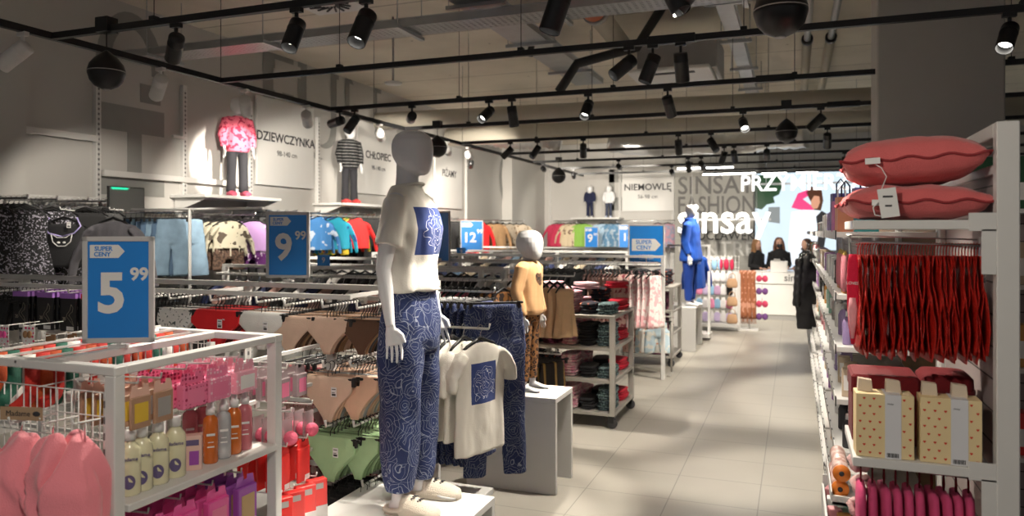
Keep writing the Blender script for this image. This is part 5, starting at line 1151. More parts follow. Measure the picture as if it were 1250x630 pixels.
xrow('tee', [P_['blk']], onY(668, 8.5), onY(712, 8.5), 8.55, 1.362, 8, 'black fluffy jacket left of the pink dresses', 'jacket', w=.42, h=.62, slen=.42, th=.06, rz=R(40), extra='jacket')
xrow('dress', [flor, P_['rose'], flor], onY(722, 8.6), onY(764, 8.6), 8.6, 1.362, 10, 'dusty pink floral dress under the left part of SUPER CENY sign', 'dress', w=.3, h=.62, bot=.42, rz=R(62))
xrow('dress', [pmat('white dress with pink print', (.78, .66, .64), (.70, .38, .40), 'blobs', 20, .52)], onY(776, 8.5), onY(800, 8.5), 8.5, 1.362, 4, 'white dress with pink print under the SUPER CENY sign', 'dress', w=.24, h=.6, bot=.3, rz=R(65))
low = thing('hanging_rail', 'low white rail holding small pink and pale blue outfits', 'hanging rail', (onY(788, 9.1), 9.1, 0)); mb = MB(); [mb.tube([(s * .3, .1, 0), (s * .3, .1, .78)], .012, 8) for s in (-1, 1)]; mb.tube([(-.32, 0.1, .77), (.32, .1, .77)], .012, 8); mb.tube([(-.32, 0, .71), (.32, 0, .71)], .01, 8); [mb.b2((s * .3 - .01, 0, .70), (s * .3 + .01, .1, .72)) for s in (-1, 1)]; [mb.b2((s * .3 - .02, -.15, 0), (s * .3 + .02, .2, .02)) for s in (-1, 1)]; mb.build('frame', M['beigemetal'], low)
xrow('trousers', [P_['rose'], flor], onY(774, 9.1), onY(784, 9.1), 9.1, .72, 4, 'small dusty pink trousers on the low rail', 'trousers', w=.24, h=.42, rz=R(35))
xrow('trousers', [pmat('pale blue sleepsuit cotton', (.52, .66, .74), (.75, .75, .70), 'blobs', 14, .55), pmat('white romper with coloured print', (.78, .76, .72), (.7, .35, .2), 'blobs', 18, .62)], onY(791, 9.05), onY(802, 9.05), 9.05, .72, 3, 'pale blue or printed small outfit on the low rail', 'outfit', w=.26, h=.42, rz=R(20), extra='sleepsuit')
crack(10.9, -5.6, -2.3, 1.42, 'white far rack with dark clothes in front of the toddler wall', 1.37, (-5.5, -2.4))
xrow('tee', [P_['blk'], P_['sand'], P_['blk'], P_['navy'], P_['white']], -5.4, -2.5, 10.7, 1.372, 20, 'dark or sand top on the far crosswise rack', 'top', w=.36, h=.5, slen=.2, extra='top')
crack(13.4, -5.8, -2.6, 1.42, 'white farthest rack of small mixed clothes', 1.37, (-5.7, -2.7))
xrow('tee', [P_['sand'], P_['white'], P_['grey'], P_['rose'], P_['denim']], -5.6, -2.8, 13.2, 1.372, 18, 'small mixed top on the farthest crosswise rack', 'top', w=.34, h=.45, slen=.2, extra='top')

# camel sweatshirts rack
CR = thing('display_rack', 'white rack end with camel sweatshirts above gold striped trousers', 'display rack', (-2.45, 6.0, 0))
for y in (-.3, .3): MB().b2((-.02, y - .02, 0), (.02, y + .02, 1.42), bev=.002).build('post', M['white'], CR)
mb = MB(); [mb.b2((-.012, -.3, z - .01), (.012, .3, z + .01)) for z in (.3, .75, 1.1, 1.39)]; mb.build('cross_bar', M['white'], CR); MB().b2((-.02, -.32, .05), (.4, .32, .09)).build('base_shelf', M['white'], CR)
rod(CR, -2.43, 5.9, 1.378, .73, (1, 0, 0)); rod(CR, -2.43, 5.75, .752, .66, (1, 0, 0))
camj2 = cloth('light camel fleece', (.86, .58, .34))
pr = garment('dress', camj2, 'camel sweatshirt hanging right of the child mannequin', 'sweatshirt', (0, 0, 0), R(60), 'camel sweatshirts on the rod', w=.20, h=.40, bot=.25, straps=False, k=6, amp=.016, extra='sweatshirt', hw=.2)
row(pr, line((-2.25, 5.9, 1.39), (-1.78, 5.9, 1.39), 8), R(58), None, .1)
goldst = pmat('black velvet with gold stripe', (.018, .014, .012), (.34, .20, .06), 'stripes', 9., .18, axis=0)
pr = garment('trousers', goldst, 'black trousers with thin gold stripe below the camel sweatshirts', 'trousers', (0, 0, 0), R(60), 'gold striped trousers', w=.27, h=.56, leg=.12, cuff=.11)
row(pr, line((-2.35, 5.75, .765), (-1.84, 5.75, .765), 9), R(62), None, .1)

# ================================================================== TROLLEYS WITH FOLDED CLOTHES
wheelm = mat('grey wheel tyre', (.05, .05, .055), .5)
def trolley(label, x0, x1, y0, y1, zs, ph):
    t = thing('shelf_trolley', label, 'trolley', ((x0 + x1) / 2, (y0 + y1) / 2, 0), 0); hx, hy = (x1 - x0) / 2, (y1 - y0) / 2
    for sx in (-1, 1):
        for sy in (-1, 1):
            q = MB().b2((sx * hx - .025 * (sx + 1), sy * hy - .02 * (sy + 1), .115), (sx * hx - .025 * (sx - 1), sy * hy - .02 * (sy - 1), ph), bev=.003).build('post', M['beigemetal'], t)
            cx, cy = sx * (hx - .03), sy * (hy - .03)
            w = MB().lathe([(.004, -.016), (.040, -.016), (.046, -.010), (.046, .010), (.040, .016), (.004, .016)], (cx, cy, .046), 18, ax='y').build('caster_wheel', wheelm, t)
            mb = MB(); mb.b2((cx - .03, cy - .022, .05), (cx + .02, cy - .018, .11)); mb.b2((cx - .03, cy + .018, .05), (cx + .02, cy + .022, .11)); mb.b2((cx - .035, cy - .025, .105), (cx + .03, cy + .025, .117)); mb.build('caster_fork', M['black'], w)
    for z in zs:
        MB().b2((-hx + .002, -hy + .002, z - .03), (hx - .002, hy - .002, z), bev=.003).build('shelf', M['beigemetal'], t)
    return t
foldm = [cloth('folded black knit', (.015, .015, .018)), pmat('folded pink knit', (.72, .30, .40), (.85, .6, .62), 'blobs', 20, .5), pmat('folded turquoise print', (.17, .25, .26), (.03, .05, .06), 'blobs', 44, .5), cloth('folded red fleece', (.65, .02, .05)), pmat('folded plum print', (.10, .02, .05), (.4, .1, .2), 'blobs', 20, .6), pmat('folded black print', (.02, .02, .03), (.5, .12, .06), 'blobs', 16, .66)]
def fold_me(s):
    def mk():
        mb = MB(); n = 4
        for i in range(n):
            z0 = i * .024
            mb.loft([ring((.012 * math.sin(s * 3 + i * 2), 0, z0 + a), .118 - b, .15 - b, 28, ex=3.2, amp=.008, k=5, ph=s * 2 + i * 1.7) for a, b in ((0, .022), (.005, .006), (.012, 0), (.019, .006), (.024, .022))])
        return mb.mesh('folded', [foldm[0]])
    return cached(('fold', s), mk)
def piles(x0, x1, ys, z, nx, lab, lo=1, hi=2, cols=None, zmax=.2):
    k = 0
    for j, y in enumerate(ys):
        for i in range(nx):
            x = x0 + (x1 - x0) * (i + .5) / nx; h = random.choice(range(lo, hi + 1))
            for q in range(1 if (cols and nx == 5 and j == 1 and i == 4) else h):
                if cols and nx == 5 and j == 1 and i == 4: cq = 3
                else: cq = None
                c = cq if cq is not None else (cols or [0, 1, 4, 5, 2, 3])[(i + j * 2 + q) % 6 if not cols else i % len(cols)]
                names = ['black', 'pink', 'turquoise printed', 'red', 'plum printed', 'black with orange print']
                wv = names[c]
                t = thing('folded_garment', f'{wv} folded clothes {lab}', 'folded clothes', (x, y, z + .1 * q + .001), R(random.uniform(-6, 6)), f'{wv} folded clothes {lab}')
                t.scale = (.68 if nx == 5 else 1, 1, 1); o = link('folded_layers', fold_me((i + j) % 3), t); o.material_slots[0].link = 'OBJECT'; o.material_slots[0].material = foldm[c]
TX1 = -1.48
trolley('warm grey wheeled trolley stacked with folded clothes beside the camel rack', -2.38, TX1, 6.42, 7.26, (.14, .43, .715, 1.0), 1.0)
for z, l in ((.141, 'on the lowest shelf of the nearer trolley'), (.431, 'on the lower middle shelf of the nearer trolley'), (.716, 'on the upper middle shelf of the nearer trolley'), (1.001, 'on top of the nearer trolley')):
    piles(-2.36, TX1 - .02, (6.62, 7.04), z, 5, l, 1 if z < .9 else 1, 2, cols=[5, 4, 1, 0, 2] if z < .9 else [0, 1, 1, 5, 2])
for z, l in ((.141, 'at the aisle side of the lowest shelf'), (.431, 'at the aisle side of the lower middle shelf'), (.716, 'at the aisle side of the upper middle shelf'), (1.001, 'at the back corner of the trolley top')):
    pass
t2x = onY(822, 9.65)
trolley('second wheeled trolley with shoes and dark clothes farther down the aisle', t2x - .75, t2x, 9.62, 10.4, (.14, .43, .72, 1.03), 1.03)
for z, l in ((.141, 'on the lowest shelf of the farther trolley'), (.431, 'on the middle shelf of the farther trolley'), (.721, 'on the upper shelf of the farther trolley'), (1.031, 'on top of the farther trolley')):
    piles(t2x - .72, t2x - .04, (9.82, 10.2), z, 2, l, 1, 2, cols=[0, 4] if z < .9 else [0, 5])
tpx = cloth('folded pink stripe', (.8, .5, .55))
for i, (x, y, m, l) in enumerate(((-2.2, 6.9, foldm[1], 'pink folded jumper topmost on the trolley, left'), (-1.62, 7.1, foldm[3], 'red folded fleece topmost on the trolley, back right corner'), (-1.86, 6.9, tpx, 'pale pink folded jumper topmost on the trolley, middle'))):
    t = thing('folded_garment', l, 'folded clothes', (x, y, 1.203), R(20 * i)); o = link('folded_layers', fold_me(i), t); o.material_slots[0].link = 'OBJECT'; o.material_slots[0].material = m; t.scale = (.9, .9, .6)
# blue garments behind the blue mannequin
bxx = onY(858, 12.1)
br = rack_frame('white rack with royal blue jackets behind the blue mannequin', bxx - .6, bxx + .1, 12.3, 1.5, .4, 2, slots=False); rod(br, bxx - .1, 12.28, 1.456, .3, (0, -1, 0))
pr = garment('tee', royal, 'royal blue hoodie hanging behind the blue mannequin', 'hoodie', (0, 0, 0), R(15), 'royal blue hoodies on the rack', w=.44, h=.55, slen=.45, th=.05, hood=True, extra='hoodie')
row(pr, line((bxx - .1, 12.05, 1.46), (bxx - .1, 12.23, 1.46), 3), R(62))
# signs in the middle distance
def stemsign(label, px, Y, ytop, ybot, wpx, big, small_='', rz=0., art='price', zfoot=1.43):
    x = onY(px, Y); zt, zb = zat(ytop, x, Y), zat(ybot, x, Y); D = .9344 * Y - .3562 * x
    return sale_sign(label, (x, Y, zfoot), rz, wpx * D / 905 / max(.3, math.cos(rz - math.atan2(-x, Y))) if rz else wpx * D / 905, zt - zb, big, small_, zb - zfoot, art=art)
stemsign('blue SUPER CENY sign with white arrow above the pink dresses', 789, 8.85, 274, 326, 44, '', art='super', rz=R(6), zfoot=1.455)
stemsign('blue price sign reading 12 in front of the camel jackets', 576, 10.9, 269, 308, 28, '12', '99', R(14), zfoot=1.445)
stemsign('large blue sign half hidden behind the tall mannequin', 537, 7.3, 258, 320, 24, '', '', R(-30), zfoot=1.445)
stemsign('small blue price sign reading 9 among the baby clothes', 722, 18.3, 277, 303, 17, '9', '99', zfoot=1.2)
stemsign('small blue price sign reading 16 left of SUPER CENY sign', 766, 18.2, 274, 303, 22, '16', '', zfoot=1.2)
for px, py, Y, l in ((563, 322, 8.8, 'little blue shelf card on the rack by the 12 sign'), (285, 262, 7.6, 'little blue price card left of the red sweatshirts'), (395, 343, 5.75, 'little blue price card on the rack top behind the 9.99 sign')):
    x = onY(px, Y); t = thing('price_card', l, 'price card', (x, Y, max(1.43, zat(py + 6, x, Y)) if Y != 7.6 else zat(py + 6, x, Y)), R(12)); MB().b2((-.06, -.003, 0), (.06, .003, .1), bev=.001).build('card', M['blue'], t); text('price', '9', .07, M['white'], t, (0, -.004, .05), (R(90), 0, 0), .0004)
# back wall clothes
tr = thing('wall_hanging_rail', 'rail of bright baby clothes along the back wall', 'hanging rail', (-4.2, YB, 2.02)); MB().tube([(-1.9, -.45, 0), (2.3, -.45, 0)], .012, 8).build('tube', M['chrome'], tr); [MB().b2((x - .01, -.45, -.015), (x + .01, 0, .01)).build('bracket_arm', M['white'], tr) for x in (-1.8, 0, 2.2)]
BC = [(676, 690, cloth('crimson fleece', (.55, .04, .10)), 'crimson baby jacket at the left of the back wall rail'), (692, 704, pmat('cream bear print', (.70, .58, .40), (.2, .12, .08), 'blobs', 12, .62), 'cream baby jacket on the back wall rail'), (706, 716, cloth('apple green fleece', (.30, .55, .10)), 'apple green baby jacket on the back wall rail'), (731, 739, cloth('pale blue cotton', (.45, .62, .78)), 'pale blue baby top on the back wall rail'), (742, 756, pmat('blue patterned cotton', (.12, .26, .42), (.4, .5, .6), 'blobs', 12, .55), 'blue patterned baby top on the back wall rail'), (800, 818, pmat('mauve print', (.50, .28, .34), (.3, .3, .4), 'blobs', 10, .5), 'mauve baby clothes right of the SUPER CENY sign')]
for a, b, m, l in BC:
    y = 19.15; pr = garment('tee', m, l, 'baby jacket', (0, 0, 0), R(15), l, w=.5, h=.62, slen=.45, th=.07, extra='baby_jacket'); row(pr, line((onY(a + 3, y), y, 2.03), (onY(b - 3, y), y, 2.03), 2), R(12), None, .2)
xrow('trousers', [P_['blk'], P_['navy'], P_['grey']], onY(670, 19.1), onY(770, 19.1), 19.1, 1.22, 12, 'dark baby trousers low on the back wall', 'trousers', w=.3, h=.5, rz=R(30))
tr = thing('wall_hanging_rail', 'low rail of dark baby trousers along the back wall', 'hanging rail', (-4.2, YB, 1.21)); MB().tube([(-1.9, -.5, 0), (2.3, -.5, 0)], .012, 8).build('tube', M['chrome'], tr); [MB().b2((x - .01, -.5, -.015), (x + .01, 0, .01)).build('bracket_arm', M['white'], tr) for x in (-1.8, 0, 2.2)]
# ================================================================== RIGHT HAND SHELVING
RX0, RX1, RY0 = .18, .585, 2.68
slat = mat('taupe slatwall', (.34, .28, .27), .6); nt, b = nodes_of(slat); co = objco(nt)
nt.links.new(mixcol(nt, f_stripes(nt, co, 2, 9.5, .06), (.34, .28, .27), (.04, .035, .035)), b.inputs['Base Color'])
RG = thing('shelving_unit', 'tall white shelving unit at the right of the aisle, nearest bay', 'shelving unit', (RX1, RY0, 0))
MB().b2((0, 0, 0), (.062, .05, 2.09), bev=.003).build('post', M['white'], RG)
MB().b2((0.0, .05, 2.045), (.062, .95, 2.09), bev=.003).build('top_rail', M['white'], RG)
MB().b2((0.0, .95, 0), (.062, 1.0, 2.09), bev=.003).build('post', M['white'], RG)
MB().b2((.02, .052, .05), (.04, .95, 1.96)).build('slat_panel', slat, RG)
MB().b2((.004, .05, 1.93), (.055, .95, 1.96), bev=.002).build('upper_bar', M['white'], RG)
def rshelf(par, z, y0, y1, x0=RX0, lab='shelf', bracket=True):
    o = par.location
    q = MB().b2((x0 - o.x, y0 - o.y, z - .03), (-.002, y1 - o.y, z), bev=.002).build(lab, M['white'], par)
    if bracket:
        mb = MB(); mb.b2((-.075, y0 - o.y - .004, z - .035), (0.0, y0 - o.y - .0005, z + .022)); mb.b2((-.04, y0 - o.y - .004, z - .17), (0, y0 - o.y - .0005, z - .03)); mb.build('shelf_bracket', M['white'], q)
rshelf(RG, 1.785, RY0 + .006, RY0 + .45); rshelf(RG, 1.005, RY0 + .006, RY0 + .44); rshelf(RG, .25, RY0 + .006, RY0 + .9)
coral = mat('coral pink cotton', (.74, .15, .15), .8, bump=.35, bs=200, sheen=.3)
corald = mat('dark coral piping', (.30, .03, .035), .8)
def pillow_me(w, d, h, seed):
    mb = MB(); n = 26; top = []; bot = []
    for i in range(n + 1):
        for j in range(n + 1):
            u, v = -1 + 2 * i / n, -1 + 2 * j / n
            e = (max(0, 1 - abs(u) ** 2.6) * max(0, 1 - abs(v) ** 2.6)) ** .42
            px = u * w / 2 * (1 - .07 * (1 - v * v) ** 1 * abs(u) ** 3 + 0); py = v * d / 2 * (1 - .07 * (1 - u * u) * abs(v) ** 3)
            wr = .008 * noise.noise(Vector((u * 3 + seed, v * 3, seed))) * e
            wr += .006 * (1 - e) * math.sin(12 * (u if abs(v) > abs(u) else v) + seed)
            top.append((px, py, h * .5 * e + wr)); bot.append((px, py, -h * .5 * e + wr))
    N = n + 1; f = []
    for i in range(n):
        for j in range(n):
            a = i * N + j; f.append([a, a + N, a + N + 1, a + 1]); f.append([N * N + a, N * N + a + 1, N * N + a + N + 1, N * N + a + N])
    mb.add(top + bot, f, 0, True); me = mb.mesh('pillow', [coral])
    per = [(i, 0) for i in range(n)] + [(n, j) for j in range(n)] + [(n - i, n) for i in range(n)] + [(0, n - j) for j in range(n + 1)]
    P = [((Vector(top[i * N + j]) + Vector(bot[i * N + j])) / 2) for i, j in per]
    p = MB(); p.tube(P, .0045, 6); return me, p.mesh('piping', [corald])
for i, (z, h, l, rz, tlt) in enumerate(((1.785 + .062, .125, 'lower coral pink cushion on the top shelf', 2, 0), (1.785 + .205, .165, 'upper coral pink cushion stacked on the other one', -3, 2.2))):
    t = thing('cushion', l, 'cushion', (.372, RY0 + .25, z), R(rz)); t.rotation_euler.y = R(-tlt)
    a, b_ = pillow_me(.435, .44, h, 1.7 * i + .4); link('cover', a, t); link('piping', b_, t)
    tg = MB(); tg.box((-.12, -.224, -.004), (.045, .003, .02)); tg.build('care_label', M['paper'], t)
    if i == 0:
        q = MB(); q.box((-.095, -.236, -.005), (.055, .002, .095), rot=Matrix.Rotation(R(-8), 3, 'Y')); o = q.build('price_tag', M['paper'], t)
        q = MB(); q.tube([(-.12, -.23, 0), (-.14, -.234, -.02), (-.135, -.235, -.045), (-.11, -.236, -.05)], .002, 5); q.tube([(-.115, -.236, .04), (-.10, -.232, .08), (-.115, -.228, .11), (-.13, -.226, .12)], .0016, 5); q.build('tag_string', M['paper'], t)
        q = MB(); q.b2((-.112, -.2375, .012), (-.082, -.2372, .018)); q.b2((-.105, -.2375, -.018), (-.085, -.2372, -.012)); q.build('print', M['dark'], o)
# gift boxes with hearts
cardy = mat('cream gift box card', (.86, .68, .38), .55); heartred = mat('red heart print', (.70, .04, .02), .5); band = mat('white paper band', (.76, .76, .79), .5)
def hearts_mesh(w, h):
    mb = MB(); s = .0042
    hp = [(0, -1.1), (.9, -.1), (1.05, .45), (.6, .85), (.2, .75), (0, .45), (-.2, .75), (-.6, .85), (-1.05, .45), (-.9, -.1)]
    for r in range(8):
        for c in range(6):
            x = -w / 2 + .012 + c * (w - .024) / 5 + (.012 if r % 2 else 0); z = .015 + r * (h - .03) / 7
            if x > w / 2 - .006 or -.004 < x < .052: continue
            mb.add([(x + a * s, 0, z + b * s) for a, b in hp], [list(range(10))])
    return mb
for i, (x, l) in enumerate(((.275, 'cream gift box with red hearts, left one by the shelf end'), (.466, 'cream gift box with red hearts, right one by the slat panel'))):
    t = thing('gift_box', l, 'gift box', (x, RY0 + .07, 1.0055), R(2 - 3 * i)); w, h, d = .172, .208, .09
    MB().b2((-w / 2, -d / 2, 0), (w / 2, d / 2, h), bev=.0015).build('box', cardy, t)
    q = hearts_mesh(w, h); q.v = [(a, -d / 2 - .0006, c) for a, _, c in q.v]; q.build('heart_print', heartred, t)
    MB().b2((.0, -d / 2 - .0015, 0), (.048, -d / 2 - .0007, h + .001)).b2((0, -d / 2 - .0015, h), (.048, d / 2, h + .0012)).build('paper_band', band, t)
    text('lettering', 'sinsay', .008, M['dark'], t, (.016, -d / 2 - .002, h * .86), (R(90), 0, 0), .0002)
    mb = MB(); [mb.b2((.006 + k * .0032, -d / 2 - .0022, .004), (.0075 + k * .0032 + (.0008 if k % 3 else 0), -d / 2 - .0016, .018)) for k in range(11)]; mb.build('barcode', M['dark'], t)
    for j, xx in enumerate((-.055, .03)): MB().prism([(-.022, 0), (.024, 0), (.02, .038), (-.02, .042)], .03, o=(xx, .01, h)).build('tissue_flap', mat('kraft tissue', (.72, .60, .46), .7), t)
burgf = cloth('burgundy velvet', (.15, .003, .007))
t = thing('storage_box', 'burgundy velvet storage box behind the left gift box', 'storage box', (.295, RY0 + .30, 1.0055)); MB().b2((-.105, -.11, 0), (.105, .11, .235), bev=.008).build('box_body', burgf, t); MB().b2((-.108, -.113, .17), (.108, .113, .24), bev=.008).build('lid', burgf, t)
t = thing('storage_box', 'round topped burgundy velvet box behind the right gift box', 'storage box', (.49, RY0 + .30, 1.0055)); MB().loft([ring((0, 0, z), rx, ry, 32, ex=4) for z, rx, ry in ((0, .08, .1), (.2, .085, .105), (.235, .083, .1), (.25, .07, .09), (.253, .04, .05))]).build('box_body', burgf, t); MB().loft([ring((0, 0, z), .088, .108, 32, ex=4) for z in (.15, .2)]).build('lid_rim', cloth('dark burgundy trim', (.12, .004, .008)), t)
# red sequined garments on a short rail
seq = mat('red sequin cloth', (.62, .02, .012), .32, .15, bump=.8, bs=260, var=.5, vs=60)
rail = thing('short_hanging_rail', 'chrome rail under the cushion shelf holding red sequin garments', 'hanging rail', (RX1, RY0 + .16, 1.70)); MB().tube([(0, 0, 0), (-.40, 0, .012), (-.405, 0, .035)], .005, 8).build('tube', M['chrome'], rail); MB().b2((-.012, -.02, -.12), (0, .02, .03)).build('rail_bracket', M['white'], rail)
MB().tube([(0, .10, .02), (-.41, .10, .035)], .003, 6).build('price_wire', M['chrome'], rail)
def seq_me(s):
    def mk():
        mb = MB(); rr = []
        for i in range(14):
            u = i / 13; z = -.035 - u * (.335 + .02 * math.sin(s * 5)); wy = .05 + .02 * min(1, u * 2) + (.02 if u > .38 else 0); th = .0040 + .0012 * (u > .38)
            rr.append(ring((.006 * math.sin(s * 3 + u * 7), .01 * math.sin(s + u * 3), z), th + .0015 * math.sin(i * 2.1 + s), wy, 20, amp=.004, k=5, ph=s + i))
        mb.loft(rr); mb.tube([(0, 0, -.04), (0, 0, -.015), (.004, 0, .004), (0, 0, .008), (-.004, 0, 0)], .0018, 5)
        return mb.mesh('sequin_body', [seq])
    return cached(('seq', s), mk)
for i in range(42):
    x = .205 + i * .0090; t = thing('sequin_garment', 'red sequin garment hanging edge on under the cushions', 'sequin garment', (x, RY0 + .16, 1.702), R(random.uniform(-7, 7)), 'red sequin garments on the short rail'); link('sequin_body', seq_me(i % 4), t)
t = thing('gift_stocking', 'red printed pouch with pale lettering, first on the short rail', 'stocking', (.188, RY0 + .13, 1.70), R(-14)); mb = MB(); mb.loft([ring((0, 0, z), rx, .006, 20) for z, rx in ((-.03, .012), (-.05, .016), (-.12, .02), (-.2, .019), (-.28, .014), (-.34, .006))]); mb.build('pouch', cloth('bright red satin', (.70, .01, .05)), t); mb = MB(); mb.loft([ring((0, -.006, z), rx, .004, 16) for z, rx in ((-.18, .01), (-.22, .015), (-.27, .012), (-.32, .005))]); mb.build('pink_lining', cloth('pink satin', (.80, .35, .38)), t); text('lettering', 'LOVES', .014, M['paper'], t, (0, -.0075, -.13), (R(90), R(0), 0), .0003)
# hot pink pieces under the gift box shelf
hotc = cloth('hot pink knit', (.66, .07, .20))
rl = thing('short_hanging_rail', 'chrome rail under the gift boxes holding hot pink pieces', 'hanging rail', (RX1, RY0 + .16, .93)); MB().tube([(0, 0, 0), (-.39, 0, .01), (-.395, 0, .03)], .005, 8).build('tube', M['chrome'], rl)
for i in range(10):
    x = .215 + i * .036; t = thing('pink_cosmetic_bag', 'hot pink soft bag hanging edge on under the gift boxes', 'soft bag', (x, RY0 + .16, .934), R(random.uniform(-5, 5)), 'hot pink soft bags')
    mb = MB(); mb.loft([ring((0, 0, z), a, b_, 20, ex=3) for z, a, b_ in ((-.055, .006, .05), (-.065, .014, .075), (-.12, .0165, .085), (-.24, .0165, .085), (-.27, .010, .07))]); mb.build('bag_body', hotc, t); MB().tube([(0, 0, -.06), (0, .01, -.03), (0, 0, .006), (0, -.01, -.03), (0, 0, -.06)], .003, 6).build('hang_loop', burgf, t)
# further bays
items = []
col = lambda n, c, **k: mat(n, c, .45, **k)
lilac = col('lilac liquid', (.45, .33, .62), trans=.3, coat=.5); itm = [lilac, M['paper'], M['steel'], col('rose pack', (.70, .30, .33)), col('mint pack', (.35, .6, .5)), col('amber pack', (.6, .3, .08)), M['dark'], col('white gloss tub', (.8, .8, .8)), col('violet tub', (.4, .2, .5)), col('sand tub', (.62, .5, .36))]
def jar_me():
    mb = MB(); mb.lathe([(.002, 0), (.03, 0), (.033, .006), (.033, .06), (.03, .066), (.002, .066)], (0, 0, 0), 14); return mb.mesh('jar_body', [itm[0]])
def jarlid_me(): mb = MB(); mb.lathe([(.002, .066), (.034, .066), (.034, .085), (.002, .085)], (0, 0, 0), 14); return mb.mesh('lid', [plast])
def bot_me(): mb = MB(); mb.lathe([(.002, 0), (.025, 0), (.027, .005), (.027, .1), (.02, .12), (.011, .126), (.011, .132), (.002, .132)], (0, 0, 0), 14); return mb.mesh('bottle_body', [itm[0]])
def botcap_me(): mb = MB(); mb.lathe([(.002, .13), (.013, .13), (.012, .155), (.002, .157)], (0, 0, 0), 12); return mb.mesh('cap', [plast])
def ctn_me(): return MB().b2((-.028, -.03, 0), (.028, .03, .13), bev=.0015).mesh('carton_body', [itm[0]])
def ctnl_me(): return MB().b2((-.0295, -.02, .03), (-.0285, .02, .10)).b2((-.02, -.0315, .03), (.02, -.0305, .1)).mesh('printed_label', [M['paper']])
KD = {'jar': ('jar', jar_me, 'jar_body', 'lid', jarlid_me), 'bottle': ('bottle', bot_me, 'bottle_body', 'cap', botcap_me), 'carton': ('carton', ctn_me, 'carton_body', 'printed_label', ctnl_me)}
cname = ['lilac', 'white', 'grey', 'rose', 'mint', 'amber', 'black', 'glossy white', 'violet', 'sand']
tickm = pmat('white ticket strip with dark print', (.82, .81, .79), (.06, .06, .06), 'stripes', 5.5, .22, .6, 0, axis=1)
BAYN = ['second', 'third', 'fourth', 'fifth', 'sixth', 'seventh']
LV = (.26, .50, .74, .98, 1.22, 1.46, 1.74); LN = ['lowest shelf', 'second shelf from the floor', 'third shelf from the floor', 'fourth shelf from the floor', 'fifth shelf from the floor', 'sixth shelf from the floor', 'top shelf']
woodb = mat('brown wood grain panel', (.20, .11, .04), .6, var=.4, vs=3)
for bi in range(6):
    y0 = 3.70 + bi * 1.42; y1 = y0 + 1.38
    g = thing('shelving_unit', f'white shelving unit along the right side of the aisle, {BAYN[bi]} bay', 'shelving unit', (RX1, y0, 0))
    MB().b2((0, 0, 0), (.06, .05, 1.86), bev=.003).build('post', M['white'], g); MB().b2((0, 1.33, 0), (.06, 1.38, 1.86), bev=.003).build('post', M['white'], g)
    MB().b2((.02, .05, .05), (.05, 1.33, 1.84)).build('back_panel', woodb if bi in (0, 1) else slat, g)
    for li, z in enumerate(LV):
        if bi == 0 and li == 6: z = 1.745
        q = MB().b2((RX0 - RX1, .005, z - .025), (-.001, 1.375, z), bev=.002).build('shelf', M['white'], g)
        MB().b2((RX0 - RX1 - .006, .01, z - .035), (RX0 - RX1 - .001, 1.37, z + .008)).build('ticket_strip', tickm, q)
        if li == 6 and bi > 2: continue
        kd = ['carton', 'jar', 'bottle', 'carton', 'bottle', 'carton', 'carton'][(li + bi) % 7]; nm, f1, n1, n2, f2 = KD[kd]; ci = (li * 3 + bi * 2) % 10
        if bi == 0 and li == 4: kd = 'bottle'; nm, f1, n1, n2, f2 = KD[kd]; ci = 0
        n = 8 if bi < 3 else 5
        for k in range(n):
            m_ = itm[(ci + (k // 3)) % 10]; cn = cname[(ci + (k // 3)) % 10]
            t = thing(nm, f'{cn} {nm} on the {LN[li]} of the {BAYN[bi]} right bay', nm, (RX0 + .055 + .02 * (k % 2), y0 + .09 + k * (1.22 / (n - 1)), z + .001), R(random.uniform(-8, 8)), f'{cn} {nm}s, {LN[li]}, {BAYN[bi]} right bay')
            o = link(n1, cached('k' + n1, f1), t); o.material_slots[0].link = 'OBJECT'; o.material_slots[0].material = m_; link(n2, cached('k' + n2, f2), o if False else t)
# pink hair bands above the lilac bottles
for i in range(6):
    t = thing('hair_band', 'rose pink padded hair band with yellow tie on the second right bay', 'hair band', (.215 + .012 * (i % 2), 3.74 + .10 * i, 1.655), R(80), 'rose pink hair bands'); mb = MB(); mb.tube([(0, 0, -.02), (.022, 0, -.05), (.03, 0, -.11), (.02, 0, -.165), (0, 0, -.175), (-.02, 0, -.165), (-.03, 0, -.11), (-.022, 0, -.05), (0, 0, -.02)], .013, 8); mb.build('band', cloth('rose jersey', (.72, .25, .30)), t); mb = MB(); mb.tube([(0, 0, -.03), (-.012, 0, -.01), (0, 0, .006), (.012, 0, -.01), (0, 0, -.03)], .006, 6); mb.build('yellow_tie', mat('yellow ribbon', (.7, .5, .14), .6), t)
    
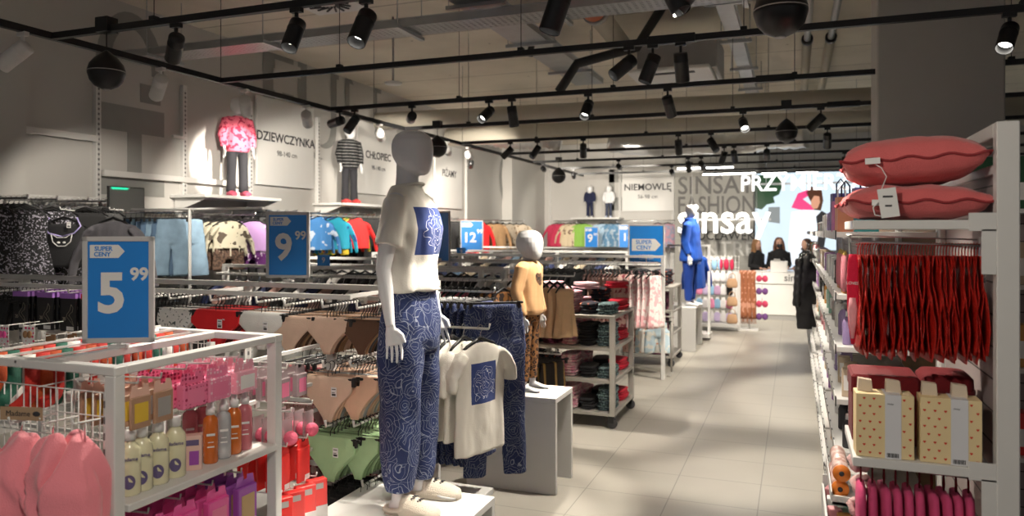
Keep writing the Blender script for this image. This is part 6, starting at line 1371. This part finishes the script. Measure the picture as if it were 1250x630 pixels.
# bags on the top shelf of the second bay
grad = mat('blue green box', (.10, .38, .48), .4); nt, b = nodes_of(grad); tc = nt.nodes.new('ShaderNodeTexCoord'); s_ = nt.nodes.new('ShaderNodeSeparateXYZ'); nt.links.new(tc.outputs['Object'], s_.inputs[0]); nt.links.new(mixcol(nt, math_node(nt, 'MULTIPLY', s_.outputs[2], 5.), (.04, .42, .44), (.22, .16, .45)), b.inputs['Base Color'])
for x, y, w, h, m, nm, l in ((.245, 3.25, .10, .20, grad, 'gift_bag', 'blue to violet paper bag left of the cushions'), (.215, 3.76, .07, .16, col('orange pink card', (.75, .33, .2)), 'gift_bag', 'orange paper bag behind the blue violet bag'), (.21, 3.98, .07, .15, col('magenta card', (.6, .12, .4)), 'gift_bag', 'magenta paper bag behind the orange one'), (.22, 4.25, .08, .2, col('violet navy card', (.10, .09, .28)), 'gift_bag', 'navy paper bag with rope handle on the top shelf')):
    z = 1.746 if y > 3.6 else 1.786
    t = thing(nm, l, 'gift bag', (x, y, z), R(8)); 
    if y < 3.6: t.location = (.235, 3.60, 1.747); t.location.y = 3.74 - .0; t.location.x = .30
    MB().prism([(-w / 2, 0), (w / 2, 0), (w / 2 * .96, h), (-w / 2 * .96, h)], .07).build('bag_body', m, t); mb = MB(); mb.tube([(-w * .25, -.03, h - .01), (-w * .25, -.03, h + .05), (0, -.03, h + .075), (w * .25, -.03, h + .05), (w * .25, -.03, h - .01)], .004, 6); mb.build('rope_handle', cloth('navy rope', (.03, .03, .08)) if 'navy' in l or 'blue' in l else M['paper'], t)
# cylinders with orange ends
for i, (px, y, z, l) in enumerate(((1026, 3.28, .79, 'roll with orange end cap, upper one on the low bin'), (1018, 3.30, .72, 'roll with orange end cap, lower one on the low bin'))):
    x = (px - 970) * (.9344 * y) / 968; t = thing('roll_pack', l, 'roll pack', (x + .02 * i, y, z - .02)); wr = pmat('pink brown wrap', (.62, .36, .30), (.8, .6, .55), 'blobs', 30, .5, .4, 0)
    MB().lathe([(.003, 0), (.031, 0), (.031, .3), (.003, .3)], (0, .3, 0), 20, ax='y').build('roll_wrap', wr, t); MB().lathe([(.003, 0), (.034, 0), (.034, .012), (.003, .012)], (0, .0, 0), 20, ax='y').build('end_cap', col('orange cap', (.78, .22, .03)), t); MB().lathe([(.002, 0.012), (.010, .012), (.010, .014), (.002, .014)], (0, 0, 0), 14, ax='y').build('cap_hole', M['dark'], t)
bn = thing('floor_bin', 'white open bin of small packs hung on the front of the right shelving', 'bin', (.16, 3.05, .44)); w = .09
mb = MB(); mb.b2((-.04, 0, 0), (.14, .62, .012)); mb.b2((-.045, 0, 0), (-.035, .62, .16)); mb.b2((-.04, 0, 0), (.14, .01, .20)); mb.b2((-.04, .61, 0), (.14, .62, .20)); mb.b2((.13, 0, 0), (.14, .62, .24)); mb.build('bin_shell', M['white'], bn)
bs_ = thing('bin_stand', 'white wire stand carrying the low bins beside the aisle', 'stand', (.2, 3.05, 0)); mb = MB(); [mb.b2((x - .012, y - .012, 0), (x + .012, y + .012, .44)) for x in (-.05, .07) for y in (.03, .58)]; mb.b2((-.07, .0, 0.0), (.09, .62, .02)); mb.b2((-.07, 0, .425), (.09, .62, .439)); mb.build('frame', M['white'], bs_)
bn2 = thing('floor_bin', 'upper white bin under the two orange capped rolls', 'bin', (.16, 3.20, .665)); mb = MB(); mb.b2((-.02, 0, 0), (.14, .55, .012)); mb.b2((-.025, 0, 0), (-.02, .55, .05)); mb.b2((-.02, 0, 0), (.14, .008, .035)); mb.b2((-.0, .02, -.015), (.02, .5, 0)); mb.build('bin_shell', M['white'], bn2)
mb = MB(); mb.b2((.12, .05, -.215), (.135, .5, 0)); mb.build('bin_leg', M['white'], bn2)
for i in range(9):
    t = thing('small_pack', 'small pastel pack lying in the low white bin', 'pack', (.155 + .035 * (i % 2), 3.09 + .065 * i, .4525), R(random.uniform(-15, 15)), 'small pastel packs in the bin'); MB().b2((-.025, -.025, 0), (.025, .025, .15), bev=.003).build('pack_body', [itm[3], itm[4], itm[1], itm[5]][i % 4], t); MB().b2((-.02, -.0262, .03), (.02, -.0255, .09)).build('printed_label', M['paper'], t)
# knitted pink scrunchies
for i in range(5):
    t = thing('scrunchie', 'pale pink knitted scrunchie hanging left of the hot pink bags', 'scrunchie', (.215 + .01 * (i % 2), 2.90 + .015 * i, .96 - .085 * i), R(20), 'pale pink scrunchies'); mb = MB(); mb.tube([(.028 * math.cos(a), .01 * math.sin(3 * a), .028 * math.sin(a) - .03) for a in [2 * PI * k / 20 for k in range(21)]], [.012 + .003 * math.sin(k * 2.3) for k in range(21)], 8); mb.build('scrunchie_body', cloth('pale pink knit', (.82, .52, .50), bump=.8), t)
# puffer coat hung at the aisle side
pf = mat('glossy black puffer nylon', (.012, .012, .014), .35, bump=.2, bs=20)
def puffer():
    mb = MB(); rr = []
    for i in range(41):
        u = i / 40; z = -.08 - u * .80; q = .5 + .5 * abs(math.sin(u * PI * 9)) ** .5
        rx = (.07 + .12 * min(1, u * 5)) * (1 - .25 * max(0, u - .7)); rr.append(ring((0, 0, z), rx * (.88 + .12 * q), (.05 + .03 * q) * (1 - .4 * max(0, u - .75)), 26, amp=.008, k=5, ph=u * 8))
    mb.loft(rr)
    for s in (-1, 1): mb.tube([(s * (.15 + .05 * (i / 12)), -.01, -.14 - .5 * i / 12) for i in range(13)], [.05 + .012 * (i % 2) for i in range(13)], 12)
    return fuse(mb, 'puffer', [pf], .012, 1)
cx = .125
t = thing('puffer_coat', 'long black puffer coat hanging at the aisle end of the right shelving', 'coat', (cx, 8.4, 1.60), R(30)); t.scale = (.66, .8, 1.0); link('coat_body', puffer(), t); link('hanger', hanger_me(.34), t); mb = MB(); mb.tube([(-.05, -.03, -.10), (0, -.07, -.16), (.05, -.03, -.10)], .022, 10); mb.build('pale_scarf', cloth('pale scarf', (.6, .5, .42)), t)
h_ = thing('wall_hook', 'chrome arm at the shelf edge carrying the puffer coat', 'hook', (RX0, 8.4, 1.60)); MB().tube([(.0, 0, .0), (cx - RX0, 0, .012), (cx - RX0 - .01, 0, .03)], .006, 6).build('arm', M['chrome'], h_)
# slat panel seen past the post
sp = thing('slat_panel', 'beige slatwall display seen right of the tall white post', 'slatwall', (1.55, 5.2, 0)); MB().b2((-.7, 0, 0), (.9, .05, 2.1)).build('panel', slat, sp)
for z in (.45, .95, 1.42, 1.85): MB().b2((-.68, -.3, z), (.88, -.001, z + .025)).build('shelf', M['white'], sp)
for i, (z, m, l) in enumerate(((.476, M['red'], 'red box on the lowest shelf past the white post'), (.976, itm[5], 'amber box on a shelf past the white post'), (1.446, itm[9], 'sand box on a shelf past the white post'), (1.876, cloth('dark green card', (.03, .10, .05)), 'dark green box on the top shelf past the white post'))):
    for k in range(4): t = thing('display_box', l, 'box', (1.0 + .18 * k, 5.02, z), 0, l); MB().b2((-.07, -.06, 0), (.07, .06, .24 if z < 1.8 else .3), bev=.003).build('box_body', m, t); MB().b2((-.04, -.0615, .05), (.04, -.0605, .15)).build('printed_label', M['paper'], t)
# ================================================================== FAR END: WALL GRAPHIC, SCREEN, LETTERS, COUNTER, STAFF
mx0, mx1 = onY(824, 18.9), onY(926, 18.9)
mur = thing('wall_graphic_panel', 'grey textured SINSAY FASHION panel on the back wall', 'wall graphic', ((mx0 + mx1) / 2, 18.9, 0))
w = mx1 - mx0; pm = pmat('grey concrete look panel', (.40, .39, .36), (.46, .45, .42), 'stripes', 3.2, .04, .8, .1); MB().b2((-w / 2, 0, 0), (w / 2, .1, 3.75)).build('panel', pm, mur)
mtx = mat('dark grey wall lettering', (.17, .165, .16), .7)
for body, py, sz, m, off in (('SINSAY', 228, .62, mtx, .006), ('FASHION', 252, .62, mtx, .006), ('WŁOCŁAWEK', 288, .32, M['dark'], .0), ('CENTRE', 304, .5, mat('pale wall lettering', (.62, .61, .58), .7), .004)):
    fit(text('lettering', body, sz, m, mur, (0, -.006, zat(py, mx0, 18.9)), (R(90), 0, 0), .004, off), w * .92)
lit = mat('lit white letters', (1, 1, 1), .4, emit=(1, .99, .97), estr=1.15)
def lit_letters(body, px0, px1, py, Y, capz, label, cat, sx=1., off=.02):
    x0, x1 = onY(px0, Y), onY(px1, Y); z = zat(py, (x0 + x1) / 2, Y)
    t = thing('illuminated_sign', label, cat, ((x0 + x1) / 2, Y, z)); o = text('letters', body, capz, lit, t, (0, 0, 0), (R(90), 0, 0), .04, off)
    xs = [v.co.x for v in o.data.vertices]; W = max(xs) - min(xs); k = (x1 - x0) / W; o.scale = (k, 1, 1); o.location.x = -(max(xs) + min(xs)) / 2 * k
    mb = MB(); mb.b2((-(x1 - x0) / 2, .05, -.02), ((x1 - x0) / 2, .08, .02)); [mb.tube([(s * (x1 - x0) * .35, .06, 0), (s * (x1 - x0) * .35, .06, ZC - z)], .008, 6) for s in (-1, 1)]; mb.build('carrier_bar', M['steel'], t); return t
S1 = lit_letters('sinsay', 828, 941, 268, 17.2, 1.0, 'big lit white sinsay letters hanging before the wall graphic', 'illuminated sign', off=.006)
S2 = lit_letters('PRZYMIERZALNIA', 905, 1120, 223, 16.9, .48, 'lit white PRZYMIERZALNIA letters hanging toward the fitting rooms', 'illuminated sign', off=.003)
# led screen
sx0, sx1 = onY(922, 18.4), onY(1056, 18.4); sz0, sz1 = zat(350, sx0, 18.4), zat(212, sx0, 18.4)
scr = thing('video_screen', 'large lit screen showing people in pink and white outdoors', 'screen', ((sx0 + sx1) / 2, 18.4, 0)); sw = sx1 - sx0
MB().b2((-sw / 2 - .04, .01, sz0 - .04), (sw / 2 + .04, .12, sz1 + .04), bev=.005).build('housing', M['black'], scr)
def em(n, c, s=1.5): return mat(n, (.02, .02, .02), .5, emit=c, estr=s * .62, var=0)
MB().b2((-sw / 2, -.004, sz0), (sw / 2, .01, sz1)).build('picture_sky', em('screen pale sky', (.66, .80, .90), 1.35), scr)
def spx(px): return onY(px, 18.4) - (sx0 + sx1) / 2
def spz(py): return zat(py, sx0, 18.4)
def shape(n, pts, m, k=0): MB().prism([(spx(a), spz(b_)) for a, b_ in pts], .002, o=(0, -.006 - .003 * k, 0)).build(n, m, scr)
shape('picture_tree', [(922, 214), (952, 214), (955, 228), (951, 238), (944, 241), (946, 248), (936, 250), (930, 256), (922, 254)], em('screen green', (.02, .09, .03), .8), 0)
shape('picture_ground', [(922, 312), (1056, 312), (1056, 349), (922, 349)], em('screen haze', (.62, .72, .86), 1.3), 0)
shape('picture_building', [(938, 253), (952, 253), (952, 273), (938, 271)], em('screen grey', (.30, .33, .33), 1.), 1)
shape('picture_pink_jacket', [(966, 254), (974, 237), (986, 233), (987, 240), (980, 244), (991, 252), (994, 257), (978, 257)], em('screen pink', (.85, .05, .22), 1.3), 1)
shape('picture_hair', [(984, 236), (990, 229), (1003, 233), (1005, 246), (1002, 258), (994, 257), (990, 248)], em('screen brown hair', (.10, .03, .01), 1.), 1)
shape('picture_face', [(990, 246), (994, 240), (1000, 241), (1001, 248), (998, 255), (993, 256), (990, 252)], em('screen skin', (.75, .36, .22), 1.2), 2)
shape('picture_white_coat', [(966, 259), (982, 256), (1000, 258), (1003, 275), (1000, 305), (990, 325), (965, 322), (962, 300), (964, 275)], em('screen white coat', (.82, .88, .96), 1.5), 1)
shape('picture_dark_trousers', [(996, 265), (1003, 258), (1010, 262), (1008, 290), (1004, 312), (996, 305), (999, 285)], em('screen black', (.015, .015, .02), 1.), 2)
# dark ceiling soffit at the far right
# counter
ca, cb, CY = onY(893, 15.5), onY(1040, 15.5), 15.5
ct = thing('cash_desk', 'long white cash desk with grey shop name at its right', 'cash desk', ((ca + cb) / 2, CY, 0)); cw = cb - ca
MB().b2((-cw / 2, 0, .0), (cw / 2, .7, .10)).build('plinth_base', M['steel'], ct); MB().b2((-cw / 2 - .01, -.03, .10), (cw / 2 + .01, .7, .70), bev=.004).build('lower_front', M['wood'], ct); MB().b2((-cw / 2 - .02, -.06, .71), (cw / 2 + .02, .74, .93), bev=.004).build('counter_top', M['wood'], ct)
text('lettering', 'sinsay', .19, mat('grey desk lettering', (.22, .22, .22), .6), ct, (onY(972, 15.44) - (ca + cb) / 2, -.062, .83), (R(90), 0, 0), .004, .004)
for px, l in ((951, 'white cash register screen standing on the desk before the middle woman'),):
    x = onY(px, CY + .2); t = thing('cash_register', l, 'cash register', (x, CY + .2, .931)); MB().b2((-.16, -.1, 0), (.16, .16, .22), bev=.01).build('housing', M['wood'], t); MB().b2((-.10, -.06, .22), (.02, .10, .26), bev=.005).build('receipt_printer', M['steel'], t); MB().b2((.07, -.02, .22), (.11, .02, .27)).build('card_reader', M['black'], t)
# the three women
skin = mat('skin', (.62, .36, .26), .55); blackj = cloth('black jumper', (.014, .014, .016)); trm = cloth('black work trousers', (.02, .02, .022))
def person(label, loc, rz, hair, H=1.66, top=blackj, long=True, arms=None, hair2=None, turn=0.):
    s = H / 1.66; t = thing('person', label, 'person', loc, rz); mb = MB(); z = H
    hr = Matrix.Rotation(turn, 4, 'Z')
    HD = [(0, .01, .03, .03), (-.012, .005, .055, .066), (-.04, 0, .071, .090), (-.08, 0, .075, .096), (-.12, -.003, .072, .093), (-.15, -.008, .066, .084), (-.18, -.018, .055, .066), (-.205, -.028, .038, .042), (-.215, -.032, .02, .025)]
    mb.loft([[hr @ v for v in ring((0, b * s, z + a * s), rx * s, ry * s, 22)] for a, b, rx, ry in HD])
    mb.tube([hr @ Vector((0, -.088 * s, z - .095 * s)), hr @ Vector((0, -.112 * s, z - .135 * s)), hr @ Vector((0, -.09 * s, z - .142 * s))], [.008, .014, .008], 8)      # nose
    for k in (-1, 1): mb.ball(hr @ Vector((k * .076 * s, .01, z - .11 * s)), (.010, .018, .03), 8, 6)                                     # ears
    mb.loft([ring((0, .015 * s, zz), r, r, 16) for zz, r in ((z - .17 * s, .05), (z - .24 * s, .05), (z - .29 * s, .08))])
    mb.loft([ring((0, .01, zz * s), rx * s, ry * s, 24, ex=2.3) for zz, rx, ry in ((1.40, .06, .055), (1.37, .14, .08), (1.33, .178, .092), (1.22, .172, .11), (1.12, .15, .108), (1.02, .135, .095), (.92, .165, .115), (.82, .17, .12), (.78, .15, .11))])
    for k in (-1, 1):
        mb.loft([ring((k * x * s, yy, zz * s), r * s, r * s, 16) for x, yy, zz, r in ((.085, .01, .84, .085), (.09, 0, .65, .075), (.092, 0, .46, .056), (.095, .01, .3, .052), (.10, .01, .09, .037))])
        mb.tube([(k * .1 * s, .06, .045), (k * .1 * s, 0, .05), (k * .105 * s, -.08, .04), (k * .108 * s, -.16, .025)], [.03, .042, .042, .03], 12, flat=.8)
        A_ = (arms or {}).get(k) or [(k * .165 * s, 0, 1.33 * s), (k * .22 * s, .02, 1.08 * s), (k * .14 * s, -.22, 1.02 * s)]
        A_ = [Vector(a) for a in A_]; mb.tube([A_[0], A_[0].lerp(A_[1], .5), A_[1], A_[1].lerp(A_[2], .4), A_[2]], [.05, .044, .037, .036, .024], 12)
        hand_into(mb, A_[2], (A_[2] - A_[1]), k, .95, .5, fwd=Vector((-k, 0, .3)))
    link('body', fuse(mb, 'person', [skin], .008, 2), t)
    # clothing
    mb = MB(); mb.loft([ring((0, .01, zz * s), rx * s, ry * s, 24, ex=2.3, amp=.003, k=6) for zz, rx, ry in ((1.425, .062, .06), (1.39, .13, .085), (1.345, .192, .105), (1.22, .188, .124), (1.1, .168, .12), (1.0, .16, .11), (.88, .185, .132))])
    for k in (-1, 1):
        A_ = [Vector(a) for a in ((arms or {}).get(k) or [(k * .165 * s, 0, 1.33 * s), (k * .22 * s, .02, 1.08 * s), (k * .14 * s, -.22, 1.02 * s)])]; e = A_[1].lerp(A_[2], .88)
        mb.tube([A_[0], A_[0].lerp(A_[1], .5), A_[1], A_[1].lerp(A_[2], .5), e], [.066, .058, .052, .048, .036], 14)
    link('jumper', fuse(mb, 'jumper', [top], .010, 2, .008, 8), t)
    mb = MB(); mb.loft([ring((0, .01, zz * s), rx * s, ry * s, 20) for zz, rx, ry in ((.95, .165, .12), (.84, .182, .13), (.76, .165, .12))])
    for k in (-1, 1): mb.loft([ring((k * x * s, 0.005, zz * s), r * s, r * s, 16) for x, zz, r in ((.085, .82, .096), (.09, .5, .075), (.1, .12, .06))])
    link('trousers', fuse(mb, 'trs', [trm], .012, 2), t)
    mb = MB()
    for k in (-1, 1): mb.loft([ring((k * .103 * s, y, zz), w_, h_, 14, tilt=Matrix.Rotation(R(90), 3, 'X')) for y, zz, w_, h_ in ((.075, .04, .03, .035), (0, .05, .047, .05), (-.1, .04, .05, .038), (-.18, .03, .035, .026))])
    mb.build('shoes', M['rubber'], t)
    # face
    f = MB(); e = []
    for k in (-1, 1): f.ball(hr @ Vector((k * .028 * s, -.086 * s, z - .10 * s)), (.012, .008, .007), 10, 6)
    f.build('eyes', M['dark'], t); m_ = MB(); m_.ball(hr @ Vector((0, -.086 * s, z - .168 * s)), (.024, .010, .008), 10, 6); m_.build('mouth', mat('lips', (.45, .10, .10), .5), t)
    # hair
    h = MB(); h.loft([[hr @ v for v in ring((0, (b + .016) * s, z + a * s + .012), (rx + .012) * s, (ry + .004) * s, 22)] for a, b, rx, ry in [(0.004, .01, .02, .02)] + HD[1:4]])
    zz0 = z - .06 * s; L = .42 if long else .2
    for k in (-1, 1): h.tube([hr @ Vector((k * .068 * s, .0, zz0)), hr @ Vector((k * .085 * s, .005, z - .15 * s)), hr @ Vector((k * .095 * s, -.01, z - .26 * s)), Vector((k * .10 * s, -.055, z - L * s))], [.03, .036, .038, .022], 12)
    h.loft([[hr @ v for v in ring((0, y * s, z + a * s), rx * s, ry * s, 20)] for a, y, rx, ry in ((-.03, .05, .07, .06), (-.1, .06, .082, .055), (-.18, .065, .088, .05), (-.28, .085, .10, .04), (-L * .95, .10, .09, .03))])
    link('hair', fuse(h, 'hair', [hair], .010, 1, .008, 22), t)
    return t
blond = mat('fair brown hair', (.30, .15, .06), .6, bump=.6, bs=80, var=.3); brun = mat('auburn brown hair', (.12, .045, .02), .55, bump=.6, bs=80, var=.3); darkh = mat('dark brown hair', (.05, .022, .012), .5, bump=.6, bs=80)
person('woman with long fair hair and black top standing behind the cash desk', (onY(924, 16.7), 16.7, 0), R(55), blond, 1.56)
person('woman with auburn hair and face mask standing behind the register', (onY(951, 16.85), 16.85, 0), R(10), brun, 1.60)
person('woman with tied dark hair in black jacket at the right of the desk', (onY(984, 16.5), 16.5, 0), R(-60), darkh, 1.58, long=False)
mk = bpy.data.objects['person.001']; q = MB(); q.loft([ring((0, -.055, 1.60 - a), rx, ry, 18) for a, rx, ry in ((.125, .05, .05), (.15, .055, .058), (.18, .048, .052), (.205, .03, .035))]); q.build('face_mask', M['dark'], mk)

# accessories stand in front of the desk
ax0, ax1, AYY = onY(851, 13.6), onY(902, 13.6), 13.6
st = thing('accessory_stand', 'white wire stand of slippers and bags in front of the cash desk', 'display rack', ((ax0 + ax1) / 2, AYY, 0)); aw = ax1 - ax0
for x in (-aw / 2, aw / 2): MB().b2((x - .025, -.03, 0), (x + .025, .03, 1.0 if x > 0 else 1.3), bev=.003).build('post', M['white'], st)
mb = MB(); [mb.tube([(-aw / 2 + aw * i / 12, 0, .15), (-aw / 2 + aw * i / 12, 0, 1.32)], .004, 4) for i in range(13)]; [mb.tube([(-aw / 2, 0, .2 + .1 * i), (aw / 2, 0, .2 + .1 * i)], .004, 4) for i in range(12)]; mb.build('wire_grid', M['white'], st); MB().b2((-aw / 2, -.25, .08), (aw / 2, .25, .13)).build('base_shelf', M['white'], st)
pal = [('pale blue', (.35, .58, .78)), ('mauve', (.55, .35, .55)), ('white', (.8, .78, .8)), ('charcoal', (.06, .06, .07)), ('pink', (.85, .3, .5)), ('lilac', (.6, .5, .75))]
rows_ = ['top row', 'second row', 'third row', 'fourth row', 'bottom row']
cw_ = aw / 7
for r in range(5):
    for c in range(6):
        n_, cc = pal[(r * 2 + c * 5 + (c * r)) % 6]
        if r == 0 and c < 1: continue
        if r == 0: n_, cc = (('pale blue', (.30, .52, .75)) if c < 4 else ('crimson', (.60, .03, .09)))
        x = ax0 + cw_ * (c + .5); z = 1.28 - r * .235
        t = thing('slipper_pair' if r < 1 else 'accessory_pack', f'{n_} {"slippers" if r < 1 else "accessory"} in the {rows_[r]} of the wire stand', 'slippers' if r < 1 else 'accessory pack', (x, AYY - .10, z), R(random.uniform(-10, 10)), f'{n_} pieces, {rows_[r]} of the stand')
        mb = MB()
        if r == 0:
            for k in (-1, 1): mb.ball((k * .042, 0, -.12), (.036, .03, .10), 12, 8)
        else: mb.loft([ring((0, 0, zz), rx, .02, 16, ex=3) for zz, rx in ((-.02, .02), (-.05, .055), (-.16, .062), (-.19, .03))])
        mb.build('pair_body' if r == 0 else 'pack_body', cloth('acc ' + n_, cc), t); mb = MB(); mb.b2((-.03, -.004, -.03), (.03, .004, .01)); mb.build('header_card', M['paper'], t)
bagm = cloth('tan faux leather', (.55, .34, .20), bump=.1)
for i in range(3):
    x = ax1 - .10; z = (1.02, .70, .40)[i]; t = thing('handbag', ['tan handbag, top one on the stand beside the post', 'tan handbag, middle one beside the post', 'tan handbag, bottom one beside the post'][i], 'handbag', (x, AYY - .2, z)); mb = MB(); mb.loft([ring((0, 0, zz), rx, ry, 24, ex=3) for zz, rx, ry in ((-.32, .12, .05), (-.29, .15, .06), (-.2, .145, .055), (-.13, .11, .03), (-.12, .10, .02))]); mb.build('bag_body', bagm, t); MB().tube([(-.09, 0, -.14), (-.07, 0, -.04), (0, 0, .0), (.07, 0, -.04), (.09, 0, -.14)], .009, 8).build('handle', bagm, t); t.scale = (.62, .7, .8)
    mb = MB(); q = Vector((x - st.location.x, 0, z - .004)); mb.tube([q, q + Vector((0, -.22, .01))], .006, 6); mb.build('display_hook', M['white'], st)
kc = [pmat('rust fringed scarf', (.36, .13, .06), (.6, .3, .2), 'blobs', 14, .6), cloth('crimson scarf', (.55, .05, .12)), cloth('violet scarf', (.16, .06, .22))]
hx = onY(914, 13.6)
hr_ = thing('scarf_stand', 'narrow stand of rust scarves right of the tan handbags', 'display rack', (hx, 13.75, 0)); mb = MB(); mb.tube([(0, 0, 0), (0, 0, 1.06)], .014, 8); mb.tube([(-.2, -.1, 1.05), (.32, -.1, 1.05)], .01, 8); mb.b2((-.01, -.1, 1.04), (.01, 0, 1.06)); mb.b2((-.15, -.15, 0), (.15, .15, .025)); mb.build('frame', M['white'], hr_)
for i in range(4):
    t = thing('scarf', 'rust coloured fringed scarf on the narrow stand', 'scarf', (hx - .13 + .07 * i, 13.65, 1.05), R(20), 'rust scarves'); mb = MB(); mb.loft([ring((.01 * math.sin(i + u * 5), 0, .01 - u * .85), .045 + .01 * math.sin(u * 9 + i), .02, 16, amp=.005, k=4, ph=u * 5) for u in [j / 10 for j in range(11)]]); mb.build('scarf_body', kc[0], t); mb = MB(); [mb.tube([(-.04 + .016 * j, 0, -.84), (-.045 + .018 * j, 0, -.93)], .004, 4) for j in range(6)]; mb.build('fringe', kc[0], t)
for i in range(4): t = thing('hair_bow', f'{["crimson","violet","crimson","violet"][i]} bow pack on the narrow stand, {["top","second","third","lowest"][i]}', 'hair bow', (hx + .22, 13.6, 1.02 - .22 * i)); mb = MB(); mb.ball((-.05, 0, -.1), (.05, .03, .06), 12, 8); mb.ball((.05, 0, -.1), (.05, .03, .06), 12, 8); mb.ball((0, -.01, -.1), .02, 8, 6); mb.tube([(0, 0, -.08), (0, 0, .01)], .003, 5); mb.build('bow', kc[1 + i % 2], t)
text  # price rail in front of the counter
# ================================================================== CAMERA, WORLD, VIEW
cd = bpy.data.cameras.new('camera'); cd.sensor_width = 36; cd.lens = 36 * 905 / 1250; cd.shift_y = -33 / 1250; cd.clip_start = .05
cd.dof.use_dof = True; cd.dof.focus_distance = 3.55; cd.dof.aperture_fstop = 2.6
cam = bpy.data.objects.new('camera', cd); COL.objects.link(cam); cam.location = (0, 0, CAMZ); cam.rotation_euler = (R(90), 0, math.atan2(.3562, .9344))
SC.camera = cam
w = bpy.data.worlds.new('shop air'); SC.world = w; w.use_nodes = True
w.node_tree.nodes['Background'].inputs[0].default_value = (.95, .93, .92, 1); w.node_tree.nodes['Background'].inputs[1].default_value = .14
SC.view_settings.view_transform = 'Standard'; SC.view_settings.look = 'None'; SC.view_settings.gamma = 1; SC.view_settings.exposure = .5
SC.view_settings.use_curve_mapping = False
SC.cycles.use_denoising = True; SC.cycles.max_bounces = 5; SC.cycles.diffuse_bounces = 3; SC.cycles.glossy_bounces = 2; SC.cycles.transmission_bounces = 4; SC.cycles.transparent_max_bounces = 8
SC.cycles.sample_clamp_indirect = 4.
